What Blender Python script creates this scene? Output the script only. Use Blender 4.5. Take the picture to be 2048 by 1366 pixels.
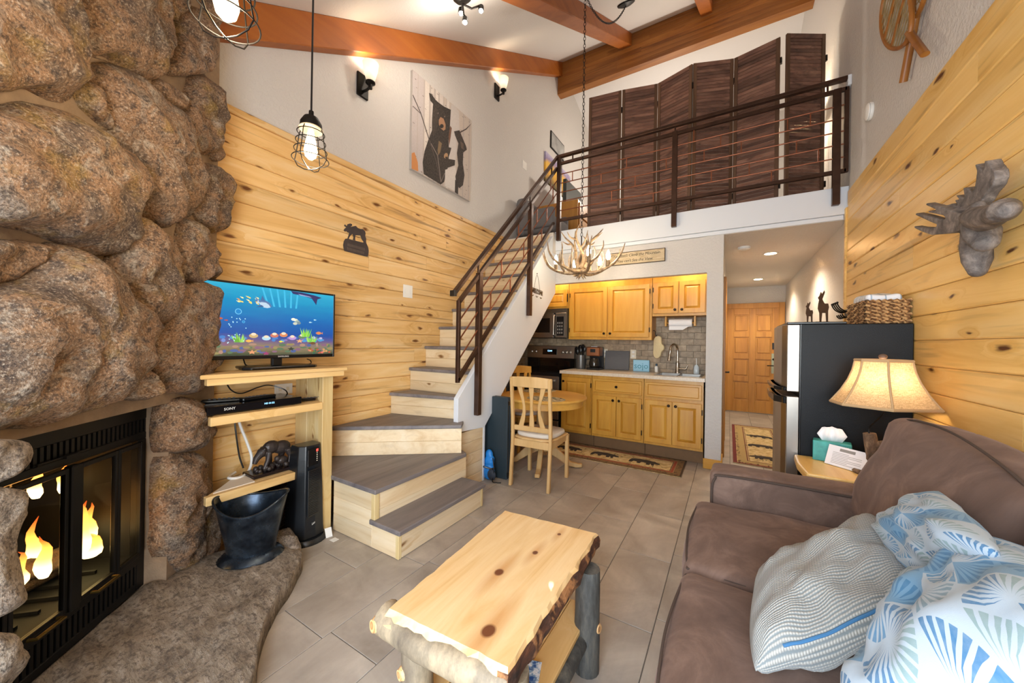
import bpy, bmesh, math, random
from mathutils import Vector, Matrix, noise as mnoise, Euler
R = math.radians
random.seed(7)
for _o in list(bpy.data.objects): bpy.data.objects.remove(_o)
SC = bpy.context.scene
COL = SC.collection

# ---------------------------------------------------------------- camera
CAMF, CAMX, CAMY, CAMH = 721.0, 1024.0, 683.0, 1.30
_yaw, _pit, _rol = R(31.06), R(0.10), R(0.886)
_fw = Vector((-math.sin(_yaw)*math.cos(_pit), math.cos(_yaw)*math.cos(_pit), math.sin(_pit)))
_rt0 = Vector((math.cos(_yaw), math.sin(_yaw), 0)); _up0 = _rt0.cross(_fw)
_rt = _rt0*math.cos(_rol) + _up0*math.sin(_rol); _up = _up0*math.cos(_rol) - _rt0*math.sin(_rol)
cam = bpy.data.cameras.new('camera'); camo = bpy.data.objects.new('camera', cam); COL.objects.link(camo)
cam.sensor_width = 36; cam.lens = CAMF/2048*36; cam.clip_start = .02; cam.clip_end = 60
camo.matrix_world = Matrix(((_rt.x, _up.x, -_fw.x, 0), (_rt.y, _up.y, -_fw.y, 0), (_rt.z, _up.z, -_fw.z, CAMH), (0, 0, 0, 1)))
SC.camera = camo
C0 = Vector((0, 0, CAMH))
def ray(x, y): return _fw + _rt*((x-CAMX)/CAMF) - _up*((y-CAMY)/CAMF)
def onz(x, y, z): r = ray(x, y); return C0 + r*((z-CAMH)/r.z)
def onx(x, y, X): r = ray(x, y); return C0 + r*(X/r.x)
def ony(x, y, Y): r = ray(x, y); return C0 + r*(Y/r.y)
def onn(x, y, d, n): r = ray(x, y); return C0 + r*(d/r.dot(n))

# ---------------------------------------------------------------- view, world
SC.view_settings.view_transform = 'Standard'; SC.view_settings.look = 'None'
SC.view_settings.exposure = 0.58; SC.view_settings.gamma = 1.0; SC.view_settings.use_curve_mapping = False
SC.cycles.use_denoising = True
SC.cycles.max_bounces = 10; SC.cycles.diffuse_bounces = 5; SC.cycles.glossy_bounces = 3
SC.cycles.transmission_bounces = 6; SC.cycles.transparent_max_bounces = 8
SC.cycles.caustics_reflective = False; SC.cycles.caustics_refractive = False
SC.cycles.sample_clamp_indirect = 6
W = bpy.data.worlds.new('sky'); SC.world = W; W.use_nodes = True
_bg = W.node_tree.nodes['Background']
_sky = W.node_tree.nodes.new('ShaderNodeTexSky'); _sky.sky_type = 'NISHITA'; _sky.sun_disc = False
_sky.sun_elevation = R(40); _sky.sun_rotation = R(150); _sky.altitude = 2700
W.node_tree.links.new(_sky.outputs[0], _bg.inputs[0]); _bg.inputs[1].default_value = 0.35

# ---------------------------------------------------------------- helpers
def s2l(c):
    if isinstance(c, str):
        c = c.lstrip('#'); c = [int(c[i:i+2], 16)/255 for i in (0, 2, 4)]
    return tuple((v/12.92 if v <= .04045 else ((v+.055)/1.055)**2.4) for v in c) + (1,)

class NT:
    def __init__(s, name):
        s.m = bpy.data.materials.new(name); s.m.use_nodes = True; s.t = s.m.node_tree
        s.b = s.t.nodes['Principled BSDF']; s.out = s.t.nodes['Material Output']
    def __call__(s, typ, ins=None, **kw):
        n = s.t.nodes.new('ShaderNode'+typ)
        for k, v in kw.items(): setattr(n, k, v)
        for k, v in (ins or {}).items(): s.set(n.inputs[k], v)
        return n
    def set(s, sock, v):
        if isinstance(v, bpy.types.NodeSocket): s.t.links.new(v, sock)
        elif isinstance(v, bpy.types.Node): s.t.links.new(v.outputs[0], sock)
        else: sock.default_value = v
    def p(s, **kw):
        for k, v in kw.items(): s.set(s.b.inputs[k.replace('_', ' ')], v)
    def math(s, op, a, b=0.0, c=0.0, clamp=False):
        n = s('Math', operation=op, use_clamp=clamp)
        s.set(n.inputs[0], a); s.set(n.inputs[1], b); s.set(n.inputs[2], c); return n.outputs[0]
    def vm(s, op, a, b=(0, 0, 0)):
        n = s('VectorMath', operation=op); s.set(n.inputs[0], a); s.set(n.inputs[1], b); return n.outputs[0]
    def mix(s, f, a, b, mode='MIX'):
        n = s('Mix', data_type='RGBA', blend_type=mode); s.set(n.inputs[0], f); s.set(n.inputs[6], a); s.set(n.inputs[7], b); return n.outputs[2]
    def ramp(s, f, stops):
        n = s('ValToRGB'); s.set(n.inputs[0], f); e = n.color_ramp.elements
        while len(e) < len(stops): e.new(.5)
        for el, (p, c) in zip(e, stops): el.position = p; el.color = c if len(c) == 4 else s2l(c)
        return n.outputs[0]
    def noise(s, vec, scale, detail=4, rough=.55, dist=0.0):
        n = s('TexNoise', {'Scale': scale, 'Detail': detail, 'Roughness': rough, 'Distortion': dist})
        if vec is not None: s.set(n.inputs['Vector'], vec)
        return n.outputs[0]
    def bump(s, h, strength=.3, dist=.01):
        n = s('Bump', {'Strength': strength, 'Distance': dist}); s.set(n.inputs['Height'], h); s.p(Normal=n.outputs[0])
    def obj(s): return s('TexCoord').outputs['Object']
    def rnd(s): return s('ObjectInfo').outputs['Random']

def plain(name, c, rough=.5, metal=0.0, bump=0, bscale=80, var=0.0, spec=None, coat=0.0):
    t = NT(name); base = s2l(c)
    if var or bump:
        nz = t.noise(t.obj(), bscale, 4)
    if var:
        t.p(Base_Color=t.mix(t.ramp(t.noise(t.obj(), bscale*.12, 5), [(.3, (0, 0, 0, 1)), (.7, (1, 1, 1, 1))]),
            tuple(v*(1-var) for v in base[:3])+(1,), tuple(min(1, v*(1+var)) for v in base[:3])+(1,)))
    else: t.p(Base_Color=base)
    t.p(Roughness=rough, Metallic=metal)
    if spec is not None: t.p(Specular_IOR_Level=spec)
    if coat: t.p(Coat_Weight=coat)
    if bump: t.bump(nz, bump, .004)
    return t.m

def emis(name, c, strength):
    t = NT(name); t.p(Base_Color=s2l(c), Emission_Color=s2l(c), Emission_Strength=strength); return t.m

def wood(name, light, mid, dark, axis=1, knots=.5, rough=.45, knotc='#5a3414', scale=1.0, streak=.5, var=.12, thin=None):
    t = NT(name)
    co = t.vm('ADD', t.obj(), t.vm('MULTIPLY', t('CombineXYZ', {'X': t.rnd(), 'Y': t.rnd(), 'Z': t.rnd()}).outputs[0], (37, 53, 71)))
    def sc(a, c):
        v = [c*scale]*3; v[axis] = a*scale; return t.vm('MULTIPLY', co, tuple(v))
    kv = sc(2.3, 6.0)
    if thin is not None:
        sp = t('SeparateXYZ', {0: kv}); ot = [i for i in range(3) if i not in (thin, axis)][0]
        kv = t('CombineXYZ', {'X': sp.outputs[axis], 'Y': sp.outputs[ot]}).outputs[0]
    kv = t.vm('ADD', kv, t.vm('MULTIPLY', t('TexNoise', {'Vector': sc(5, 22), 'Scale': 1.0, 'Detail': 3.0}).outputs['Color'], (.34, .2, .2)))
    vor = t('TexVoronoi', {'Vector': kv, 'Scale': 1.0, 'Randomness': 1.0}, feature='F1', voronoi_dimensions='3D' if thin is None else '2D')
    gate = t.math('GREATER_THAN', t('SeparateColor', {0: vor.outputs['Color']}).outputs[0], 1-knots)
    d = vor.outputs['Distance']
    vc = t('SeparateColor', {0: vor.outputs['Color']}).outputs[1]
    d = t.math('DIVIDE', d, t.math('ADD', .45, t.math('MULTIPLY', vc, .95)))
    halo = t.math('MULTIPLY', t.math('SUBTRACT', 1, t.math('MULTIPLY', d, 2.6), clamp=True), gate)
    warp = t.vm('ADD', sc(.9, 9), t.vm('MULTIPLY', t('CombineXYZ', {'X': halo, 'Y': halo, 'Z': halo}).outputs[0], (1.6, 1.6, 1.6)))
    g1 = t.noise(warp, 1.0, 5, .6, .8)
    g2 = t.noise(sc(3, 90), 1.0, 3)
    base = t.ramp(g1, [(.25, light), (.5, mid), (.72, dark)])
    base = t.mix(t.math('MULTIPLY', g2, .35), base, s2l(dark))
    st = t.noise(sc(.7, 16), 1.0, 3, .5, 1.0)
    stm = t.math('MULTIPLY', t.math('MULTIPLY', t.math('SUBTRACT', st, .58, clamp=True), 7, clamp=True), streak)
    base = t.mix(stm, base, s2l(knotc))
    hm = t.math('MULTIPLY', t.math('POWER', halo, 2.0), .75)
    base = t.mix(hm, base, s2l(dark))
    km = t.math('MULTIPLY', t.math('MULTIPLY', t.math('SUBTRACT', .10, t.math('ADD', d, t.math('MULTIPLY', t.math('SUBTRACT', g2, .5), .1)), clamp=True), 16, clamp=True), gate)
    base = t.mix(km, base, s2l(knotc))
    hs = t('HueSaturation', {'Color': base, 'Value': t.math('ADD', 1-var, t.math('MULTIPLY', t.rnd(), 2*var))})
    t.p(Base_Color=hs.outputs[0], Roughness=rough)
    t.bump(t.math('ADD', t.math('MULTIPLY', g2, .5), g1), .12, .003)
    return t.m

class MB:
    def __init__(s): s.v = []; s.f = []; s.mi = []; s.col = []; s.uv = {}
    def add(s, vs, fs, mi=0, M=None, col=None):
        o = len(s.v)
        if M is None: s.v += [tuple(v) for v in vs]
        else: s.v += [tuple(M @ Vector(v)) for v in vs]
        s.f += [tuple(i+o for i in f) for f in fs]; s.mi += [mi]*len(fs)
        s.col += [col]*len(fs)
        return s
    def box(s, x0, x1, y0, y1, z0, z1, mi=0, M=None, col=None):
        vs = [(x, y, z) for z in (z0, z1) for y in (y0, y1) for x in (x0, x1)]
        return s.add(vs, [(0, 2, 3, 1), (4, 5, 7, 6), (0, 1, 5, 4), (1, 3, 7, 5), (3, 2, 6, 7), (2, 0, 4, 6)], mi, M, col)
    def tube(s, pts, r, seg=8, mi=0, cap=True, M=None, flat=1.0):
        pts = [Vector(p) for p in pts]; n = len(pts)
        rs = r if isinstance(r, (list, tuple)) else [r]*n
        t0 = (pts[1]-pts[0]).normalized(); a = t0.orthogonal().normalized()
        if abs(t0.z) < .9: a = t0.cross(Vector((0, 0, 1))).normalized()
        vs = []
        for i, p in enumerate(pts):
            t = (pts[min(i+1, n-1)]-pts[max(i-1, 0)])
            t = t.normalized() if t.length > 1e-9 else t0
            a = (a - t*a.dot(t)); a = a.normalized() if a.length > 1e-6 else t.orthogonal().normalized()
            b = t.cross(a)
            for k in range(seg):
                q = 2*math.pi*k/seg; vs.append(p + (a*math.cos(q) + b*math.sin(q)*flat)*rs[i])
        fs = [(i*seg+k, i*seg+(k+1) % seg, (i+1)*seg+(k+1) % seg, (i+1)*seg+k) for i in range(n-1) for k in range(seg)]
        if cap: fs += [tuple(range(seg-1, -1, -1)), tuple((n-1)*seg+k for k in range(seg))]
        return s.add(vs, fs, mi, M)
    def lathe(s, prof, seg=24, M=None, mi=0, sx=1, sy=1, cap=True):
        n = len(prof); vs = []
        for r, z in prof:
            for k in range(seg):
                q = 2*math.pi*k/seg; vs.append((max(r, 1e-5)*math.cos(q)*sx, max(r, 1e-5)*math.sin(q)*sy, z))
        fs = [(i*seg+k, i*seg+(k+1) % seg, (i+1)*seg+(k+1) % seg, (i+1)*seg+k) for i in range(n-1) for k in range(seg)]
        if cap: fs += [tuple(range(seg-1, -1, -1)), tuple((n-1)*seg+k for k in range(seg))]
        return s.add(vs, fs, mi, M)
    def prism(s, poly, h0, h1, M=None, mi=0, col=None):
        n = len(poly); vs = [(x, y, h0) for x, y in poly] + [(x, y, h1) for x, y in poly]
        fs = [tuple(range(n-1, -1, -1)), tuple(range(n, 2*n))] + [(i, (i+1) % n, n+(i+1) % n, n+i) for i in range(n)]
        return s.add(vs, fs, mi, M, col)
    def sphere(s, c, r, seg=12, rings=8, M=None, mi=0, sc=(1, 1, 1)):
        prof = []
        vs = []; c = Vector(c)
        for i in range(1, rings):
            a = math.pi*i/rings
            for k in range(seg):
                q = 2*math.pi*k/seg
                vs.append((c.x+r*sc[0]*math.sin(a)*math.cos(q), c.y+r*sc[1]*math.sin(a)*math.sin(q), c.z+r*sc[2]*math.cos(a)))
        vs += [(c.x, c.y, c.z+r*sc[2]), (c.x, c.y, c.z-r*sc[2])]; T = len(vs)-2; B = T+1
        fs = [(i*seg+k, (i+1)*seg+k, (i+1)*seg+(k+1) % seg, i*seg+(k+1) % seg) for i in range(rings-2) for k in range(seg)]
        fs += [(T, k, (k+1) % seg) for k in range(seg)] + [(B, (rings-2)*seg+(k+1) % seg, (rings-2)*seg+k) for k in range(seg)]
        return s.add(vs, fs, mi, M)
    def build(s, name, mat, parent=None, smooth=False, bevel=0, bseg=1, kind=None, mods=None, weld=False, cast=True):
        mats = mat if isinstance(mat, (list, tuple)) else [mat]
        vs = s.v
        lo = [min(v[i] for v in vs) for i in range(3)]; hi = [max(v[i] for v in vs) for i in range(3)]
        c = Vector(((lo[0]+hi[0])/2, (lo[1]+hi[1])/2, lo[2]))
        me = bpy.data.meshes.new(name); me.from_pydata([tuple(Vector(v)-c) for v in vs], [], s.f)
        for m_ in mats: me.materials.append(m_)
        me.polygons.foreach_set('material_index', s.mi)
        if any(q is not None for q in s.col):
            at = me.color_attributes.new('Col', 'FLOAT_COLOR', 'CORNER')
            for p_, q in zip(me.polygons, s.col):
                for li in p_.loop_indices: at.data[li].color = q or (1, 1, 1, 1)
        bm = bmesh.new(); bm.from_mesh(me)
        if weld: bmesh.ops.remove_doubles(bm, verts=bm.verts, dist=1e-5)
        bmesh.ops.recalc_face_normals(bm, faces=bm.faces)
        if bevel:
            es = [e for e in bm.edges if len(e.link_faces) == 2 and e.calc_face_angle(0) > R(28)]
            bmesh.ops.bevel(bm, geom=es, offset=bevel, segments=bseg, profile=.5, affect='EDGES', clamp_overlap=True)
        bm.to_mesh(me); bm.free()
        if smooth:
            me.polygons.foreach_set('use_smooth', [True]*len(me.polygons))
            if smooth != 'all':
                try: me.set_sharp_from_angle(angle=R(40))
                except Exception: pass
        o = bpy.data.objects.new(name, me); COL.objects.link(o); o.location = c
        if parent: adopt(o, parent)
        if kind: o['kind'] = kind
        for md in (mods or []):
            m_ = o.modifiers.new(md[0], md[0])
            for k, v in md[1].items(): setattr(m_, k, v)
        return o

WMAT = {}
def wm(o): return WMAT.get(o.name) or o.matrix_basis.copy()
def adopt(o, parent):
    P = wm(parent) if parent.parent is None else wm(parent)
    o.parent = parent; o.matrix_parent_inverse = P.inverted()
    WMAT[o.name] = o.matrix_basis.copy()
def tag(o, label, cat=None, group=None, kind=None):
    o['label'] = label
    if cat: o['category'] = cat
    if group: o['group'] = group
    if kind: o['kind'] = kind
    return o
def thing(name, loc, label, cat, group=None, rz=0.0, kind=None):
    o = bpy.data.objects.new(name, None); COL.objects.link(o); o.location = loc; o.rotation_euler = (0, 0, rz)
    o.empty_display_size = .1
    if kind: o['kind'] = kind; o['label'] = label
    else: tag(o, label, cat, group)
    WMAT[o.name] = Matrix.Translation(Vector(loc)) @ Euler((0, 0, rz)).to_matrix().to_4x4()
    return o
def clone(o, parent=None):
    c = o.copy(); COL.objects.link(c); c.parent = parent
    for ch in list(o.children): clone(ch, c)
    return c
def share(o, loc, parent, rot=None):
    """another piece with the same mesh, in world place loc (base centre)"""
    c = bpy.data.objects.new(o.name.split('.')[0], o.data); COL.objects.link(c); c.location = loc
    if rot is not None: c.rotation_euler = rot
    if parent: adopt(c, parent)
    return c
def text_mesh(body, size, extr=.001, align='CENTER', shear=0.0, sp=1.0):
    cu = bpy.data.curves.new('lettering', 'FONT'); cu.body = body; cu.size = size; cu.extrude = extr
    cu.align_x = align; cu.align_y = 'CENTER'; cu.shear = shear; cu.space_character = sp; cu.resolution_u = 2
    o = bpy.data.objects.new('lettering', cu); COL.objects.link(o)
    dg = bpy.context.evaluated_depsgraph_get(); me = bpy.data.meshes.new_from_object(o.evaluated_get(dg))
    vs = [tuple(v.co) for v in me.vertices]; fs = [tuple(p.vertices) for p in me.polygons]
    bpy.data.objects.remove(o); bpy.data.curves.remove(cu); bpy.data.meshes.remove(me)
    return vs, fs
def frame(o, ex, ey, ez=None):
    ex = Vector(ex).normalized(); ey = Vector(ey).normalized(); ez = Vector(ez).normalized() if ez else ex.cross(ey)
    o = Vector(o)
    return Matrix(((ex.x, ey.x, ez.x, o.x), (ex.y, ey.y, ez.y, o.y), (ex.z, ey.z, ez.z, o.z), (0, 0, 0, 1)))
def lamp(name, loc, power, color, radius=.03, typ='POINT', rot=None, size=None, spot=None, spread=None):
    l = bpy.data.lights.new(name, typ); l.energy = power; l.color = color
    if typ in ('POINT', 'SPOT'): l.shadow_soft_size = radius
    if typ == 'SPOT' and spot: l.spot_size = spot; l.spot_blend = .6
    if typ == 'AREA':
        l.shape = 'RECTANGLE'; l.size, l.size_y = size
        if spread: l.spread = spread
    o = bpy.data.objects.new(name, l); COL.objects.link(o); o.location = loc
    if rot: o.rotation_euler = rot
    return o
def chaikin(p, k=2):
    for _ in range(k):
        q = []
        for i in range(len(p)):
            a, b = Vector(p[i]), Vector(p[(i+1) % len(p)])
            q += [a*.75+b*.25, a*.25+b*.75]
        p = q
    return p
def fbm(v, sc, oct=4):
    s, a, t = 0, 1, 0; v = Vector(v)*sc
    for _ in range(oct): s += a*mnoise.noise(v); t += a; a *= .5; v = v*2.03
    return s/t
WARM = (1.0, .78, .52); NEUT = (1.0, .9, .78)

# ---------------------------------------------------------------- daylight through the glass doors behind the camera
lamp('window_daylight', (-.05, -.62, 1.1), 92, (.84, .92, 1.0), typ='AREA', rot=(R(90), 0, 0), size=(1.7, 2.0))
# ---------------------------------------------------------------- materials
def plaster(name, c, b=.5):
    t = NT(name); co = t.obj()
    n1 = t.noise(co, 45, 5, .6); n2 = t.noise(co, 170, 3)
    t.p(Base_Color=s2l(c), Roughness=.62)
    t.bump(t.math('ADD', t.ramp(n1, [(.42, (0, 0, 0, 1)), (.6, (1, 1, 1, 1))]), t.math('MULTIPLY', n2, .4)), b, .004)
    return t.m
M_WALL = plaster('wall_plaster', '#cdc9c4'); M_CEIL = plaster('ceiling_plaster', '#d9d5d2', .15)
M_FASC = plain('white_paint', '#dde2e8', .45); M_HALLC = plaster('hall_ceiling', '#d8d2c9', .3)
M_PINE = wood('knotty_pine', '#f4d9a8', '#ebc282', '#d3a15b', 1, .6, .38, '#70421a', streak=.6, var=.09, thin=0)
M_PINER = wood('knotty_pine_varnished', '#f6d798', '#eec67a', '#dbaa58', 1, .5, .33, '#5e3312', streak=.45, var=.08, thin=0)
M_RISER = wood('pale_pine', '#efe0c4', '#e4cfaa', '#cfb084', 0, .3, .5, '#7d5730', streak=.15, thin=1)
M_RISERY = wood('pale_pine_lengthwise', '#efe0c4', '#e4cfaa', '#cfb084', 1, .3, .5, '#7d5730', streak=.15, thin=0)
M_PINEZ = wood('pale_pine_upright', '#e3d3a8', '#d6be88', '#bf9c62', 2, .35, .5, '#7a5228', streak=.2, thin=1)
M_TREAD = wood('grey_vinyl_plank', '#928a87', '#7c7573', '#5e595e', 1, .0, .5, '#4a4140', streak=.35, var=.05)
M_TREADN = wood('grey_nosing', '#77716f', '#67625f', '#565257', 1, .0, .4, '#4a4648', streak=.2, var=.03)
M_BEAM = wood('orange_beam_paint', '#ae6622', '#a35a1a', '#914c13', 1, .0, .5, '#8a4514', streak=.1, var=.03)
M_GLU = wood('glulam_fir', '#b5793a', '#9d632a', '#7d491d', 0, .3, .5, '#4a2810', streak=.5, var=.2)
M_CAB = wood('honey_maple', '#d8a648', '#cc9638', '#bb822b', 2, .05, .35, '#9a6024', streak=.1, var=.05)
M_CABH = wood('honey_maple_across', '#d8a648', '#cc9638', '#bb822b', 0, .05, .35, '#9a6024', streak=.1, var=.05)
M_TABW = wood('dining_maple', '#dfb15c', '#d6a44e', '#c8913e', 0, .0, .35, '#a8702c', streak=.05, var=.03)
M_CHAIR = wood('pale_maple', '#dcb984', '#d2ac74', '#c09860', 2, .0, .4, '#a87c48', streak=.05, var=.03)
M_DOOR = wood('door_fir', '#cf9644', '#c08638', '#a87029', 2, .0, .4, '#7d4413', streak=.3, var=.04)
M_LOUV = wood('walnut_louvre', '#9a7460', '#785545', '#523830', 0, .1, .55, '#2a1a14', streak=.6, var=.36)
M_IRON = plain('bronze_steel', '#4d382d', .36, .7, .1, 60, .3)
M_RUST = plain('rusty_steel_rod', '#8a5236', .42, .6, .1, 90, .25)
M_BLACK = plain('black_metal', '#141414', .35, .5); M_BLKPL = plain('black_plastic', '#101113', .28)
M_DARKIRON = plain('black_iron', '#1d1a18', .45, .7)
M_STEEL = plain('stainless_steel', '#a39d95', .34, 1.0, .05, 300); M_CHROME = plain('chrome', '#d8d8d8', .08, 1.0)
M_WHITE = plain('white_plastic', '#e8e6e0', .4); M_ALMOND = plain('almond_plastic', '#dcd3bd', .4)
M_BULB = emis('lit_bulb', '#fff0d2', 40.0); M_GOLD = plain('brass', '#b08a3c', .3, 1.0)
t = NT('floor_tile'); co = t.vm('ADD', t.obj(), t.vm('MULTIPLY', t('CombineXYZ', {'X': t.rnd(), 'Y': t.rnd(), 'Z': 0.0}).outputs[0], (31, 17, 0)))
nA = t.noise(co, 3.5, 6, .6, .6); nB = t.noise(t.vm('MULTIPLY', co, (60, 6, 1)), 1, 3)
cc = t.ramp(nA, [(.28, '#948a7e'), (.5, '#aaa094'), (.74, '#c3b9aa')])
cc = t.mix(t.math('MULTIPLY', nB, .22), cc, s2l('#7f7266'))
t.p(Base_Color=t('HueSaturation', {'Color': cc, 'Value': t.math('ADD', .93, t.math('MULTIPLY', t.rnd(), .14))}).outputs[0], Roughness=t.math('ADD', .3, t.math('MULTIPLY', nA, .25)))
t.bump(nB, .05, .002); M_TILE = t.m
M_GROUT = plain('grout', '#6e655b', .8, var=.1)
t = NT('slate_backsplash'); co = t.vm('ADD', t.obj(), t.vm('MULTIPLY', t('CombineXYZ', {'X': t.rnd(), 'Y': t.rnd(), 'Z': t.rnd()}).outputs[0], (31, 17, 9)))
nA = t.noise(co, 14, 6, .65)
cc = t.ramp(nA, [(.3, '#7d6b54'), (.5, '#9a866c'), (.7, '#b39f84')])
t.p(Base_Color=t('HueSaturation', {'Color': cc, 'Value': t.math('ADD', .85, t.math('MULTIPLY', t.rnd(), .3))}).outputs[0], Roughness=.5); t.bump(nA, .15, .004); M_SPLASH = t.m
t = NT('window_glass'); g = t('BsdfGlass', {'IOR': 1.05, 'Roughness': 0.0}); tr = t('BsdfTransparent'); mx = t('MixShader', {0: .9}); t.t.links.new(g.outputs[0], mx.inputs[1]); t.t.links.new(tr.outputs[0], mx.inputs[2]); t.t.links.new(mx.outputs[0], t.out.inputs[0]); M_GLASS = t.m

# ---------------------------------------------------------------- the room
XL, XR, YN, YB = -2.73, .90, -.70, 8.45
CE = lambda y: 2.807 + .594*y
RID = 6.15; CR = lambda y: CE(RID) - .30*(y-RID)
def st(o, label=None):
    o['kind'] = 'structure'
    if label: o['label'] = label
    return o
gable = [(YN-.1, 0), (YB+.1, 0), (YB+.1, CR(YB+.1)), (RID, CE(RID)), (YN-.1, CE(YN-.1))]
YZ = lambda x: frame((x, 0, 0), (0, 1, 0), (0, 0, 1))     # local x->Y, y->Z, z->+X
WL = st(MB().prism(gable, -.1, 0, YZ(XL)).build('wall_left', M_WALL), 'white textured left wall above knotty pine')
WR = st(MB().prism(gable, 0, .1, YZ(XR)).build('wall_right', M_WALL), 'white textured right wall above knotty pine')
st(MB().box(XL, XR, YB, YB+.1, 0, 6.0).build('wall_back', M_WALL), 'back wall of hall and loft')
wn = MB(); wn.box(XL, -.95, YN-.1, YN, 0, 2.45); wn.box(.85, XR, YN-.1, YN, 0, 2.45); wn.box(-.95, .85, YN-.1, YN, 2.12, 2.45)
st(wn.build('wall_near', M_WALL), 'wall with the glass doors')
win = thing('window_1', (-.05, YN-.05, 0), 'glass patio door', None, kind='structure')
for a, b in ((-.95, -.05), (-.05, .85)):
    m = MB(); m.box(a, a+.06, YN-.07, YN-.03, 0, 2.12); m.box(b-.06, b, YN-.07, YN-.03, 0, 2.12); m.box(a+.06, b-.06, YN-.07, YN-.03, 0, .09); m.box(a+.06, b-.06, YN-.07, YN-.03, 2.05, 2.12)
    m.build('window_frame', M_WHITE, win); MB().box(a+.06, b-.06, YN-.053, YN-.047, .09, 2.05).build('pane', M_GLASS, win)
cl = [(YN-.1, CE(YN-.1)), (RID, CE(RID)), (YB+.1, CR(YB+.1)), (YB+.1, CR(YB+.1)+.12), (RID, CE(RID)+.12), (YN-.1, CE(YN-.1)+.12)]
m = MB(); m.prism(cl[:2]+cl[4:], XL-.1, XR+.1, YZ(0)); m.prism(cl[1:5], XL-.1, XR+.1, YZ(0))
CEIL = st(m.build('ceiling', M_CEIL), 'white sloped ceiling with exposed beams')
for x0, x1, dz in ((XL, XL+.095, .25), (-1.6, -1.42, .2), (-.42, -.27, .19), (.72, XR, .2)):
    MB().prism([(YN, CE(YN)-dz), (6.0, CE(6.0)-dz), (6.0, CE(6.0)), (YN, CE(YN))], x0, x1, YZ(0)).build('beam', M_BEAM, CEIL, bevel=.006)
gl = thing('ridge_beam', (-.9, 6.08, 5.81), 'laminated fir ridge beam', None, kind='structure')
nl = 8; hz = (CE(6.0)-5.81)/nl
for i in range(nl):
    xs = [XL, XL+random.uniform(.8, 2.6), XR] if i % 2 else [XL, XR]
    for a, b in zip(xs, xs[1:]):
        MB().box(a, b, 6.0+random.uniform(0, .004), 6.15, 5.81+i*hz, 5.81+(i+1)*hz-.0015).build('lamination', M_GLU, gl, bevel=.002)
# floor: every tile its own piece
FL = st(MB().box(XL, XR, YN, YB, -.06, -.004).build('floor', M_GROUT), 'greige rectangular floor tiles')
offs = {-1: 2.334, -2: 2.095, -3: 2.365, -4: .97, -5: .93, 0: 2.44, 1: 2.15, 2: 2.4, -6: .7, -7: 1.0, -8: .8, 3: 2.2}
tile = None
def ftile(x0, x1, y0, y1):
    if x1-x0 < .03 or y1-y0 < .03: return
    g = .0018
    global tile
    full = abs(x1-x0-.305) < 1e-4 and abs(y1-y0-.61) < 1e-4
    if full and tile: share(tile, ((x0+x1)/2, (y0+y1)/2, -.012), FL); return
    o = MB().box(x0+g, x1-g, y0+g, y1-g, -.012, 0).build('tile', M_TILE, FL, bevel=.0015)
    if full: tile = o
for k in range(-9, 4):
    xa, xb = -.28+.305*k, -.28+.305*(k+1); x0, x1 = max(xa, XL), min(xb, XR)
    if x1 <= x0: continue
    y = offs.get(k, 2.0) % .61 - 1.22
    while y < YB:
        ftile(x0, x1, max(y, YN), min(y+.61, YB)); y += .61
# wainscot planks: a bevelled board profile, one object per board
def plank(x, y0, y1, z0, z1, parent, mat, side):
    t = .018; c = .006
    s = 1 if side > 0 else -1
    z0 += .001; z1 -= .001; prof = [(0, z0), (s*(t-c), z0), (s*t, z0+c), (s*t, z1-c), (s*(t-c), z1), (0, z1)]
    M = frame((x, y0, 0), (1, 0, 0), (0, 0, 1), (0, 1, 0))
    return MB().prism(prof, .0008, y1-y0-.0008, M).build('plank', mat, parent)
LJ = {2: [3.05], 5: [2.05], 8: [3.3], 11: [2.6], 14: [1.9], 17: [3.1], 4: [2.75]}
nrow = 20; h = 2.72/nrow
for i in range(nrow):
    ys = [.45] + LJ.get(i, []) + [4.28]
    for a, b in zip(ys, ys[1:]): plank(XL, a, b, 2.72-(i+1)*h, 2.72-i*h, WL, M_PINE, 1)
m = MB(); m.box(XL, XL+.03, .45, 4.28, 2.72, 2.765); m.build('wainscot_cap', M_PINE, WL, bevel=.006)
RJ = {1: [2.3], 3: [1.2, 3.1], 6: [2.9], 8: [1.7], 9: [3.3], 12: [2.0], 15: [2.8]}
h = 2.685/20
for i in range(20):
    ys = [YN] + RJ.get(i, []) + [4.25]
    for a, b in zip(ys, ys[1:]): plank(XR, a, b, 2.685-(i+1)*h, 2.685-i*h, WR, M_PINER, -1)
MB().box(XR-.03, XR, 4.25, 4.295, 0, 2.54).build('corner_trim', M_PINER, WR, bevel=.004)
# loft, kitchen alcove, hall
st(MB().prism([(-1.95, 4.33), (XR, 4.33), (XR, YB), (XL, YB), (XL, 4.22), (-1.95, 4.22)], 2.45, 2.715).build('floor_loft', M_HALLC), 'loft floor slab')
st(MB().prism([(-1.95, 4.335), (XR, 4.335), (XR, YB), (XL, YB), (XL, 4.23), (-1.95, 4.23)], 2.715, 2.722).build('floor_loft_cover', plain('loft_carpet', '#8a8074', .9)), 'loft floor covering')
st(MB().box(-1.952, XR, 4.298, 4.33, 2.495, 2.745).build('trim_1', M_FASC, bevel=.003), 'white fascia board under the loft railing')
st(MB().box(-1.952, XR-.03, 4.312, 4.33, 2.452, 2.492).build('trim_2', M_FASC, bevel=.002), 'narrow white trim strip under the fascia')
WK = st(MB().box(XL, -.21, 4.95, 5.05, 0, 2.45).build('wall_kitchen', M_GROUT), 'kitchen wall with stone backsplash')
WH = st(MB().box(-.21, -.06, 4.33, YB, 0, 2.45).build('wall_hall', M_WALL), 'white partition between kitchen and hall')
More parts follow.
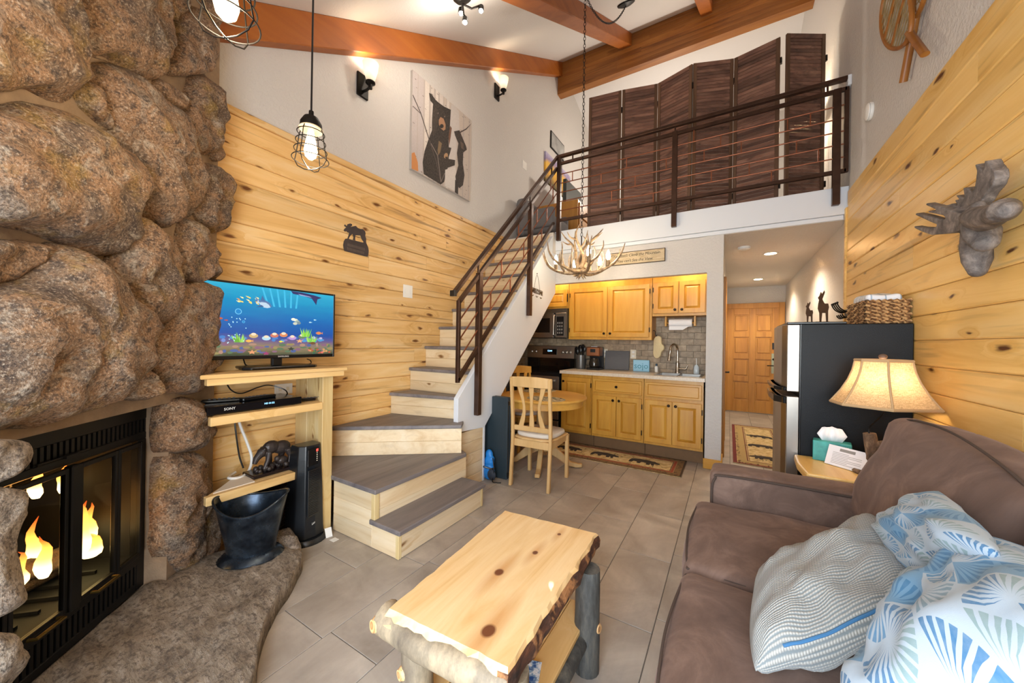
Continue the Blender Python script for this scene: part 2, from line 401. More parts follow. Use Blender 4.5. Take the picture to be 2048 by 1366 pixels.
st(MB().box(XL, -.21, 4.33, 4.42, 2.07, 2.452).build('wall_header', M_WALL), 'white header above the kitchen cabinets')
st(MB().box(XL, -.21, 4.42, 4.95, 2.33, 2.452).build('ceiling_kitchen', M_WALL), 'soffit above the kitchen cabinets')
m = MB(); m.box(-.222, -.048, 4.316, 4.33, 0, .105); m.box(-.06, -.046, 4.33, 4.62, 0, .105)
st(m.build('baseboard_1', M_CABH, bevel=.003), 'pine baseboard around the partition end')
# backsplash pieces
tw, th = .152, .0765; pieces = {}
def stile(x, z, w):
    key = round(w, 3)
    if key in pieces: share(pieces[key], (x+w/2, 4.94675, z), WK)
    else: pieces[key] = MB().box(x+.0015, x+w-.0015, 4.9435, 4.95, z, z+th-.003).build('tile', M_SPLASH, WK, bevel=.0012)
r = 0; z = .915
while z < 1.66:
    x = XL if z < 1.36 else -.82
    off = (tw/2 if r % 2 else 0); first = True
    while x < -.211:
        w = min(tw-off if (first and off) else tw, -.211-x); first = False
        if w > .02: stile(x, z, w)
        x += w
    z += th; r += 1
for i in range(7):
    for j in range(4):
        MB().box(XL, XL+.007, 4.335+j*.152+.0015, 4.335+(j+1)*.152-.0015, .915+i*th, .915+(i+1)*th-.003).build('tile', M_SPLASH, WL, bevel=.0012)

# ---------------------------------------------------------------- doors
D = thing('door_1', (.38, YB-.03, 0), 'eight panel fir entry door at the end of the hall', None, kind='structure')
x0, x1, zt = -.03, .80, 2.03
MB().box(x0, x1, YB-.035, YB-.005, .008, zt).build('door_slab', M_DOOR, D)
stw = .105; xs = [x0, x0+stw, (x0+x1)/2-stw/2, (x0+x1)/2+stw/2, x1-stw, x1]; zs = [.008, .24, .60, .70, 1.04, 1.14, 1.47, 1.57, 1.91, zt]
for a, b in ((0, 1), (2, 3), (4, 5)): MB().box(xs[a], xs[b], YB-.05, YB-.033, .008, zt).build('door_stile', M_DOOR, D, bevel=.003)
for i in range(0, 9, 2):
    for a, b in ((1, 2), (3, 4)): MB().box(xs[a], xs[b], YB-.049, YB-.033, zs[i], zs[i+1]).build('door_rail', M_DOOR, D, bevel=.003)
for i in range(1, 9, 2):
    for a, b in ((1, 2), (3, 4)): MB().box(xs[a]+.025, xs[b]-.025, YB-.045, YB-.033, zs[i]+.025, zs[i+1]-.025).build('door_panel', M_DOOR, D, bevel=.008)
m = MB(); m.box(x0-.09, x0, YB-.055, YB, 0, zt+.1); m.box(x1, x1+.09, YB-.055, YB, 0, zt+.1); m.box(x0, x1, YB-.055, YB, zt, zt+.1)
m.build('door_frame', M_DOOR, D, bevel=.004)
pl = MB().box(.69, .76, YB-.056, YB-.05, .78, 1.16).build('lock_plate', plain('dull_brass_plate', '#a9a98c', .3, .9), D, bevel=.002)
m = MB(); m.tube([(.725, YB-.056, .93), (.725, YB-.10, .93), (.62, YB-.105, .93)], .009); m.lathe([(.022, 0), (.022, .012), (.012, .02)], 12, frame((.725, YB-.056, 1.05), (1, 0, 0), (0, 0, 1), (0, -1, 0)))
m.build('door_handle', M_DARKIRON, pl, smooth=True)
m = MB().box(.70, .755, YB-.065, YB-.05, 1.24, 1.36); m.box(.712, .743, YB-.068, YB-.065, 1.30, 1.345); m.build('keypad_lock', M_BLKPL, D, bevel=.004)
D2 = thing('door_2', (-.05, 5.4, 0), 'side door off the hall with pine casing', None, kind='structure')
m = MB(); m.box(-.06, -.035, 4.86, 4.95, 0, 2.1); m.box(-.06, -.035, 5.72, 5.81, 0, 2.1); m.box(-.06, -.035, 4.95, 5.72, 2.02, 2.1); m.build('door_casing', M_DOOR, D2, bevel=.004)
s_ = MB().box(-.06, -.05, 4.95, 5.72, .01, 2.02).build('door_slab', M_DOOR, D2)
MB().tube([(-.05, 5.02, .98), (-.0, 5.02, .98), (.0, 5.12, .98)], .009).build('door_handle', M_DARKIRON, s_, smooth=True)
MB().box(-.052, -.046, 4.95, 4.97, .5, .6).box(-.052, -.046, 4.95, 4.97, 1.6, 1.7).build('hinge', M_DARKIRON, D2)
# ---------------------------------------------------------------- stone fireplace across the corner
NV = Vector((.70710678, .70710678, 0)); UV_ = Vector((-.70710678, .70710678, 0))
def FP(d): return frame(NV*d, UV_, (0, 0, 1), NV)
def uz(px, d):
    P = onn(px[0], px[1], d, NV); return (P.dot(UV_), P.z)
def P2(u, d): p = UV_*u + NV*d; return (p.x, p.y)
def rockmat(name, tone=0.0, grey=0.0):
    t = NT(name); co = t.vm('ADD', t.obj(), t.vm('MULTIPLY', t('CombineXYZ', {'X': t.rnd(), 'Y': t.rnd(), 'Z': t.rnd()}).outputs[0], (13, 29, 41)))
    n1 = t.noise(co, 4, 6, .65, .6); n2 = t.noise(co, 30, 6, .75); n3 = t.noise(co, 130, 4, .7); n4 = t.noise(co, 11, 6, .75, 1.2)
    if grey < .5: c = t.ramp(n1, [(.3, '#54453c'), (.42, '#76604c'), (.53, '#987454'), (.64, '#85776a'), (.76, '#ab9a86')])
    else: c = t.ramp(n1, [(.3, '#6a5e54'), (.5, '#96887a'), (.72, '#b5a999')])
    c = t.mix(t.math('MULTIPLY', t.ramp(n2, [(.5, (0, 0, 0, 1)), (.62, (1, 1, 1, 1))]), .85), c, s2l('#3d312b' if grey < .5 else '#5b5047'))
    c = t.mix(t.math('MULTIPLY', t.ramp(n4, [(.54, (0, 0, 0, 1)), (.66, (1, 1, 1, 1))]), .7), c, s2l('#b3a796'))
    c = t.mix(t.math('MULTIPLY', t.ramp(t.noise(t.vm('ADD', co, (9, 4, 2)), 7, 4, .6), [(.56, (0, 0, 0, 1)), (.68, (1, 1, 1, 1))]), .6 if grey < .5 else .1), c, s2l('#9a7a34'))
    c = t.mix(t.math('MULTIPLY', t.ramp(n3, [(.4, (1, 1, 1, 1)), (.48, (0, 0, 0, 1))]), .6), c, s2l('#2c2420'))
    c = t.mix(t.math('MULTIPLY', t.ramp(n3, [(.56, (0, 0, 0, 1)), (.64, (1, 1, 1, 1))]), .55), c, s2l('#c9b9a4'))
    t.p(Base_Color=c, Roughness=.75)
    t.bump(t.math('ADD', t.math('MULTIPLY', n2, .7), t.math('MULTIPLY', n3, .5)), .9, .012)
    return t.m
M_ROCK = rockmat('brown_granite'); M_ROCKG = rockmat('pale_granite', grey=1.0)
t = NT('mortar'); nn = t.noise(t.obj(), 10, 6, .6); n2 = t.noise(t.obj(), 120, 3)
t.p(Base_Color=t.ramp(nn, [(.3, '#7d6853'), (.7, '#9c846a')]), Roughness=.85); t.bump(t.math('ADD', nn, t.math('MULTIPLY', n2, .3)), .5, .01); M_MORT = t.m
M_SOOT = plain('sooty_stone', '#57504c', .8, 0, .5, 30, .2)

FIRE = thing('stone_fireplace', (-1.9, .3, 0), 'rough brown boulder fireplace with grey stone hearth across the corner', 'fireplace')
A = (XL, -1.697-XL); Bp = (-1.697-YN, YN)
def plan(pts, z0, zt=None):
    n = len(pts); m = MB()
    vs = [(x, y, z0) for x, y in pts] + [(x, y, (CE(y)-.002) if zt is None else zt) for x, y in pts]
    return m.add(vs, [tuple(range(n-1, -1, -1)), tuple(range(n, 2*n))] + [(i, (i+1) % n, n+(i+1) % n, n+i) for i in range(n)])
Ac = P2(2.51, -1.2); Aw = (XL+.001, .84)
m = plan([Ac, Aw, (XL+.001, YN+.001), Bp], .978)
Pr = P2(2.12, -1.2); Pl = P2(1.32, -1.2)
m2 = plan([Ac, Aw, (XL+.001, .25), Pr], 0, .978); m.add(m2.v, m2.f)
m2 = plan([Pl, P2(1.32, -1.8), (-2.0, YN+.001), Bp], 0, .978); m.add(m2.v, m2.f)
m.build('mortar_core', M_MORT, FIRE)

def dome(poly, h, M, flat=2.4, rough=.03, back=.06, N=48, seed=0, fr=4.0, sh=.985, pw=.55, ck=2):
    p = chaikin([Vector((a, b)) for a, b in poly], ck)
    # even resample
    L = [0]
    for i in range(len(p)): L.append(L[-1] + (p[(i+1) % len(p)]-p[i]).length)
    out = []; j = 0
    for k in range(N):
        s = L[-1]*k/N
        while L[j+1] < s: j += 1
        f = (s-L[j])/max(1e-9, L[j+1]-L[j]); out.append(p[j].lerp(p[(j+1) % len(p)], f))
    c = sum(out, Vector((0, 0)))/N
    ts = [1.0, 1.0, .985, .96, .92, .86, .78, .68, .56, .42, .28, .13]
    vs = []
    for i, tt in enumerate(ts):
        for q in out:
            w = c + (q-c)*sh*(tt if i else 1.0)
            dz = -back if i == 0 else h*(1-tt**flat)**pw
            o = Vector((w.x+seed*3.1, w.y-seed*1.7, seed*.77))
            if i: dz += (rough*(1.1*fbm(o, fr, 4) + .9*(.35-abs(mnoise.noise(o*fr*1.3+Vector((3, 1, 7)))*1.6))) + rough*.35*fbm(o, fr*4, 3))*(1 if tt < .97 else .35)
            jx = .35*rough*mnoise.noise(o*9); jy = .35*rough*mnoise.noise(o*9+Vector((5, 5, 5)))
            vs.append((w.x+jx, w.y+jy, dz))
    vs.append((c.x, c.y, h + rough*fbm(Vector((c.x+seed*3.1, c.y-seed*1.7, seed*.77)), fr, 4)))
    fs = [(i*N+k, i*N+(k+1) % N, (i+1)*N+(k+1) % N, (i+1)*N+k) for i in range(len(ts)-1) for k in range(N)]
    last = (len(ts)-1)*N
    fs += [(last+k, last+(k+1) % N, len(vs)-1) for k in range(N)] + [tuple(range(N-1, -1, -1))]
    return MB().add(vs, fs, 0, M)
ST = [  # outlines as seen on the chimney face: points, bulge
 ([(-160, -140), (120, -140), (135, 60), (142, 110), (150, 165), (130, 198), (100, 190), (60, 172), (20, 175), (-160, 190)], .10),
 ([(125, -130), (307, -130), (328, 51), (330, 82), (307, 154), (279, 154), (241, 128), (195, 110), (169, 87), (149, 46)], .10),
 ([(308, -130), (395, -130), (378, 5), (359, 28), (332, 40)], .07),
 ([(352, 32), (380, 12), (405, 30), (418, 67), (412, 128), (379, 146), (353, 152), (332, 143), (337, 100)], .09),
 ([(400, -120), (438, -100), (436, 20), (425, 60), (405, 20)], .06),
 ([(190, 138), (232, 136), (287, 167), (328, 213), (359, 266), (379, 333), (389, 379), (369, 410), (353, 449), (328, 455), (287, 425), (271, 389), (261, 338), (230, 277), (207, 205), (186, 159)], .12),
 ([(154, 164), (179, 160), (203, 207), (226, 264), (195, 244), (152, 210)], .06),
 ([(-170, 215), (31, 213), (67, 212), (128, 228), (195, 266), (230, 302), (256, 338), (266, 389), (251, 440), (225, 505), (169, 495), (102, 474), (41, 450), (-170, 440)], .14),
 ([(309, 164), (335, 168), (358, 198), (354, 219), (335, 210), (312, 190)], .06),
 ([(379, 152), (412, 143), (428, 195), (430, 266), (418, 312), (379, 308), (360, 258), (357, 225), (376, 182)], .09),
 ([(424, 270), (440, 290), (440, 318), (426, 325), (419, 300)], .05),
 ([(388, 328), (435, 333), (448, 380), (450, 435), (432, 461), (405, 456), (382, 410), (384, 358)], .10),
 ([(252, 438), (285, 437), (331, 483), (345, 530), (339, 573), (314, 634), (278, 678), (261, 645), (228, 589), (209, 548), (219, 513)], .10),
 ([(359, 447), (379, 441), (406, 476), (424, 517), (424, 560), (370, 562), (349, 551), (348, 500)], .08),
 ([(340, 577), (375, 564), (420, 566), (432, 636), (430, 741), (402, 748), (400, 775), (348, 783), (314, 769), (299, 719), (301, 691), (318, 647)], .10),
 ([(-170, 600), (28, 561), (75, 502), (106, 488), (167, 517), (200, 558), (227, 597), (266, 652), (277, 697), (266, 736), (231, 773), (172, 812), (111, 840), (-170, 870)], .16),
 ([(251, 743), (286, 740), (308, 783), (281, 800), (236, 794), (238, 776)], .07),
 ([(-170, 468), (82, 484), (48, 525), (13, 570), (-170, 585)], .06),
 ([(338, 815), (357, 797), (393, 800), (412, 836), (412, 882), (385, 903), (341, 903), (333, 867)], .08),
 ([(338, 913), (393, 908), (412, 950), (420, 1022), (420, 1120), (405, 1156), (362, 1148), (333, 1105), (337, 991)], .08),
]
for i, (pl, hb) in enumerate(ST):
    dome([uz(p, -1.19) for p in pl], hb, FP(-1.20), seed=i+1, rough=.05, flat=5.0, sh=1.065, pw=.7, fr=5.0, ck=1).build('stone', M_ROCK, FIRE, smooth='all')
for i, pl in enumerate([[(-190, 880), (57, 880), (78, 898), (62, 939), (31, 963), (-190, 975)], [(-190, 985), (52, 972), (67, 1001), (57, 1100), (49, 1177), (21, 1237), (-190, 1260)], [(-190, 1275), (36, 1257), (62, 1327), (31, 1400), (-100, 1480)]]):
    dome([uz(p, -1.06) for p in pl], .05, FP(-1.09), seed=40+i, rough=.05, back=.12, flat=4, sh=1.03, ck=1).build('stone', M_ROCKG, FIRE, smooth='all')
# hearth slab and the smaller stone behind it
hp = [onz(x, y, .1) for x, y in ((608, 1097), (604, 1111), (589, 1137), (574, 1164), (556, 1180), (545, 1206), (532, 1235), (520, 1262), (512, 1330))]
hp = [(v.x, v.y) for v in hp] + [(-1.22, .47), (-1.0, .2), (-.80, -.25), (-.86, -.55), P2(.75, -1.22), P2(1.3, -1.30), P2(2.12, -1.30), P2(2.3, -1.24), (-2.45, .95), (-2.3, 1.12)]
t = NT('hearth_granite'); co = t('Mapping', {'Vector': t.obj(), 'Rotation': (0, 0, R(20)), 'Scale': (6, 20, 10)}).outputs[0]; n1 = t.noise(co, 1.2, 8, .75, .25); n2 = t.noise(t.obj(), 45, 5, .75); n3 = t.noise(co, 4, 5, .7)
c = t.ramp(n1, [(.3, '#6e6054'), (.48, '#93836f'), (.6, '#a99a88'), (.74, '#c4b7a4')]); c = t.mix(t.math('MULTIPLY', t.ramp(n2, [(.5, (0, 0, 0, 1)), (.6, (1, 1, 1, 1))]), .75), c, s2l('#54473e')); c = t.mix(t.math('MULTIPLY', t.ramp(n3, [(.56, (0, 0, 0, 1)), (.64, (1, 1, 1, 1))]), .6), c, s2l('#55483e'))
t.p(Base_Color=c, Roughness=.75); t.bump(t.math('ADD', n1, t.math('MULTIPLY', n2, .4)), 1.0, .02); M_HEARTH = t.m
dome(hp, .015, frame((0, 0, .095), (1, 0, 0), (0, 1, 0)), flat=9, rough=.03, back=.095, N=96, seed=60, fr=5, sh=1.0, pw=1).build('hearth_slab', M_HEARTH, FIRE, smooth='all')
hq = [onz(x, y, .1) for x, y in ((535, 1070), (560, 1052), (590, 1062), (601, 1082), (603, 1096), (575, 1108), (545, 1100))]
dome([(v.x, v.y) for v in hq], .03, frame((0, 0, .085), (1, 0, 0), (0, 1, 0)), flat=5, rough=.03, back=.085, N=40, seed=63, fr=6, sh=1.0).build('stone', M_ROCKG, FIRE, smooth='all')

# ---------------------------------------------------------------- black steel fireplace insert
INS = thing('fireplace_insert', tuple(NV*-1.4+UV_*1.72+Vector((0, 0, .1))), 'black steel firebox with glass doors and a burning log fire', 'fireplace insert')
F = FP(-1.29)
M_INS = plain('black_steel', '#1b1b1b', .4, .6); M_INSD = plain('firebox_black', '#0b0a0a', .7)
m = MB(); m.box(1.33, 2.11, .1, .95, -.5, -.48, M=F); m.box(1.325, 1.345, .1, .95, -.48, -.02, M=F); m.box(2.095, 2.115, .1, .95, -.48, -.02, M=F); m.box(1.345, 2.095, .92, .94, -.48, -.02, M=F); m.box(1.345, 2.095, .105, .26, -.48, -.03, M=F)
m.build('firebox', M_INSD, INS)
m = MB()
m.box(1.32, 2.12, .905, .972, -.03, 0, M=F); m.box(1.32, 2.12, .81, .843, -.03, 0, M=F); m.box(1.32, 1.37, .1, .81, -.03, 0, M=F); m.box(2.07, 2.12, .1, .81, -.03, 0, M=F)
m.box(1.37, 2.07, .225, .262, -.03, .004, M=F); m.box(1.37, 2.07, .1, .135, -.03, 0, M=F)
m.build('steel_surround', M_INS, INS, bevel=.003)
sl = None
for z0, z1, n_ in ((.843, .905, 34), (.135, .225, 34)):
    sl = None
    for i in range(n_+1):
        u = 1.325 + (.79)*i/n_
        a = MB().box(u-.0065, u+.0065, z0, z1, -.02, -.002, M=F) if sl is None else None
        if a: sl = a.build('louvre', M_INS, INS); base = sl.location.copy()
        else: share(sl, base + UV_*(.79*i/n_), INS)
m = MB().box(1.32, 2.12, .843, .905, -.045, -.03, M=F); m.box(1.32, 2.12, .135, .225, -.045, -.03, M=F); m.build('vent_backing', M_INSD, INS)
m = MB(); m.tube([F @ Vector((1.60, .848, .006)), F @ Vector((1.80, .848, .006))], .004, 6); m.box(1.69, 1.74, .842, .852, 0, .02, M=F); m.build('damper_lever', M_INSD, INS)
t = NT('fire_glass'); gls = t('BsdfGlossy', {'Color': (.9, .95, 1, 1), 'Roughness': .03}); tr = t('BsdfTransparent', {'Color': (.75, .78, .8, 1)}); fr_ = t('LayerWeight', {'Blend': .3})
mx = t('MixShader', {0: t.math('MULTIPLY', t.math('POWER', fr_.outputs['Facing'], 3.0), .5)}); t.t.links.new(tr.outputs[0], mx.inputs[1]); t.t.links.new(gls.outputs[0], mx.inputs[2]); t.t.links.new(mx.outputs[0], t.out.inputs[0]); M_FGL = t.m
for a, b in ((1.372, 1.50), (1.503, 1.70), (1.745, 1.925), (1.928, 2.068)):
    d = thing('glass_door', tuple(F @ Vector(((a+b)/2, .27, .01))), 'glass door leaf', None); del d['label']; adopt(d, INS)
    m = MB(); w = .014
    m.box(a, a+w, .27, .805, .004, .022, M=F); m.box(b-w, b, .27, .805, .004, .022, M=F); m.box(a+w, b-w, .27, .288, .004, .022, M=F); m.box(a+w, b-w, .787, .805, .004, .022, M=F)
    m.build('door_frame', M_INS, d, bevel=.002); MB().box(a+w, b-w, .288, .787, .010, .014, M=F).build('pane', M_FGL, d)
MB().box(1.702, 1.743, .262, .81, .0, .03, M=F).build('centre_post', M_INS, INS, bevel=.004)
for a, b in ((1.56, 1.66), (1.80, 1.90)):
    MB().tube([F @ Vector((a, .275, .02)), F @ Vector((a, .275, .045)), F @ Vector((b, .275, .045)), F @ Vector((b, .275, .02))], .006, 8).build('door_handle', plain('old_brass', '#6a5528', .4, .9), INS, smooth=True)
t = NT('charred_log'); nn = t.noise(t.obj(), 18, 5, .7); t.p(Base_Color=t.ramp(nn, [(.35, '#140f0d'), (.6, '#4a3527'), (.75, '#6b5240')]), Roughness=.9); t.bump(nn, .8, .02); M_LOG = t.m
for a, b, r_ in (((1.45, .31, -.26), (2.0, .32, -.22), .045), ((1.5, .39, -.3), (1.95, .37, -.16), .042), ((1.62, .44, -.2), (1.86, .42, -.32), .035)):
    MB().tube([F @ (Vector(a).lerp(Vector(b), k/6)+Vector((0, .006*math.sin(k*2), 0))) for k in range(7)], r_, 12).build('log', M_LOG, INS, smooth=True)
m = MB()
for i in range(7): m.box(1.48+i*.08, 1.492+i*.08, .262, .275, -.4, -.08, M=F)
m.build('grate', M_INSD, INS)
t = NT('flame'); z = t('SeparateXYZ', {0: t('TexCoord').outputs['Generated']}).outputs[2]
col = t.ramp(z, [(0, (1, .75, .3, 1)), (.45, (1, .38, .05, 1)), (1, (.7, .08, .01, 1))]); em = t('Emission', {'Color': col, 'Strength': t.math('MULTIPLY', t.math('SUBTRACT', 1.15, z), 9)})
lw = t('LayerWeight', {'Blend': .35}); tr = t('BsdfTransparent'); mx = t('MixShader', {0: t.math('POWER', lw.outputs['Facing'], 1.5)}); t.t.links.new(em.outputs[0], mx.inputs[1]); t.t.links.new(tr.outputs[0], mx.inputs[2]); t.t.links.new(mx.outputs[0], t.out.inputs[0]); M_FLAME = t.m
for u, z0, hh, r_, d in [(q[0]+.13, q[1], q[2], q[3], q[4]) for q in ((1.80, .36, .26, .05, -.12), (1.86, .37, .20, .045, -.14), (1.74, .35, .16, .035, -.1), (1.91, .38, .16, .03, -.16), (1.62, .36, .13, .03, -.16), (1.55, .33, .10, .025, -.14), (1.80, .62, .14, .025, -.26), (1.9, .6, .13, .02, -.25), (1.72, .37, .2, .03, -.2), (1.66, .36, .17, .028, -.12), (1.5, .36, .12, .03, -.2), (1.83, .34, .12, .05, -.1), (1.6, .62, .12, .018, -.3), (1.69, .6, .11, .02, -.24))]:
    pts = [F @ Vector((u+.02*math.sin(k*1.1+u*40)*k/8, z0+hh*k/8, d)) for k in range(9)]
    MB().tube(pts, [r_*f for f in (.5, .9, 1, .9, .74, .56, .38, .2, .03)], 10, flat=.6).build('flame', M_FLAME, INS, smooth='all')
lamp('fire_glow', tuple(F @ Vector((1.9, .5, -.13))), 1.3, (1, .45, .12), .06)
# ---------------------------------------------------------------- pine media shelf between chimney and stairs
SH = thing('media_shelf', (-2.5, 1.1, 0), 'built-in open pine shelf unit holding the television', 'shelf')
M_SHELF = wood('clear_pine', '#efd3a0', '#e6c184', '#d2a664', 1, .25, .42, '#8a5a28', streak=.3, var=.04, thin=2)
MB().prism([(-2.25, .735), (-2.25, 1.545), (XL+.02, 1.545), (XL+.02, 1.18)], 1.088, 1.11).build('top_board', M_SHELF, SH, bevel=.003)
MB().box(-2.30, -2.262, .77, 1.53, 1.052, 1.088).build('top_apron', M_SHELF, SH, bevel=.003)
for z0, z1 in ((.835, .882), (.408, .456)):
    fx_ = -2.335 if z1 > .6 else -2.375
    s_ = MB().prism([(fx_, .82), (fx_, 1.44), (XL+.02, 1.44), (XL+.02, 1.20)], z1-.02, z1).build('shelf_board', M_SHELF, SH)
    MB().box(fx_, fx_+.035, .80, 1.404, z0, z1).build('shelf_edge', M_SHELF, s_, bevel=.003)
for a, b in ((XL+.02, -2.56), (-2.56, -2.35)): MB().box(a+.001, b-.001, 1.445, 1.475, .005, 1.088).build('side_board', M_PINEZ, SH, bevel=.003)
MB().box(-2.35, -2.305, 1.404, 1.478, .002, 1.052).build('post', M_PINEZ, SH, bevel=.003)
MB().box(-2.362, -2.33, 1.39, 1.445, .83, .87).build('shelf_cleat', M_PINEZ, SH, bevel=.002)

# ---------------------------------------------------------------- television
def printed(shapes, M, name, mat, parent, dz=.00025):
    m = MB(); 
    for i, (poly, c) in enumerate(shapes):
        m.add([(x, y, dz*(1+i*.12)) for x, y in poly], [tuple(range(len(poly)))], 0, M, s2l(c) if isinstance(c, str) else c)
    return m.build(name, mat, parent)
def ell(cx, cy, rx, ry, n=14, rot=0.0):
    return [(cx+rx*math.cos(a)*math.cos(rot)-ry*math.sin(a)*math.sin(rot), cy+rx*math.cos(a)*math.sin(rot)+ry*math.sin(a)*math.cos(rot)) for a in [2*math.pi*k/n for k in range(n)]]
def fishp(cx, cy, s, d=1, rot=0.0):
    pts = [(-1, .0), (-.6, .3), (-.1, .42), (.45, .25), (.75, .05), (1.1, .38), (1.0, 0), (1.1, -.38), (.75, -.05), (.45, -.25), (-.1, -.42), (-.6, -.3)]
    c, q = math.cos(rot), math.sin(rot)
    return [(cx+s*(d*x*c-y*q), cy+s*(d*x*q+y*c)) for x, y in pts]
TV = thing('television', (-2.46, 1.21, 1.11), 'flat television showing a coral reef with fish on the pine shelf', 'television')
y0, y1, z0, z1 = .80, 1.575, 1.175, 1.625
TW, TH = y1-y0, z1-z0
MB().box(-2.495, -2.455, y0, y1, z0, z1).build('housing', M_BLKPL, TV, bevel=.005)
m = MB(); b_ = .012
m.box(-2.456, -2.449, y0, y0+b_, z0, z1); m.box(-2.456, -2.449, y1-b_, y1, z0, z1); m.box(-2.456, -2.449, y0+b_, y1-b_, z1-b_, z1); m.box(-2.456, -2.449, y0+b_, y1-b_, z0, z0+.022)
m.build('bezel', M_BLKPL, TV, bevel=.002)
t = NT('lit_screen'); at = t('Attribute', attribute_name='Col').outputs['Color']; t.p(Base_Color=(0, 0, 0, 1), Emission_Color=at, Emission_Strength=1.0, Roughness=.15); M_SCRP = t.m
t = NT('lit_screen_water'); g = t('SeparateXYZ', {0: t('TexCoord').outputs['Generated']}); nz = t.noise(t.vm('MULTIPLY', t('TexCoord').outputs['Generated'], (1, 3, 8)), 1.5, 4)
c = t.ramp(t.math('ADD', g.outputs[2], t.math('MULTIPLY', t.math('SUBTRACT', nz, .5), .16)), [(0, '#3f4a38'), (.1, '#8a7a5e'), (.2, '#6a5a7e'), (.3, '#244f9a'), (.55, '#1a68ab'), (.8, '#188bb8'), (1, '#2aa2c4')])
t.p(Base_Color=(0, 0, 0, 1), Emission_Color=c, Emission_Strength=.85, Roughness=.15); M_SCRW = t.m
MB().box(-2.4555, -2.4525, y0+b_, y1-b_, z0+.022, z1-b_).build('screen', M_SCRW, TV)
TM = frame((-2.4525, y0, z0), (0, 1, 0), (0, 0, 1))      # local x = along screen, y = up
rnd = random.Random(3); shp = []
k = lambda a, b: (a*TW, b*TH)
def E_(a, b, ra, rb, c, rot=0, n=12): shp.append((ell(a*TW, b*TH, ra*TW, rb*TW, n, rot), c))
for i in range(60): E_(rnd.uniform(.03, .97), rnd.uniform(.08, .2), rnd.uniform(.01, .03), rnd.uniform(.006, .014), rnd.choice(['#7a5a6e', '#8a7c52', '#566b52', '#9a7a6a', '#4c5a86']))
for i in range(26): E_(rnd.uniform(.1, .9), rnd.uniform(.24, .30), rnd.uniform(.012, .025), rnd.uniform(.008, .014), rnd.choice(['#3f72b0', '#6a7fb8', '#a2a6c4', '#7e6a9c', '#4a86b4']))
for a, b, c in ((.33, .31, '#b49a6a'), (.48, .32, '#b46a5a'), (.55, .33, '#c27a52'), (.42, .28, '#9fc0cf'), (.62, .29, '#a886b8'), (.04, .35, '#d0604a'), (.70, .31, '#5c7a54')):
    E_(a, b, .032, .018, c); E_(a, b+.02, .018, .011, '#d8c2a8')
for a, b, c in ((.24, .27, '#5f9a3a'), (.73, .36, '#79b83c'), (.78, .28, '#6cae4a')):
    for j in range(16):
        q = rnd.uniform(-1, 1); w = .008; hgt = rnd.uniform(.06, .14)
        shp.append(([k(a+q*.03-w, b-.05), k(a+q*.03+w, b-.05), k(a+q*.06, b-.05+hgt)], c if j % 2 else '#8fc25a'))
for i in range(16): a, b = .22+rnd.uniform(0, .14), .83-rnd.uniform(0, .1); shp.append((fishp(a*TW, b*TH, .012*TW, -1, -.4), rnd.choice(['#e8c25c', '#f0d890', '#d88a3a'])))
shp += [(fishp(.40*TW, .755*TH, .062*TW, -1, -.35), '#4f6c94'), (fishp(.40*TW, .735*TH, .05*TW, -1, -.35), '#a9bccb'), ([k(.375, .79), k(.385, .86), k(.41, .78)], '#41608c'), ([k(.38, .73), k(.34, .69), k(.40, .71)], '#3a5680')]
shp += [([k(.60, .97), k(.62, .93), k(.70, .92), k(.78, .89), k(.82, .80), k(.83, .89), k(.87, .92), k(.80, .945), k(.70, .965)], '#2c2f5c'), ([k(.66, .94), k(.76, .92), k(.78, .905), k(.68, .92)], '#8a8fb8')]
for a, b, c in ((.645, .55, '#c8cdb8'), (.66, .53, '#8a9a94'), (.625, .56, '#d8d4c0'), (.67, .51, '#6c7f86'), (.64, .50, '#b4b8a8')): E_(a, b, .018, .012, c)
for a, b, s_, d, c in ((.85, .37, .032, 1, '#c87a4a'), (.30, .24, .026, 1, '#e0a050'), (.53, .235, .018, 1, '#d8c23a'), (.11, .52, .02, -1, '#b0563a'), (.15, .50, .012, -1, '#b0483a'), (.79, .215, .03, -1, '#6a4a30'), (.77, .53, .014, 1, '#9cc4d0'), (.81, .57, .012, 1, '#b4d8de')): shp.append((fishp(a*TW, b*TH, s_*TW, d), c))
def starp(cx, cy, r_): return [(cx+r_*(1 if j % 2 == 0 else .42)*math.cos(j*math.pi/5+.3), cy+r_*.6*(1 if j % 2 == 0 else .42)*math.sin(j*math.pi/5+.3)) for j in range(10)]
for a, b, c in ((.32, .09, '#c88a62'), (.68, .245, '#d09a6a'), (.42, .07, '#8a3a62'), (.61, .13, '#3a3c34')): shp.append((starp(a*TW, b*TH, .032*TW), c))
for i in range(26): E_(.83+rnd.uniform(-.07, .12), .09+rnd.uniform(-.03, .05), .012, .009, rnd.choice(['#a0523a', '#5a6a3a', '#b88a5a', '#3a5a4a', '#c4665a']))
for i in range(22): E_(.21+rnd.uniform(-.05, .07), rnd.uniform(.2, .55), .004, .004, '#a8d4e6', n=8)
for i, (a, b, r_) in enumerate(((.225, .62, .022), (.26, .49, .01))):
    shp += [(ell(a*TW, b*TH, r_*TW, r_*TW, 16), '#6ab4d4'), (ell(a*TW, b*TH, r_*TW*.8, r_*TW*.8, 16), '#1f76b2')]
for i in range(6): a = .38+i*.055; shp.insert(0, ([k(a, .97), k(a+.012, .97), k(a+.06-i*.012, .72), k(a+.045-i*.012, .72)], '#3aa4c8'))
shp = [([(min(max(x, b_), TW-b_), min(max(y, .022), TH-b_)) for x, y in p_], c) for p_, c in shp]
printed(shp, TM, 'screen_picture', M_SCRP, TV, .00012)['kind'] = 'stuff'
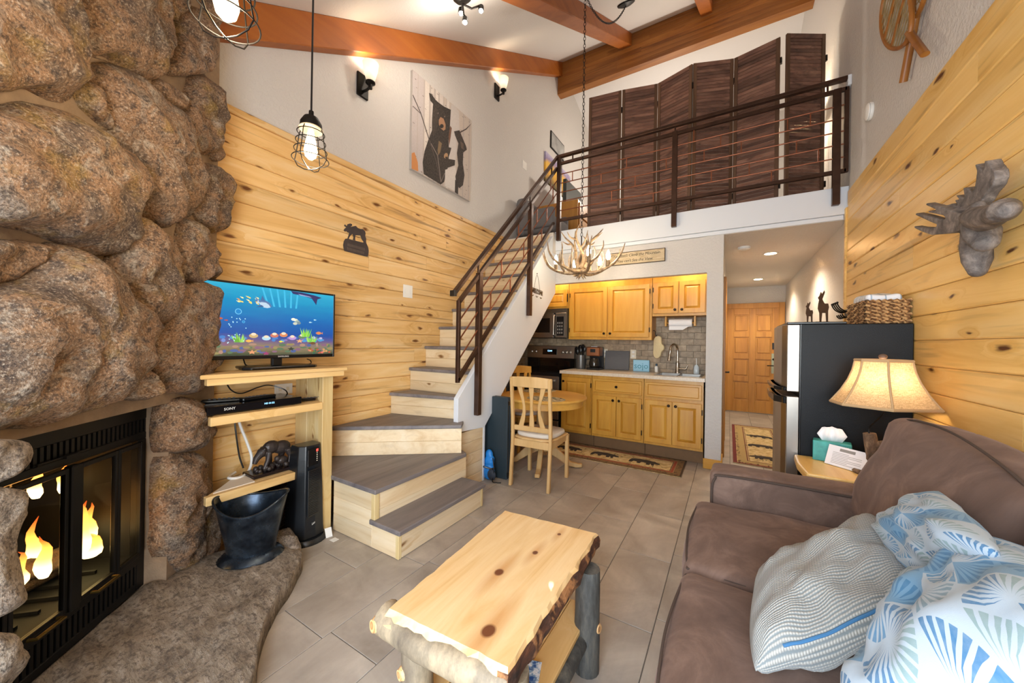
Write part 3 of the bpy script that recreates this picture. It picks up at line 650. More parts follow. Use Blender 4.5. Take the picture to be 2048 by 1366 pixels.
vs, fs = text_mesh('SAMSUNG', .013, .0003, sp=1.15); MB().add(vs, fs, 0, frame((-2.4488, y0+TW*.55, z0+.011), (0, 1, 0), (0, 0, 1))).build('lettering', M_WHITE, TV)
MB().box(-2.485, -2.455, 1.165, 1.225, 1.125, 1.18).build('stand_neck', M_BLKPL, TV, bevel=.006)
MB().prism([(-2.62, 1.03), (-2.42, .985), (-2.385, 1.02), (-2.39, 1.40), (-2.42, 1.43), (-2.62, 1.40)], 1.111, 1.127).build('stand_base', M_BLKPL, TV, bevel=.004)
def tubeobj(name, pts, r, mat, label=None, cat=None, seg=8, group=None, parent=None):
    # smooth path through the points (Catmull-Rom)
    P = [Vector(p) for p in pts]; Q = []
    for i in range(len(P)-1):
        p0, p1, p2, p3 = P[max(i-1, 0)], P[i], P[i+1], P[min(i+2, len(P)-1)]
        for k in range(8):
            s = k/8; Q.append(.5*((2*p1)+(p2-p0)*s+(2*p0-5*p1+4*p2-p3)*s*s+(3*p1-p0-3*p2+p3)*s**3))
    Q.append(P[-1]); o = MB().tube(Q, r, seg).build(name, mat, parent, smooth=True)
    if label: tag(o, label, cat, group)
    return o
tubeobj('loose_cable', [(-2.6, 1.06, 1.24), (-2.63, 1.08, 1.16), (-2.64, 1.12, 1.118), (-2.66, 1.3, 1.116), (-2.6, 1.47, 1.118), (-2.62, 1.50, 1.14), (-2.70, 1.52, 1.15)], .004, M_BLKPL, 'black cable trailing behind the television foot', 'cable')

# ---------------------------------------------------------------- on the shelves
a = onz(412, 826, .884); b = onz(594, 803, .884)
DV = thing('disc_player', (-2.45, 1.05, .883), 'slim black disc player with blue digits on the middle shelf', 'disc player')
MB().box(-2.60, -2.345, .80, 1.29, .887, .93).build('case', plain('gloss_black', '#0e0e11', .15), DV, bevel=.003)
m = MB(); [m.lathe([(.014, 0), (.014, .005)], 10, frame((x, y, .8822), (1, 0, 0), (0, 1, 0))) for x in (-2.57, -2.38) for y in (.84, 1.25)]; m.build('foot', M_BLKPL, DV)
vs, fs = text_mesh('SONY', .02, .0003); MB().add(vs, fs, 0, frame((-2.3447, .90, .910), (0, 1, 0), (0, 0, 1))).build('lettering', M_WHITE, DV)
vs, fs = text_mesh('HD 01:52', .014, .0003); MB().add(vs, fs, 0, frame((-2.3447, 1.10, .914), (0, 1, 0), (0, 0, 1))).build('display_digits', emis('blue_digits', '#8fd0ff', 1.5), DV)
def remote(c, rz, L=.18, lab='', mat=None):
    r = thing('remote_control', c, lab, 'remote', rz=rz)
    M = Matrix.Translation(Vector(c)) @ Matrix.Rotation(rz, 4, 'Z')
    MB().box(-L/2, L/2, -.022, .022, 0, .018, M=M).build('case', mat or M_BLKPL, r, bevel=.005)
    m = MB()
    for i in range(6):
        for j in range(3): m.box(-L/2+.03+i*.022, -L/2+.042+i*.022, -.016+j*.012, -.008+j*.012, .018, .0205, M=M)
    m.build('buttons', plain('grey_rubber', '#5c5c60', .6), r); return r
remote((-2.50, .93, .930), R(70), .2, 'long black remote lying on the left end of the disc player')
remote((-2.46, 1.09, .930), R(100), .2, 'black remote with pale buttons lying midway on the disc player')
remote((-2.44, 1.365, .883), R(80), .12, 'short black remote lying alone at the end of the middle shelf')
tubeobj('signal_cable', [(-2.66, .99, 1.05), (-2.62, 1.01, .98), (-2.60, 1.06, .955), (-2.58, 1.14, .985), (-2.60, 1.22, .99), (-2.56, 1.3, .95), (-2.6, 1.33, .89)], .004, M_BLKPL, 'thin black cable looping behind the disc player', 'cable')
O = thing('power_outlet', (XL+.02, 1.36, .92), 'white double socket under the top shelf', 'outlet')
MB().box(XL+.019, XL+.028, 1.30, 1.42, .905, .98).build('face_plate', M_WHITE, O, bevel=.003)
m = MB(); [m.box(XL+.028, XL+.030, 1.325+i*.05, 1.345+i*.05, .93, .955) for i in range(2)]; m.build('socket', M_ALMOND, O)
tubeobj('white_cable', [(-2.66, 1.06, .83), (-2.64, 1.07, .75), (-2.62, 1.10, .64), (-2.60, 1.12, .54), (-2.56, 1.09, .475), (-2.5, 1.02, .464), (-2.52, .97, .47), (-2.58, 1.0, .463), (-2.62, 1.04, .464)], .008, M_WHITE, 'thick white cable hanging down and curling on the bottom shelf', 'cable')
tubeobj('black_cable', [(-2.68, 1.05, .83), (-2.67, 1.06, .7), (-2.67, 1.08, .55), (-2.66, 1.1, .466)], .005, M_BLKPL, 'black cable hanging straight down beside the white one', 'cable')
# bear figurine: one cast piece on a plinth
BG = thing('bear_figurine', (-2.47, 1.17, .456), 'dark bronze bear and cub figurine on a black plinth', 'figurine')
M_BRZ = plain('dark_bronze', '#3a322f', .45, .3, .3, 60, .3)
MB().box(-2.555, -2.405, 1.05, 1.31, .457, .477).build('plinth', plain('plinth_black', '#1a1214', .25), BG, bevel=.005)
m = MB(); bx = -2.475
def blob(y, z, r, sc=(1, 1, 1), x=bx): m.sphere((x, y, z), r, 12, 8, sc=sc)
blob(1.235, .60, .044, (.75, 1.3, .95)); blob(1.175, .612, .042, (.8, 1.2, 1)); blob(1.125, .592, .03); m.tube([(bx, 1.12, .59), (bx+.004, 1.09, .56), (bx+.008, 1.078, .532)], [.026, .019, .012], 10)
m.tube([(bx+.02, 1.155, .59), (bx+.025, 1.145, .54), (bx+.025, 1.125, .49)], [.02, .014, .012], 8); m.tube([(bx-.02, 1.17, .57), (bx-.025, 1.18, .52), (bx-.025, 1.18, .48)], [.02, .014, .012], 8)
m.tube([(bx+.02, 1.265, .585), (bx+.025, 1.28, .54), (bx+.025, 1.27, .49)], [.024, .017, .013], 8); m.tube([(bx-.02, 1.255, .58), (bx-.025, 1.245, .53), (bx-.025, 1.24, .48)], [.024, .017, .013], 8)
m.sphere((bx+.02, 1.128, .612), .011, 8, 6); m.sphere((bx-.02, 1.13, .612), .011, 8, 6)
blob(1.225, .525, .026, (.9, 1.3, 1), bx+.035); blob(1.195, .54, .018, x=bx+.035)
for i in range(26): m.sphere((bx+random.uniform(-.05, .055), 1.18+random.uniform(-.1, .11), .484+random.uniform(0, .012)), random.uniform(.009, .018), 8, 6)
m.build('bears', M_BRZ, BG, smooth=True, mods=[('REMESH', dict(mode='VOXEL', voxel_size=.0028, use_smooth_shade=True))])
tag(MB().prism([(-2.37, .84), (-2.37, 1.04), (-2.54, 1.06), (-2.54, 1.0)], .457, .462).build('paper_sheet', plain('cream_paper', '#ddd0bd', .6)), 'cream sheets lying on the bottom shelf beside the chimney', 'paper')
tag(MB().box(-2.52, -2.42, 1.33, 1.40, .457, .485).build('red_packet', plain('red_card', '#b02a24', .5), bevel=.004), 'small red packet on the bottom shelf beside the heater', 'packet')
# coal bucket
CB = thing('coal_bucket', (-2.16, 1.0, .115), 'black metal coal scuttle with flared rim standing on the hearth', 'bucket')
t = NT('blackened_tin'); nn = t.noise(t.obj(), 14, 5, .6); t.p(Base_Color=t.ramp(nn, [(.35, '#232a33'), (.7, '#4a5663')]), Metallic=.8, Roughness=t.math('ADD', .16, t.math('MULTIPLY', nn, .2))); M_TIN = t.m
bc = onz(503, 1097, .135); bcx, bcy = bc.x*.983, bc.y*.983
SEG = 64; ax = Vector((math.cos(R(50)), math.sin(R(50))))  # long axis of the oval
def brow(z, rx, ry, dip=0.0, shift=0.0, flute=0.0):
    out = []
    for k in range(SEG):
        a = 2*math.pi*k/SEG; f = 1+flute*math.cos(a*SEG/2)
        lx, ly = .88*rx*math.cos(a)*f+shift, .84*ry*math.sin(a)*f
        w = Vector((bcx, bcy)) + ax*lx + Vector((-ax.y, ax.x))*ly
        zz = z + dip*(abs(math.cos(a))**2.2) - dip*.55*max(0, -math.sin(a))**3
        out.append((w.x, w.y, zz))
    return out
rows = [brow(.116, .172, .142), brow(.120, .174, .144, flute=.012), brow(.142, .150, .122, flute=.016), brow(.150, .128, .098), brow(.2, .135, .104), brow(.28, .155, .122), brow(.345, .172, .138, .015), brow(.40, .192, .155, .045), brow(.405, .19, .153, .045), brow(.345, .169, .135, .015), brow(.28, .152, .119), brow(.2, .132, .101), brow(.155, .12, .09)]
m = MB(); vs = [v for r_ in rows for v in r_]
fs = [(i*SEG+k, i*SEG+(k+1) % SEG, (i+1)*SEG+(k+1) % SEG, (i+1)*SEG+k) for i in range(len(rows)-1) for k in range(SEG)]
fs += [tuple(range(SEG-1, -1, -1)), tuple((len(rows)-1)*SEG+k for k in range(SEG))]
m.add(vs, fs).build('bucket_body', M_TIN, CB, smooth=True)
rim = brow(.403, .193, .156, .045); MB().tube(rim+[rim[0]], .006, 8, cap=False).build('rolled_rim', M_TIN, CB, smooth=True)
# tower heater
HT = thing('tower_heater', (-2.29, 1.36, 0), 'black ceramic tower heater standing beside the stairs', 'heater')
hx, hy = -2.36, 1.335
m = MB(); prof = [(.10, 0), (.095, .05), (.088, .3), (.078, .5), (.072, .585)]
rw = []
for hw, z in prof:
    rw.append([(hx-.075*hw/.1, hy-hw, z+.03), (hx+.045*hw/.1, hy-hw, z+.03), (hx+.09*hw/.1, hy-hw*.55, z+.03), (hx+.10*hw/.1, hy+hw*.1, z+.03), (hx+.085*hw/.1, hy+hw*.75, z+.03), (hx+.04*hw/.1, hy+hw, z+.03), (hx-.075*hw/.1, hy+hw, z+.03)])
n_ = 7; vs = [v for r_ in rw for v in r_]; fs = [(i*n_+k, i*n_+(k+1) % n_, (i+1)*n_+(k+1) % n_, (i+1)*n_+k) for i in range(len(rw)-1) for k in range(n_)] + [tuple(range(n_-1, -1, -1)), tuple((len(rw)-1)*n_+k for k in range(n_))]
M_HEAT = plain('heater_black', '#15181c', .3)
m.add(vs, fs).build('heater_body', M_HEAT, HT, bevel=.006, bseg=2)
MB().lathe([(.125, 0), (.125, .012), (.11, .03)], 28, frame((hx+.01, hy, 0), (1, 0, 0), (0, 1, 0))).build('heater_base', M_HEAT, HT, smooth=True)
HM = frame((hx+.092, hy-.005, 0), (-.22, .975, 0), (0, 0, 1))
MB().box(-.045, .045, .17, .47, .0, .006, M=HM).build('grille_frame', M_BLKPL, HT, bevel=.004)
gb = MB().box(-.036, .036, .182, .186, .006, .009, M=HM).build('grille_bar', M_HEAT, HT)
for i in range(1, 26): share(gb, gb.location+Vector((0, 0, i*.0108)), HT)
MB().box(-.04, .04, .49, .60, -.012, -.004, M=HM).build('control_panel', plain('panel_gloss', '#08090b', .1), HT, bevel=.003)
m = MB(); m.box(.022, .036, .575, .59, -.004, -.003, M=HM); m.build('red_light', emis('red_led', '#ff3a30', 2.5), HT)
m = MB(); [m.lathe([(.004, 0), (.004, .001)], 8, HM @ Matrix.Translation((.028, .515+i*.013, -.004))) for i in range(5)]; m.build('buttons', M_ALMOND, HT)
vs, fs = text_mesh('Lasko', .02, .0003, shear=.3); MB().add(vs, fs, 0, HM @ Matrix.Translation((.01, .125, .004)) @ Matrix.Rotation(R(12), 4, 'Z')).build('lettering', M_WHITE, HT)
tag(MB().box(-2.20, -2.155, 1.40, 1.44, .0005, .0015).build('paper_label', M_WHITE), 'white paper label lying on the floor in front of the heater', 'label')
Q = frame((-2.24, 1.42, .03), (.3, .95, 0), (-.3, 0, .95)); tag(MB().box(-.02, .02, -.03, .03, 0, .001, M=Q).build('paper_label', M_WHITE), 'white paper label hanging from the heater cord', 'label')
# wicker basket under the shelf
WB = thing('wicker_basket', (-2.52, 1.17, 0), 'dark brown wicker basket under the shelf behind the bucket', 'basket')
t = NT('dark_wicker'); w1 = t('TexWave', {'Scale': 22, 'Distortion': 2.0}, bands_direction='Z'); nn = t.noise(t.obj(), 40, 3); t.p(Base_Color=t.ramp(t.math('MULTIPLY', w1.outputs[1], nn), [(.1, '#1e120c'), (.5, '#5b3520')]), Roughness=.6); t.bump(w1.outputs[1], .8, .01); M_WICK = t.m
MB().lathe([(.11, .001), (.125, .1), (.135, .24), (.138, .34), (.128, .34), (.12, .24), (.1, .02)], 32, frame((-2.58, 1.20, 0), (1, 0, 0), (0, 1, 0))).build('basket_body', M_WICK, WB, smooth=True)
r0 = None
for i in range(15):
    rr = .112+.026*min(1, i/12); o = MB().tube([(-2.58+(rr+.003)*math.cos(2*math.pi*k/28), 1.20+(rr+.003)*math.sin(2*math.pi*k/28), .02+i*.0225+.003*(-1)**(k)) for k in range(29)], .007, 6, cap=False).build('woven_strand', M_WICK, WB, smooth=True)
# ---------------------------------------------------------------- staircase
STAIR = thing('staircase', (-2.2, 2.6, 0), 'pine staircase with grey treads winding up to the loft', 'stairs')
def tread(poly, z, th=.03, mat=None):
    o = MB().prism(poly, z-th, z).build('tread', mat or M_TREAD, STAIR, bevel=.006, bseg=2); return o
def rboards(p0, p1, z0, z1, n=2, th=.018, mat=None, inn=None):
    """a riser made of n boards between plan points p0 -> p1"""
    p0, p1 = Vector(p0), Vector(p1); d = (p1-p0); L = d.length; d.normalize(); nn_ = Vector((d.y, -d.x))
    M = frame((p0.x, p0.y, 0), (d.x, d.y, 0), (0, 0, 1))
    h = (z1-z0)/n
    for i in range(n): MB().box(0, L, z0+i*h+.0006, z0+(i+1)*h-.0006, -th, 0, M=M).build('riser_board', mat or M_RISER, STAIR, bevel=.002)
Z1, Z2, Z3 = .18, .376, .615
# first step
tread([(-1.635, 1.475), (-1.635, 2.35), (-1.91, 2.35), (-1.91, 1.475)], Z1)
rboards((-1.657, 1.515), (-1.657, 2.31), .002, Z1-.03, 1, mat=M_RISERY)
rboards((-1.90, 1.49), (-1.68, 1.49), .002, Z1-.03, 1)
for x, y in ((-1.657-.012, 1.5), (-1.657-.012, 2.325)): MB().box(x-.014, x+.014, y-.012, y+.012, .002, Z1-.03).build('corner_post', M_PINEZ, STAIR, bevel=.002)
# second step, a broad platform
tread([(-1.85, 1.472), (-1.85, 2.37), (-1.93, 2.42), (-2.6, 1.95), (XL+.02, 1.80), (XL+.02, 1.482), (-2.335, 1.482), (-2.335, 1.472)], Z2)
rboards((-1.875, 1.52), (-1.875, 2.40), .002, Z2-.03, 3, mat=M_RISERY)
rboards((-2.30, 1.49), (-1.90, 1.49), .002, Z2-.03, 3)
MB().box(-1.902, -1.868, 1.484, 1.52, Z1, Z2-.03).build('corner_post', M_PINEZ, STAIR, bevel=.002)
# third step, a winder
a3, b3 = Vector((XL+.02, 1.69)), Vector((-1.885, 2.345)); d3 = (b3-a3).normalized(); o3 = Vector((d3.y, -d3.x))*.028
tread([tuple(a3+o3+d3*.02), tuple(b3+o3), (-1.965, 2.47), (-1.965, 2.52), (XL+.02, 2.36)], Z3)
rboards(tuple(a3), tuple(b3), Z2, Z3-.03, 2)
# fourth step, slightly turned, then the straight flight
a4, b4 = Vector((XL+.02, 2.315)), Vector((-2.0, 2.475)); d4 = (b4-a4).normalized(); o4 = Vector((d4.y, -d4.x))*.028
Z4 = .815
tread([tuple(a4+o4), tuple(b4+o4), (-2.0, 2.68), (XL+.02, 2.62)], Z4)
rboards(tuple(a4), tuple(b4), Z3, Z4-.03, 2)
for k in range(5, 13):
    y = 2.55+.2085*(k-5); z = 1.035+.2106*(k-5); zp = z-.2106 if k > 5 else Z4
    tread([(XL+.02, y-.022), (-2.002, y-.022), (-2.002, y+.235), (XL+.02, y+.235)], z)
    rboards((XL+.02, y), (-2.002, y), zp, z-.03, 2)
rboards((XL+.02, 2.55+.2085*8), (-2.002, 2.55+.2085*8), 1.035+.2106*7, 2.70, 2)
MB().prism([(2.375, .53), (2.375, .815), (4.27, 2.72), (4.32, 2.745), (4.32, 1.95), (2.765, .50)], -2.0, -1.952, YZ(0)).build('stringer', M_FASC, STAIR, bevel=.002)
MB().prism([(2.78, .56), (4.32, 2.0), (4.32, 2.03), (2.78, .59)], XL+.02, -2.001, YZ(0)).build('soffit', M_FASC, STAIR)
n_ = 5; h = .51/n_
for i in range(n_): MB().box(-1.972, -1.957, 2.36 if i > 2 else 1.9, 2.75, .002+i*h, (i+1)*h).build('side_board', M_RISERY, STAIR, bevel=.002)
MB().box(-1.99, -1.953, 2.75, 2.778, .002, .53).build('side_trim', M_FASC, STAIR, bevel=.002)

# ---------------------------------------------------------------- stair railing (bronze steel)
def sq(m, p, q, w, w2=None):
    p, q = Vector(p), Vector(q); d = (q-p).normalized(); s = Vector((1, 0, 0)) if abs(d.x) < .7 else Vector((0, 1, 0))
    u = d.cross(s).normalized(); s = u.cross(d); M = frame(p, s, u, d); w2 = w2 or w
    m.box(-w/2, w/2, -w2/2, w2/2, 0, (q-p).length, M=M); return m
SR = thing('stair_railing', (-1.93, 3.3, .65), 'bronze steel railing with thin slanting rods up the staircase', 'railing')
rx = -1.928
for y, z0, z1 in ((2.62, .64, 1.915), (3.565, 1.60, 2.86)):
    MB().box(rx-.024, rx+.024, y-.026, y+.026, z0, z1).build('post', M_IRON, SR, bevel=.003)
sl_ = 1.0
tz = lambda y: 1.625+(y-2.335)*sl_; bz = lambda y: .975+(y-2.335)*sl_
sq(MB(), (rx, 2.335, .955), (rx, 2.335, 1.64), .03, .03).build('end_upright', M_IRON, SR, bevel=.002)
sq(MB(), (rx, 2.335, tz(2.335)), (rx, 4.26, tz(4.26)), .03, .034).build('top_rail', M_IRON, SR, bevel=.002)
sq(MB(), (rx, 2.335, bz(2.335)), (rx, 4.18, bz(4.18)), .03, .034).build('bottom_rail', M_IRON, SR, bevel=.002)
hr = sq(MB(), (rx-.005, 2.285, 1.70), (rx-.005, 4.30, 1.70+2.015*1.005), .045, .03).build('handrail', M_IRON, SR, bevel=.004)
sq(MB(), (rx-.005, 2.27, 1.667), (rx-.005, 2.27, 1.715), .05, .034).build('handrail_end', M_BLKPL, SR, bevel=.003)
for i in range(1, 4):
    f = i/4
    z_ = lambda y, f=f: bz(y)*(1-f)+tz(y)*f
    MB().tube([(rx, 2.335, z_(2.335)), (rx, 4.26, z_(4.26))], .0065, 8).build('rod', M_RUST, SR, smooth=True)
for y, f0, f1 in ((2.80, .25, .5), (2.98, .5, .75), (3.15, 0, .25), (3.3, .75, 1), (3.42, .25, .5), (3.72, .5, .75), (3.85, 0, .25), (3.98, .25, .5), (4.08, .75, 1), (4.15, .5, .75)):
    zz = lambda f: bz(y)*(1-f)+tz(y)*f
    MB().box(rx-.005, rx+.005, y-.005, y+.005, zz(f0), zz(f1)).build('spacer', M_RUST, SR)
for y in (2.60, 3.55, 4.1): MB().box(rx-.007, rx+.007, y-.007, y+.007, tz(y)+.01, 1.70+(y-2.285)*1.005).build('rail_bracket', M_IRON, SR)

LR = thing('loft_railing', (-.5, 4.275, 2.6), 'bronze steel railing with horizontal rods along the loft edge', 'railing')
ly = 4.274
for x, z0, z1, w in ((-1.90, 2.615, 3.69, .026), (-.533, 2.585, 3.625, .026), (.806, 2.578, 3.62, .027)):
    MB().box(x-w, x+w, ly-.024, ly+.024, z0, z1).build('post', M_IRON, LR, bevel=.003)
sq(MB(), (-1.93, ly-.005, 3.695), (.885, ly-.005, 3.695), .05, .034).build('handrail', M_IRON, LR, bevel=.004)
MB().box(.872, .898, ly-.035, ly+.025, 3.62, 3.71).build('wall_plate', M_FASC, LR, bevel=.003)
sq(MB(), (-1.88, ly, 3.605), (.872, ly, 3.605), .03, .034).build('top_rail', M_IRON, LR, bevel=.002)
sq(MB(), (-1.88, ly, 2.875), (.872, ly, 2.875), .03, .034).build('bottom_rail', M_IRON, LR, bevel=.002)
sq(MB(), (.872, ly, 2.86), (.872, ly, 3.62), .03, .03).build('end_upright', M_IRON, LR, bevel=.002)
lv = [2.875, 3.0, 3.117, 3.234, 3.351, 3.468, 3.605]
rod = None
for z in lv[1:-1]:
    if rod is None: rod = MB().tube([(-1.88, ly, z), (.87, ly, z)], .0065, 8).build('rod', M_RUST, LR, smooth=True); zb = z
    else: share(rod, rod.location+Vector((0, 0, z-zb)), LR)
for x, i in ((-1.72, 4), (-1.62, 0), (-1.35, 3), (-1.22, 1), (-1.05, 4), (-.95, 2), (-.75, 0), (-.62, 3), (-.35, 5), (-.25, 3), (-.1, 4), (-.18, 1), (.08, 3), (.15, 1), (.33, 0), (.45, 4), (.52, 2), (.62, 4), (.68, 1)):
    MB().box(x-.005, x+.005, ly-.005, ly+.005, lv[i], lv[i+1]).build('spacer', M_RUST, LR)
for x in (-1.72, -.533, .74): MB().box(x-.007, x+.007, ly-.007, ly+.007, 3.615, 3.685).build('rail_bracket', M_IRON, LR)

# ---------------------------------------------------------------- folding louvred screen in the loft
FS = thing('folding_screen', (-.5, 4.7, 2.722), 'dark brown louvred folding screen standing across the loft', 'screen')
zt = 4.52
pp = [(1178, 197), (1244, 181), (1316, 168), (1386, 128), (1468, 118), (1562, 74)]
pts = [onz(x, y, zt) for x, y in pp]
xy = [Vector((v.x, v.y)) for v in pts] 
M_LOUVZ = wood('walnut_upright', '#7a5a44', '#64462f', '#47301f', 2, .1, .5, '#33221a', streak=.4, var=.1)
def spanel(p, q):
    d = (q-p); L = d.length; d.normalize(); M = frame((p.x, p.y, 2.724), (d.x, d.y, 0), (0, 0, 1)); H_ = zt-2.724
    c = p+(q-p)/2
    P = thing('screen_panel', (c.x, c.y, 2.724), 'x', None); del P['label']; adopt(P, FS)
    e = .004; w = .036
    for a_ in (e, L-e-w): MB().box(a_, a_+w, 0, H_, -.012, .012, M=M).build('upright', M_LOUVZ, P, bevel=.002)
    for a_, b__ in ((0, .06), (H_-.045, H_)): MB().box(e+w, L-e-w, a_, b__, -.011, .011, M=M).build('cross_rail', M_LOUV, P, bevel=.002)
    z = .07
    while z < H_-.06:
        if True:
            S = M @ Matrix.Translation((0, z+.018, 0)) @ Matrix.Rotation(R(-6), 4, 'X')
            MB().box(e+w, L-e-w, -.0178, .0178, -.003, .003, M=S).build('slat', M_LOUV, P)
        z += .0375
    for zz in (.25, H_-.25): MB().box(L-.004, L+.012, zz-.03, zz+.03, -.016, .016, M=M).build('hinge', M_DARKIRON, P)
q_ = list(zip(xy, xy[1:]))
for a, b in q_: spanel(a, b)
v0, v1 = onz(1572, 68, zt), onz(1651, 69, zt); spanel(Vector((v0.x, v0.y)), Vector((v1.x, v1.y)))
# ---------------------------------------------------------------- kitchen
def ring(x0, x1, z0, z1, w, y0, y1, wz=None, M=None):
    wz = wz or w; m = MB()
    o = [(x0, z0), (x1, z0), (x1, z1), (x0, z1)]; i = [(x0+w, z0+wz), (x1-w, z0+wz), (x1-w, z1-wz), (x0+w, z1-wz)]
    vs = [(a, y0, b) for a, b in o] + [(a, y0, b) for a, b in i] + [(a, y1, b) for a, b in o] + [(a, y1, b) for a, b in i]
    fs = []
    for k in range(4):
        n = (k+1) % 4
        fs += [(k, n, 4+n, 4+k), (8+k, 12+k, 12+n, 8+n), (k, 8+k, 8+n, n), (4+k, 4+n, 12+n, 12+k)]
    return m.add(vs, fs, 0, M)
M_KNOB = plain('oiled_bronze_knob', '#2a2018', .35, .8)
def knob(x, y, z, parent):
    return MB().lathe([(.006, 0), (.006, .012), (.015, .016), (.016, .024), (.009, .03)], 14, frame((x, y, z), (1, 0, 0), (0, 0, 1), (0, -1, 0))).build('knob', M_KNOB, parent, smooth=True)
def rdoor(x0, x1, z0, z1, y, parent, kx=None, kz=None, hinge=None, name='door', w=.055, mat=None):
    d = ring(x0, x1, z0, z1, w, y, y+.02).build(name, mat or M_CAB, parent, bevel=.003)
    a, b, c, e = x0+w-.004, x1-w+.004, z0+w-.004, z1-w+.004; s = .028
    vs = [(a, y+.019, c), (b, y+.019, c), (b, y+.019, e), (a, y+.019, e), (a+s, y+.003, c+s), (b-s, y+.003, c+s), (b-s, y+.003, e-s), (a+s, y+.003, e-s)]
    MB().add(vs, [(0, 1, 5, 4), (1, 2, 6, 5), (2, 3, 7, 6), (3, 0, 4, 7), (4, 5, 6, 7), (3, 2, 1, 0)]).build('raised_panel', mat or M_CAB, d)
    if kx is not None: knob(kx, y, kz, d)
    if hinge is not None:
        for zz in (z0+.09, z1-.09): MB().box(hinge-.005, hinge+.005, y-.004, y+.012, zz-.028, zz+.028).build('hinge', M_KNOB, d)
    return d
def cabinet(x0, x1, z0, z1, yf, yb, label, doors, name='base_cabinet', cat='cabinet', drawers=(), toe=True, ctop=None):
    c = thing(name, ((x0+x1)/2, (yf+yb)/2, 0 if toe else z0), label, cat)
    MB().box(x0+.002, x1-.002, yf+.022, yb, z0, ctop or z1).build('carcass', M_CAB, c)
    if ctop: MB().box(x0+.002, x1-.002, yf+.022, yf+.04, ctop, z1).build('face_frame', M_CAB, c)
    if toe: MB().box(x0+.002, x1-.002, yf+.13, yb, 0.001, z0).build('toe_kick', plain('toe_board', '#7a5a36', .6, var=.1), c)
    for d in doors: rdoor(*d[:4], yf, c, *d[4:])
    for a, b, e, f, kn in drawers:
        dd = ring(a, b, e, f, .03, yf, yf+.02, .025).build('drawer', M_CABH, c, bevel=.003)
        MB().box(a+.028, b-.028, yf+.006, yf+.018, e+.023, f-.023).build('drawer_panel', M_CABH, dd, bevel=.006)
        if kn: knob((a+b)/2, yf+.006, (e+f)/2, dd)
    return c
ZB, ZC, yf = .155, .905, 4.345
cabinet(-1.868, -1.459, ZB, ZC, yf, 4.93, 'honey base cabinet with one tall door beside the range', [(-1.85, -1.47, .185, .865, -1.825, .81, -1.466)])
cabinet(-1.457, -.838, ZB, ZC, yf, 4.93, 'honey base cabinet with a knobbed drawer above two doors', [(-1.44, -1.152, .185, .665, -1.185, .62), (-1.146, -.858, .185, .665, -1.113, .62, -.855)], drawers=[(-1.44, -.858, .70, .865, True)])
cabinet(-.836, -.226, ZB, ZC, yf, 4.93, 'honey sink cabinet with a plain false drawer front above two doors', [(-.82, -.535, .185, .665, -.568, .62), (-.529, -.244, .185, .665, -.496, .62, -.238)], drawers=[(-.82, -.244, .70, .865, False)], ctop=.79)
t = NT('pale_laminate'); nn = t.noise(t.obj(), 60, 4); t.p(Base_Color=t.ramp(nn, [(.35, '#c8b9a4'), (.65, '#d8cbb8')]), Roughness=.35); M_LAM = t.m
WT = thing('worktop', (-1.04, 4.63, .906), 'long pale laminate worktop over the base cabinets', 'worktop')
m = MB(); m.box(-1.872, -.72, 4.312, 4.941, .907, .945); m.box(-.72, -.27, 4.312, 4.40, .907, .945); m.box(-.72, -.27, 4.84, 4.941, .907, .945); m.box(-.27, -.214, 4.312, 4.941, .907, .945); m.build('worktop_slab', M_LAM, WT)
SK = thing('kitchen_sink', (-.5, 4.62, .8), 'stainless double sink set into the worktop', 'sink')
ring(-.74, -.25, 4.385, 4.855, .03, .9455, .951, M=frame((0, 0, 0), (1, 0, 0), (0, 0, 1), (0, 1, 0))).build('sink_rim', M_STEEL, SK, bevel=.002)
for a, b in ((-.715, -.50), (-.485, -.275)):
    m = MB(); m.box(a, b, 4.41, 4.83, .80, .803); m.box(a, a+.003, 4.41, 4.83, .803, .945); m.box(b-.003, b, 4.41, 4.83, .803, .945); m.box(a+.003, b-.003, 4.41, 4.413, .803, .945); m.box(a+.003, b-.003, 4.827, 4.83, .803, .945); m.build('basin', M_STEEL, SK)
MB().box(-.50, -.485, 4.41, 4.83, .93, .949).build('sink_divider', M_STEEL, SK)
FC = thing('kitchen_tap', (-.545, 4.885, .945), 'tall brushed gooseneck tap with side lever at the sink', 'tap')
fx, fy = -.545, 4.885; M_NICK = plain('brushed_nickel', '#b9b0a3', .22, 1.0)
m = MB(); m.lathe([(.03, 0), (.03, .01), (.022, .03), (.02, .12), (.014, .15)], 18, frame((fx, fy, .946), (1, 0, 0), (0, 1, 0))); m.build('tap_base', M_NICK, FC, smooth=True)
arc = [(fx, fy, 1.09), (fx, fy, 1.20)] + [(fx-.035+.035*math.cos(a), fy-.06+.06*math.cos(a), 1.22+.085*math.sin(a)) for a in [math.pi*k/10 for k in range(11)]] + [(fx-.073, fy-.122, 1.18)]
MB().tube(arc, [.012]*(len(arc)-1)+[.013], 12).build('tap_spout', M_NICK, FC, smooth=True)
MB().tube([(fx-.073, fy-.122, 1.185), (fx-.078, fy-.128, 1.13), (fx-.08, fy-.13, 1.10)], [.014, .017, .02], 12).build('spray_head', M_NICK, FC, smooth=True)
MB().tube([(fx+.015, fy, 1.0), (fx+.06, fy-.005, 1.0), (fx+.10, fy-.01, 1.005), (fx+.115, fy-.012, 1.05)], [.013, .012, .009, .005], 10).build('tap_lever', M_NICK, FC, smooth=True)
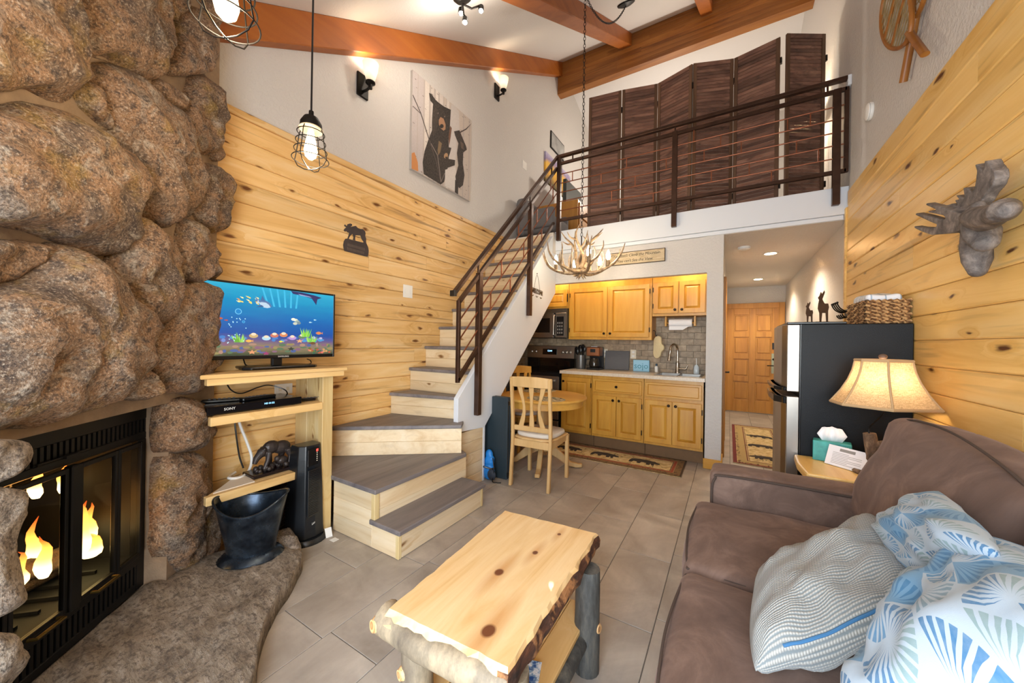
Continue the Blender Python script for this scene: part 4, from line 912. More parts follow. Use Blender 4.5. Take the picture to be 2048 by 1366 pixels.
# wall cabinets
uy = 4.605
cabinet(-2.62, -1.886, 1.775, 2.325, uy, 4.94, 'honey wall cabinet with two doors over the microwave', [(-2.60, -2.26, 1.80, 2.035, -2.29, 1.83), (-2.25, -1.905, 1.80, 2.035, -2.22, 1.83, -1.902)], 'wall_cabinet', toe=False)
cabinet(-1.884, -.807, 1.352, 2.325, uy, 4.94, 'wide honey wall cabinet with two tall doors over the coffee maker', [(-1.86, -1.352, 1.385, 2.035, -1.385, 1.43, -1.862), (-1.335, -.835, 1.385, 2.035, -1.305, 1.43, -.832)], 'wall_cabinet', toe=False)
cabinet(-.805, -.216, 1.64, 2.325, uy, 4.94, 'small honey wall cabinet with two short doors over the sink', [(-.79, -.516, 1.67, 2.045, -.548, 1.71, -.792), (-.506, -.235, 1.67, 2.045, -.474, 1.71)], 'wall_cabinet', toe=False)
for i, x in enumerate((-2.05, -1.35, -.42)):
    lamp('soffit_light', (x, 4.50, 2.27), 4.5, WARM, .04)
# microwave
MW = thing('microwave_oven', (-2.25, 4.74, 1.362), 'stainless over-the-range microwave with a dark window', 'microwave')
MB().box(-2.63, -1.888, 4.58, 4.94, 1.362, 1.772).build('case', M_BLKPL, MW)
d = ring(-2.63, -2.085, 1.37, 1.71, .05, 4.552, 4.58, .07).build('door', M_STEEL, MW, bevel=.003)
MB().box(-2.585, -2.13, 4.556, 4.575, 1.435, 1.645).build('door_window', plain('dark_window', '#191412', .08), d)
MB().tube([(-2.065, 4.552, 1.40), (-2.065, 4.525, 1.41), (-2.065, 4.525, 1.67), (-2.065, 4.552, 1.68)], .013, 10).build('handle', M_STEEL, MW, smooth=True)
MB().box(-2.05, -1.892, 4.554, 4.58, 1.37, 1.71).build('control_surround', M_STEEL, MW, bevel=.003)
kp = MB().box(-2.035, -1.925, 4.550, 4.556, 1.40, 1.66).build('keypad', M_BLKPL, MW, bevel=.002)
m = MB()
for i in range(4):
    for j in range(3): m.box(-2.02+j*.03, -2.003+j*.03, 4.5485, 4.550, 1.425+i*.045, 1.45+i*.045)
o = m.build('keypad_buttons', plain('key_grey', '#8a8580', .5), kp); o['kind'] = 'stuff'
vb = None
for i in range(4):
    if vb is None: vb = MB().box(-2.63, -1.892, 4.556, 4.58, 1.716, 1.726).build('vent_slat', M_STEEL, MW)
    else: share(vb, vb.location+Vector((0, 0, i*.0145)), MW)
# range
RG = thing('electric_range', (-2.26, 4.62, 0), 'stainless electric range with black glass top and back control panel', 'range')
M_BGL = plain('black_glass', '#0c0c0d', .06)
MB().box(-2.64, -1.885, 4.345, 4.93, .03, .91).build('range_body', M_BLKPL, RG)
MB().box(-2.645, -1.880, 4.33, 4.86, .91, .925).build('glass_top', M_BGL, RG, bevel=.003)
d = MB().box(-2.635, -1.89, 4.32, 4.345, .30, .86).build('oven_door', M_STEEL, RG, bevel=.004)
MB().box(-2.56, -1.97, 4.315, 4.322, .38, .72).build('oven_window', M_BGL, d, bevel=.003)
MB().tube([(-2.58, 4.32, .80), (-2.58, 4.285, .805), (-1.95, 4.285, .805), (-1.95, 4.32, .80)], .012, 10).build('oven_handle', M_STEEL, d, smooth=True)
MB().box(-2.635, -1.89, 4.325, 4.345, .06, .28).build('storage_drawer', M_STEEL, RG, bevel=.004)
MB().box(-2.64, -1.885, 4.86, 4.935, .91, 1.09).build('back_riser', M_BGL, RG)
P = MB().prism([(4.845, 1.075), (4.865, 1.255), (4.935, 1.255), (4.935, 1.075)], -2.645, -1.882, YZ(0)).build('control_panel', M_STEEL, RG, bevel=.004)
PM = frame((-2.645, 4.845, 1.075), (1, 0, 0), (0, .11, .994))
MB().box(.26, .49, .05, .135, 0, .003, M=PM).build('display', M_BGL, P)
vs, fs = text_mesh('12:44', .035, .0004); MB().add(vs, fs, 0, PM @ Matrix.Translation((.375, .105, .0035))).build('clock_digits', emis('clock_blue', '#9ad4ff', 2), P)
for x in (.07, .14, .57, .63, .69): MB().lathe([(.024, 0), (.024, .008), (.017, .012), (.016, .03)], 14, PM @ Matrix.Translation((x, .095, .0))).build('burner_knob', M_STEEL, P, smooth=True)
# things on the worktop
UC = thing('utensil_crock', (-1.73, 4.82, .945), 'grey metal crock of black cooking utensils beside the range', 'crock')
cx, cy = -1.765, 4.80
MB().lathe([(.058, 0), (.062, .02), (.062, .19), (.056, .19), (.056, .02)], 24, frame((cx, cy, .946), (1, 0, 0), (0, 1, 0))).build('pot', plain('grey_enamel', '#6b6a68', .35, .5), UC, smooth=True)
for i, (dx, dy, hh, s) in enumerate(((-.05, 0, .30, .028), (-.02, .02, .33, .03), (.02, 0, .34, .032), (.04, -.02, .31, .026), (0, -.03, .29, .03), (-.035, -.02, .27, .026))):
    m = MB(); a = Vector((cx+dx*.4, cy+dy*.4, .97)); b = Vector((cx+dx*1.2, cy+dy*1.2, .946+hh*.78)); m.tube([a, b], .006, 6); m.sphere(b+(b-a).normalized()*.03, .03, 10, 6, sc=(s/.03, .35, 1.5)); m.build('utensil', M_BLKPL, UC, smooth=True)
CM = thing('coffee_maker', (-1.60, 4.80, .945), 'black and copper drip coffee maker with a glass jug', 'coffee maker')
cx, cy = -1.56, 4.80
MB().box(cx-.09, cx+.09, cy-.11, cy+.10, .946, .975).build('base', M_BLKPL, CM, bevel=.006)
MB().box(cx-.09, cx+.09, cy+.02, cy+.10, .975, 1.25).build('tower', M_BLKPL, CM, bevel=.006)
h_ = MB().box(cx-.092, cx+.092, cy-.11, cy+.03, 1.13, 1.25).build('brew_head', plain('copper_steel', '#a06a4a', .3, .9), CM, bevel=.01)
m = MB(); m.box(cx-.035, cx+.035, cy-.113, cy-.11, 1.18, 1.225); m.build('display', M_BLKPL, h_)
t = NT('jug_glass'); t.p(Base_Color=(.03, .025, .02, 1), Roughness=.03, Transmission_Weight=.3); M_JUG = t.m
MB().lathe([(.05, 0), (.07, .02), (.072, .06), (.058, .11), (.05, .125)], 22, frame((cx, cy-.045, .978), (1, 0, 0), (0, 1, 0))).build('jug', M_JUG, CM, smooth=True)
MB().tube([(cx-.05, cy-.06, 1.09), (cx-.105, cy-.07, 1.085), (cx-.11, cy-.07, 1.01), (cx-.07, cy-.06, .995)], .009, 8).build('jug_handle', M_BLKPL, CM, smooth=True)
tag(MB().add(*(lambda q: (q.v, q.f))(MB().box(cx-.04, cx+.05, cy-.07, cy+.02, 1.2515, 1.262))).build('folded_cloth', plain('grey_white_cloth', '#b9bcc0', .9), bevel=.004), 'small folded pale cloth on top of the coffee maker', 'cloth')
t = NT('grey_speckle'); v_ = t('TexVoronoi', {'Scale': 240.0}); t.p(Base_Color=t.ramp(v_.outputs[0], [(.2, '#8b8b8c'), (.5, '#4c4c50'), (.9, '#303034')]), Roughness=.35); M_SPEC = t.m
Q = frame((-1.30, 4.905, .9462), (1, 0, 0), (0, .14, .99))
tag(MB().box(-.165, .165, 0, .262, -.006, .006, M=Q).build('cutting_board', M_SPEC, bevel=.012), 'dark grey speckled cutting board leaning on the backsplash', 'cutting board')
BX = thing('blue_block', (-.97, 4.87, .945), 'light blue block with lettering standing on the worktop', 'box')
MB().box(-1.07, -.87, 4.85, 4.90, .9465, 1.095).build('block', plain('sky_blue', '#8fc1dd', .6), BX, bevel=.003)
vs, fs = text_mesh('sojo', .105, .0005); MB().add(vs, fs, 0, frame((-.97, 4.8495, 1.017), (1, 0, 0), (0, 0, 1))).build('lettering', plain('teal_ink', '#3d87a0', .6), BX)
BT = thing('small_bottle', (-.79, 4.86, .945), 'small white bottle with blue cap behind the sink', 'bottle')
MB().lathe([(.02, 0), (.022, .01), (.022, .065), (.012, .078)], 14, frame((-.79, 4.89, .946), (1, 0, 0), (0, 1, 0))).build('bottle_body', M_WHITE, BT, smooth=True)
MB().lathe([(.012, 0), (.012, .03)], 12, frame((-.79, 4.89, 1.024), (1, 0, 0), (0, 1, 0))).build('cap', plain('navy_cap', '#1e3a52', .4), BT, smooth=True)
SB = thing('soap_dispenser', (-.36, 4.88, .945), 'clear soap dispenser with white pump at the sink corner', 'dispenser')
MB().lathe([(.03, 0), (.033, .02), (.03, .09), (.014, .115)], 16, frame((-.335, 4.88, .946), (1, 0, 0), (0, 1, 0))).build('bottle_body', plain('clear_soap', '#cfd8dc', .15), SB, smooth=True)
MB().tube([(-.335, 4.88, 1.06), (-.335, 4.88, 1.13), (-.335, 4.845, 1.135)], .006, 8).build('pump', M_WHITE, SB, smooth=True)
PT = thing('paper_towel_holder', (-.5, 4.72, 1.53), 'wooden paper towel holder under the small wall cabinet', 'holder')
for x in (-.66, -.345): MB().box(x-.011, x+.011, 4.69, 4.76, 1.52, 1.639).build('bracket', M_CAB, PT, bevel=.004)
MB().tube([(-.65, 4.725, 1.56), (-.355, 4.725, 1.56)], .008, 10).build('rod', M_CAB, PT, smooth=True)
PR = thing('paper_towel_roll', (-.5, 4.72, 1.52), 'white paper towel roll hanging on the wooden holder', 'paper towel')
m = MB().lathe([(.014, -.125), (.048, -.125), (.048, .125), (.014, .125)], 24, frame((-.5, 4.725, 1.56), (0, 1, 0), (0, 0, 1), (1, 0, 0))); m.build('roll', plain('paper_white', '#ececee', .8), PR, smooth=True)
MB().prism([(-.62, 1.52), (-.40, 1.52), (-.47, 1.475), (-.62, 1.475)], 4.672, 4.6735, frame((0, 0, 0), (1, 0, 0), (0, 0, 1), (0, 1, 0))).build('loose_sheet', plain('paper_white2', '#ececee', .8), PR)
OM = thing('oven_mitt', (-.775, 4.72, 1.13), 'cream quilted oven mitt hanging from the cabinet side', 'mitt')
m = MB()
mp = chaikin([Vector(p) for p in ((-.055, .20), (.04, .22), (.05, .12), (.085, .10), (.095, .05), (.06, .02), (.06, -.03), (.03, -.06), (-.01, -.06), (-.04, -.02), (-.045, .08))], 2)
m.prism([(p.x, p.y) for p in mp], -.014, .014, frame((-.76, 4.70, 1.19), (.93, -.36, 0), (.08, 0, .997))); t = NT('quilted_cotton'); ck = t('TexVoronoi', {'Scale': 60.0}); t.p(Base_Color=t.ramp(ck.outputs[0], [(.2, '#d8c48e'), (.7, '#e6d9b4')]), Roughness=.9); t.bump(ck.outputs[0], .6, .006)
m.build('mitt_body', t.m, OM, bevel=.008, bseg=2, smooth=True)
tubeobj('mitt_hook', [(-.803, 4.70, 1.47), (-.78, 4.695, 1.46), (-.775, 4.69, 1.42), (-.765, 4.69, 1.405), (-.755, 4.69, 1.42)], .004, M_DARKIRON, parent=OM)
def outlet(name, M, lab, w=.075, h=.12, toggles=0, group=None):
    o = thing(name, tuple(M @ Vector((0, 0, 0))), lab, 'outlet' if not toggles else 'switch', group)
    p_ = MB().box(-w/2, w/2, -h/2, h/2, .0005, .006, M=M).build('face_plate', M_ALMOND if not toggles else M_WHITE, o, bevel=.002)
    if toggles:
        for i in range(toggles): MB().box(-w/2+w*(i+.5)/toggles-.008, -w/2+w*(i+.5)/toggles+.008, -.02, .02, .006, .010, M=M).build('rocker', M_WHITE, o, bevel=.002)
    else:
        for s in (-1, 1): MB().box(-.017, .017, s*.026-.014, s*.026+.014, .006, .008, M=M).build('socket', M_WHITE, o, bevel=.002)
    return o
outlet('wall_outlet', frame((-1.09, 4.9435, 1.165), (1, 0, 0), (0, 0, 1)), 'almond socket on the backsplash above the blue block')
outlet('wall_outlet', frame((-1.47, 4.9435, 1.165), (1, 0, 0), (0, 0, 1)), 'almond socket on the backsplash behind the coffee maker')
# plank sign over the alcove
SG = thing('mountain_sign', (-.957, 4.32, 2.235), 'weathered cream plank sign with black italic lettering above the kitchen', 'sign')
t = NT('weathered_board'); nn = t.noise(t.vm('MULTIPLY', t.obj(), (4, 1, 30)), 2, 5, .6); t.p(Base_Color=t.ramp(nn, [(.3, '#a8926f'), (.6, '#cdbb9b')]), Roughness=.8)
MB().box(-1.289, -.625, 4.312, 4.33, 2.234, 2.378).build('board', t.m, SG, bevel=.003)
ring(-1.291, -.623, 2.232, 2.38, .007, 4.3105, 4.329).build('dark_edge', plain('charred_edge', '#4a3a2a', .7), SG)
M_INK = plain('black_ink', '#15130f', .7)
for tx, z, s in (("If You don't Climb the Mountain", 2.337, .046), ("You can't See the View", 2.276, .046)):
    vs, fs = text_mesh(tx, s, .0004, shear=.25, sp=.94); MB().add(vs, fs, 0, frame((-.957, 4.3115, z), (1, 0, 0), (0, 0, 1))).build('lettering', M_INK, SG)
# ---------------------------------------------------------------- dining corner
TC = (-1.69, 3.46)
DT = thing('dining_table', (TC[0], TC[1], 0), 'round honey maple pedestal dining table under the antler chandelier', 'table')
TM_ = Matrix.Translation((TC[0], TC[1], 0))
MB().lathe([(.455, .716), (.462, .728), (.455, .742), (.44, .745)], 64, TM_).build('table_top', M_TABW, DT, smooth=True)
MB().lathe([(.40, .645), (.42, .65), (.42, .716), (.40, .716)], 56, TM_).build('apron', M_TABW, DT, smooth=True)
MB().lathe([(.07, .16), (.075, .2), (.055, .24), (.05, .34), (.065, .46), (.06, .56), (.08, .62), (.13, .65)], 24, TM_).build('pedestal', M_CHAIR, DT, smooth=True)
for k in range(4):
    a = R(20+90*k); d = Vector((math.cos(a), math.sin(a), 0)); c = Vector((TC[0], TC[1], 0)); s = Vector((-d.y, d.x, 0))
    prof = [(0, .26), (.10, .25), (.2, .16), (.3, .06), (.38, .045), (.42, .05), (.42, .012), (.36, .005), (.27, .02), (.16, .09), (.05, .15), (0, .15)]
    MB().prism(prof, -.024, .024, frame(c, d, (0, 0, 1))).build('foot', M_CHAIR, DT, bevel=.006)
def chair(loc, rz, label, mat):
    c = thing('dining_chair', (loc[0], loc[1], 0), label, 'chair', 'wooden dining chairs', rz)
    M = Matrix.Translation((loc[0], loc[1], 0)) @ Matrix.Rotation(rz, 4, 'Z')     # faces local +y, back at y=0
    w = .185
    for s in (-1, 1):
        # back post: one bent upright
        pr = [(0, 0), (.035, 0), (.065, .40), (.06, .62), (.02, .98), (-.008, .98), (.03, .60), (.035, .40)]
        MB().prism([(y-.02, z) for y, z in pr], s*w-.014, s*w+.014, M @ frame((0, 0, 0), (0, 1, 0), (0, 0, 1))).build('back_leg', mat, c, bevel=.004)
        MB().prism([(-.018, 0), (.018, 0), (.02, .42), (-.02, .42)], s*(w+.012)-.016, s*(w+.012)+.016, M @ frame((0, .43, 0), (0, 1, 0), (0, 0, 1))).build('front_leg', mat, c, bevel=.004)
        MB().box(s*w-.011, s*w+.011, .05, .42, .36, .42, M=M).build('side_rail', mat, c, bevel=.002)
    MB().box(-w+.014, w-.014, .03, .052, .355, .42, M=M).build('back_rail', mat, c, bevel=.002)
    MB().box(-w, w, .415, .437, .36, .42, M=M).build('front_rail', mat, c, bevel=.002)
    sp = chaikin([Vector(p) for p in ((-.175, .02), (.175, .02), (.215, .2), (.22, .47), (-.22, .47), (-.215, .2))], 1)
    MB().prism([(p.x, p.y) for p in sp], .42, .44, M).build('seat', mat, c, bevel=.006)
    cu = chaikin([Vector(p) for p in ((-.165, .05), (.165, .05), (.2, .2), (.2, .45), (-.2, .45), (-.2, .2))], 2)
    MB().prism([(p.x, p.y) for p in cu], .44, .478, M).build('seat_pad', plain('cream_pad', '#d6cdbf', .8, 0, .2, 120), c, bevel=.014, bseg=3, smooth=True)
    n = 9; vs = []
    for i in range(n):
        x = -.205+.41*i/(n-1); b = .018*(1-(x/.2)**2)
        for z, o in ((.90, 0), (.985-.012*(x/.2)**2+.012, 0)):
            y0 = .025-.03*(z-.6)/.38-b
            vs += [(x, y0-.012, z), (x, y0+.012, z)]
    fs = []
    for i in range(n-1):
        a = i*4; b = a+4
        fs += [(a, a+2, b+2, b), (a+1, b+1, b+3, a+3), (a, b, b+1, a+1), (a+2, a+3, b+3, b+2)]
    fs += [(0, 1, 3, 2), ((n-1)*4, (n-1)*4+2, (n-1)*4+3, (n-1)*4+1)]
    MB().add(vs, fs, 0, M).build('crest_rail', mat, c, bevel=.004)
    MB().box(-w+.01, w-.01, .028, .05, .50, .545, M=M).build('lower_back_rail', mat, c, bevel=.003)
    for x, bend in ((-.095, .022), (0, 0), (.095, -.022)):
        nz = 7; vs = []
        for i in range(nz):
            f = i/(nz-1); z = .54+.37*f; xx = x+bend*math.sin(f*math.pi*1.6-.6); hw = .018+.006*math.cos(f*6); y0 = .04-.022*f
            vs += [(xx-hw, y0-.006, z), (xx+hw, y0-.006, z), (xx+hw, y0+.006, z), (xx-hw, y0+.006, z)]
        fs = [(i*4+k, i*4+(k+1) % 4, i*4+4+(k+1) % 4, i*4+4+k) for i in range(nz-1) for k in range(4)] + [(3, 2, 1, 0), tuple((nz-1)*4+k for k in range(4))]
        MB().add(vs, fs, 0, M).build('back_slat', mat, c, bevel=.002)
    return c
chair((-1.505, 2.83), R(3), 'pale maple chair with cream seat pad tucked in with its back to the room', M_CHAIR)
M_CHAIR2 = wood('honey_chair_maple', '#d9a650', '#cf9a44', '#bd8636', 2, .0, .4, '#a87c48', streak=.05, var=.03)
chair((-2.34, 4.03), R(-122), 'honey maple chair on the range side of the round table', M_CHAIR2)
t = NT('wildlife_print'); v_ = t('TexVoronoi', {'Scale': 26.0}); nn = t.noise(t.obj(), 22, 4, .6); t.p(Base_Color=t.ramp(nn, [(.35, '#2d2a24'), (.47, '#7f7a5c'), (.55, '#cdbf9a'), (.7, '#a9724a')]), Roughness=.9); M_MAT = t.m
for x, y, rz, lab in ((-1.54, 3.22, 0, 'oval wildlife placemat on the table by the pale chair'), (-1.86, 3.72, .9, 'oval wildlife placemat on the table by the honey chair')):
    tag(MB().prism([(.2*math.cos(a)*math.cos(rz)-.14*math.sin(a)*math.sin(rz)+x, .2*math.cos(a)*math.sin(rz)+.14*math.sin(a)*math.cos(rz)+y) for a in [2*math.pi*k/28 for k in range(28)]], .7455, .749).build('placemat', M_MAT), lab, 'placemat')
# black folding panel under the stairs and the blue daypack
FT = thing('folded_table', (-1.9, 2.91, 0), 'black folded card table standing on edge under the stair stringer', 'folding table')
MB().box(-2.10, -1.775, 2.885, 2.925, .004, .775).build('panel', plain('charcoal_vinyl', '#26333a', .5, 0, .15, 200), FT, bevel=.006)
MB().box(-2.10, -1.775, 2.93, 2.955, .004, .775).build('panel', plain('charcoal_vinyl2', '#1c262c', .5), FT, bevel=.006)
for z in (.05, .72): MB().box(-1.779, -1.768, 2.89, 2.95, z-.02, z+.02).build('latch', M_BLKPL, FT, bevel=.003)
BP = thing('daypack', (-1.915, 2.80, 0), 'bright blue nylon daypack slumped against the folded table', 'bag')
m = MB(); m.sphere((-1.93, 2.81, .08), .075, 14, 10, sc=(.95, .6, 1.05)); m.sphere((-1.925, 2.815, .17), .06, 14, 10, sc=(.9, .6, 1)); m.sphere((-1.93, 2.82, .235), .05, 12, 8, sc=(.8, .6, 1)); m.sphere((-1.90, 2.815, .20), .03, 10, 8)
o = m.build('bag_body', plain('blue_nylon', '#1f7fd0', .45, 0, .5, 40, .2), BP, smooth=True, mods=[('REMESH', dict(mode='VOXEL', voxel_size=.008, use_smooth_shade=True))])
m = MB(); m.tube([(-1.99, 2.775, .13), (-1.94, 2.755, .135), (-1.88, 2.775, .12), (-1.86, 2.81, .12)], .008, 6); m.build('strap', M_BLKPL, BP, smooth=True)
tubeobj('strap', [(-1.87, 2.79, .22), (-1.84, 2.77, .12), (-1.85, 2.76, .02), (-1.82, 2.78, .006), (-1.78, 2.80, .006)], .005, M_BLKPL, parent=BP)
tag(MB().sphere((-1.87, 2.775, .07), .05, 12, 8, sc=(.9, .5, 1)).build('mesh_pocket', plain('grey_mesh', '#2c3440', .7), BP, smooth=True), 'dark mesh pocket')

# ---------------------------------------------------------------- rugs
BEAR = [(-.5, .02), (-.46, .12), (-.36, .17), (-.3, .24), (-.22, .23), (-.05, .28), (.15, .27), (.32, .25), (.44, .16), (.47, .02), (.46, -.2), (.36, -.2), (.33, -.04), (.22, -.06), (.19, -.2), (.1, -.2), (.08, -.03), (-.08, -.04), (-.1, -.2), (-.2, -.2), (-.21, -.03), (-.27, -.2), (-.34, -.2), (-.32, .0), (-.4, -.02)]
def rug(name, x0, x1, y0, y1, label, bears, body, border, edge):
    r = thing(name, ((x0+x1)/2, (y0+y1)/2, 0), label, 'rug')
    MB().box(x0, x1, y0, y1, .001, .009).build('pile', body, r, bevel=.003)
    M = frame((0, 0, .0094), (1, 0, 0), (0, 1, 0)); sh = []
    w = .018 if edge != '#7d1f22' else .038
    for a, b, c, d in ((x0, x1, y0, y0+w), (x0, x1, y1-w, y1), (x0, x0+w, y0+w, y1-w), (x1-w, x1, y0+w, y1-w)): sh.append(([(a, c), (b, c), (b, d), (a, d)], edge))
    rn = random.Random(len(label))
    for ins, col in border:
        a, b, c, d = x0+ins[0], x1-ins[0], y0+ins[0], y1-ins[0]; w = ins[1]
        for q in ((a, b, c, c+w), (a, b, d-w, d), (a, a+w, c+w, d-w), (b-w, b, c+w, d-w)): sh.append(([(q[0], q[2]), (q[1], q[2]), (q[1], q[3]), (q[0], q[3])], col))
    # small leaf flecks in the border
    for i in range(150):
        s = rn.random(); e = .05
        px, py = (rn.uniform(x0+.03, x1-.03), rn.choice([y0+e, y1-e])) if rn.random() < (x1-x0)/((x1-x0)+(y1-y0)) else (rn.choice([x0+e, x1-e]), rn.uniform(y0+.03, y1-.03))
        sh.append((ell(px+rn.uniform(-.02, .02), py+rn.uniform(-.02, .02), .014, .006, 6, rn.uniform(0, 3)), rn.choice(['#2c221a', '#7a2e1c', '#3a4428', '#4a3420'])))
    for bx, by, s, rot, fl in bears:
        c, q = math.cos(rot), math.sin(rot); 
        sh.append(([(bx+s*(fl*x*c-y*q), by+s*(fl*x*q+y*c)) for x, y in BEAR], '#231e1b'))
        for i in range(10): sh.append((ell(bx+rn.uniform(-.6, .6)*s, by+rn.uniform(-.6, .6)*s*.6, .02, .006, 6, rn.uniform(0, 3)), rn.choice(['#6b6a3e', '#57602e', '#8a7a4a'])))
    bear_last = [x for x in sh if x[1] == '#231e1b']; sh = [x for x in sh if x[1] != '#231e1b'] + bear_last
    o = printed(sh, M, 'woven_pattern', M_RUGP, r, .0001); o['kind'] = 'stuff'
    return r
t = NT('woven_colour'); at = t('Attribute', attribute_name='Col').outputs['Color']; nn = t.noise(t.obj(), 150, 3); t.p(Base_Color=t.mix(t.math('MULTIPLY', nn, .5), at, (.12, .08, .05, 1)), Roughness=.95); M_RUGP = t.m
t = NT('rug_tan'); nn = t.noise(t.obj(), 18, 5, .6); t.p(Base_Color=t.ramp(nn, [(.35, '#a98e5c'), (.5, '#cdb27c'), (.65, '#d8c294')]), Roughness=.95); M_RUGT = t.m
rug('runner_rug', -1.95, -.385, 3.872, 4.45, 'tan bear runner rug with brown border in front of the sink', [(-.78, 4.13, .33, -.03, -1), (-1.22, 4.14, .33, -.02, -1), (-1.66, 4.15, .33, 0, -1)], M_RUGT, [((.018, .065), '#8a6a3e'), ((.085, .028), '#a5482a'), ((.115, .008), '#5a4226')], '#3a2a1c')
rug('hall_rug', .055, .70, 4.70, 6.95, 'tan bear runner rug with red edge in the hall', [(.38, 5.05, .33, 0, 1), (.38, 5.62, .33, 0, -1), (.38, 6.2, .33, 0, 1)], M_RUGT, [((.045, .09), '#c2a468'), ((.135, .012), '#7a3a26'), ((.155, .006), '#7a3a26')], '#7d1f22')
# ---------------------------------------------------------------- upholstery helpers
def rbox(c, half, r, M=None, n=(14, 14, 8), puff=(0, 0, 0), wr=0.0, seed=0.0, taper=0.0):
    """a soft rounded block: c centre, half sizes, edge radius r, puff = crown per axis"""
    hx, hy, hz = half; m = MB(); c = Vector(c)
    inn = (hx-r, hy-r, hz-r)
    def lin(k): return [math.sin((i/k-.5)*math.pi*.92)/math.sin(.46*math.pi) for i in range(k+1)]
    A = [lin(n[0]), lin(n[1]), lin(n[2])]
    def pt(p):
        P = Vector((p[0]*hx, p[1]*hy, p[2]*hz)); q = Vector([max(-inn[i], min(inn[i], P[i])) for i in range(3)]); d = P-q
        if d.length > 1e-9: P = q+d.normalized()*r
        u, v, w = P.x/hx, P.y/hy, P.z/hz
        P.z += puff[2]*w*(1-u*u)*(1-v*v); P.x += puff[0]*u*(1-v*v)*(1-w*w); P.y += puff[1]*v*(1-u*u)*(1-w*w)
        if wr:
            o = P*1.0+Vector((seed, seed*.7, seed*.3)); nv = Vector((mnoise.noise(o*4), mnoise.noise(o*4+Vector((7, 7, 7))), mnoise.noise(o*4+Vector((3, 9, 1)))))
            P += nv*wr + Vector((u*abs(u), v*abs(v), w*abs(w)))*mnoise.noise(o*11)*wr*.5
        return P+c
    for ax in range(3):
        b, e = [(1, 2), (2, 0), (0, 1)][ax]
        for s in (-1, 1):
            vs = []
            for i in A[b]:
                for j in A[e]:
                    p = [0, 0, 0]; p[ax] = s; p[b] = i; p[e] = j; vs.append(pt(p))
            ne = len(A[e]); fs = []
            for i in range(len(A[b])-1):
                for j in range(ne-1):
                    q = (i*ne+j, (i+1)*ne+j, (i+1)*ne+j+1, i*ne+j+1); fs.append(q if s > 0 else q[::-1])
            m.add(vs, fs, 0, M)
    return m
def softobj(m, name, mat, parent): return m.build(name, mat, parent, smooth='all', weld=True)
t = NT('brown_microsuede'); co = t.obj(); n1 = t.noise(co, 5, 6, .65, .8); n2 = t.noise(co, 260, 3); lw = t('LayerWeight', {'Blend': .35})
c = t.ramp(n1, [(.3, '#57463e'), (.5, '#69554b'), (.7, '#80695d')]); t.p(Base_Color=c, Roughness=.9, Sheen_Weight=.45, Sheen_Roughness=.4, Specular_IOR_Level=.2)
t.set(t.b.inputs['Sheen Tint'], s2l('#a08a80')); t.bump(t.math('ADD', t.math('MULTIPLY', n2, .3), n1), .15, .004); M_SUEDE = t.m
M_PIPE = plain('dark_piping', '#45372f', .85)
SF = thing('sofa', (.4, 1.2, 0), 'brown microsuede sofa with piped cushions along the pine wall', 'sofa')
MB().box(-.06, .85, -.45, 2.40, .06, .30).build('base_frame', M_SUEDE, SF, bevel=.03, bseg=3, smooth=True)
for x in (-.0, .78):
    for y in (-.38, 2.33): MB().box(x-.03, x+.03, y-.03, y+.03, .001, .06).build('foot', M_BLKPL, SF)
softobj(rbox((.36, 2.325, .35), (.44, .105, .275), .032, n=(18, 12, 14), puff=(0, .01, .01), wr=.005), 'arm', M_SUEDE, SF)
def piping(pts, parent, r=.0042): return tubeobj('piping', pts, r, M_PIPE, parent=parent)
arm = SF.children[-1]
piping([(-.065, 2.215, .30), (-.07, 2.213, .52), (-.055, 2.213, .59), (-.02, 2.212, .612), (.3, 2.21, .62), (.7, 2.212, .615)], arm, .006)
softobj(rbox((.75, .98, .45), (.10, 1.40, .35), .06, n=(8, 26, 12), wr=.006), 'back_frame', M_SUEDE, SF)
for i, (a, b) in enumerate(((1.50, 2.20), (.79, 1.49), (.08, .78))):
    c_ = softobj(rbox((.26, (a+b)/2, .37), (.40, (b-a)/2-.002, .105), .045, n=(22, 20, 10), puff=(.025, .0, .028), wr=.008, seed=i*3.3), 'seat_cushion', M_SUEDE, SF)
    for z in (.455,):
        piping([(.6, b-.016, z-.002), (.2, b-.014, z), (-.09, b-.02, z), (-.128, b-.05, z), (-.15, (a+b)/2, z+.004), (-.128, a+.05, z), (-.09, a+.02, z), (.2, a+.014, z), (.6, a+.016, z)], c_)
for i, (cy, L, tilt) in enumerate(((1.81, .46, 16), (.88, .46, 14), (-.03, .45, 14))):
    Mx = Matrix.Translation((.665, cy, .715)) @ Matrix.Rotation(R(tilt), 4, 'Y') @ Matrix.Rotation(R(3 if i == 0 else -3), 4, 'X')
    b_ = softobj(rbox((0, 0, 0), (.125, L, .265), .075, Mx, n=(10, 24, 16), puff=(.05, 0, .025), wr=.022, seed=11+i*5), 'back_cushion', M_SUEDE, SF)
    lp = [Mx @ Vector(p) for p in ((-.085, L-.03, -.2), (-.085, L-.03, .18), (-.095, L-.1, .25), (-.10, 0, .285), (-.095, -L+.1, .25), (-.085, -L+.03, .18), (-.085, -L+.03, -.2))]
    piping(lp, b_)
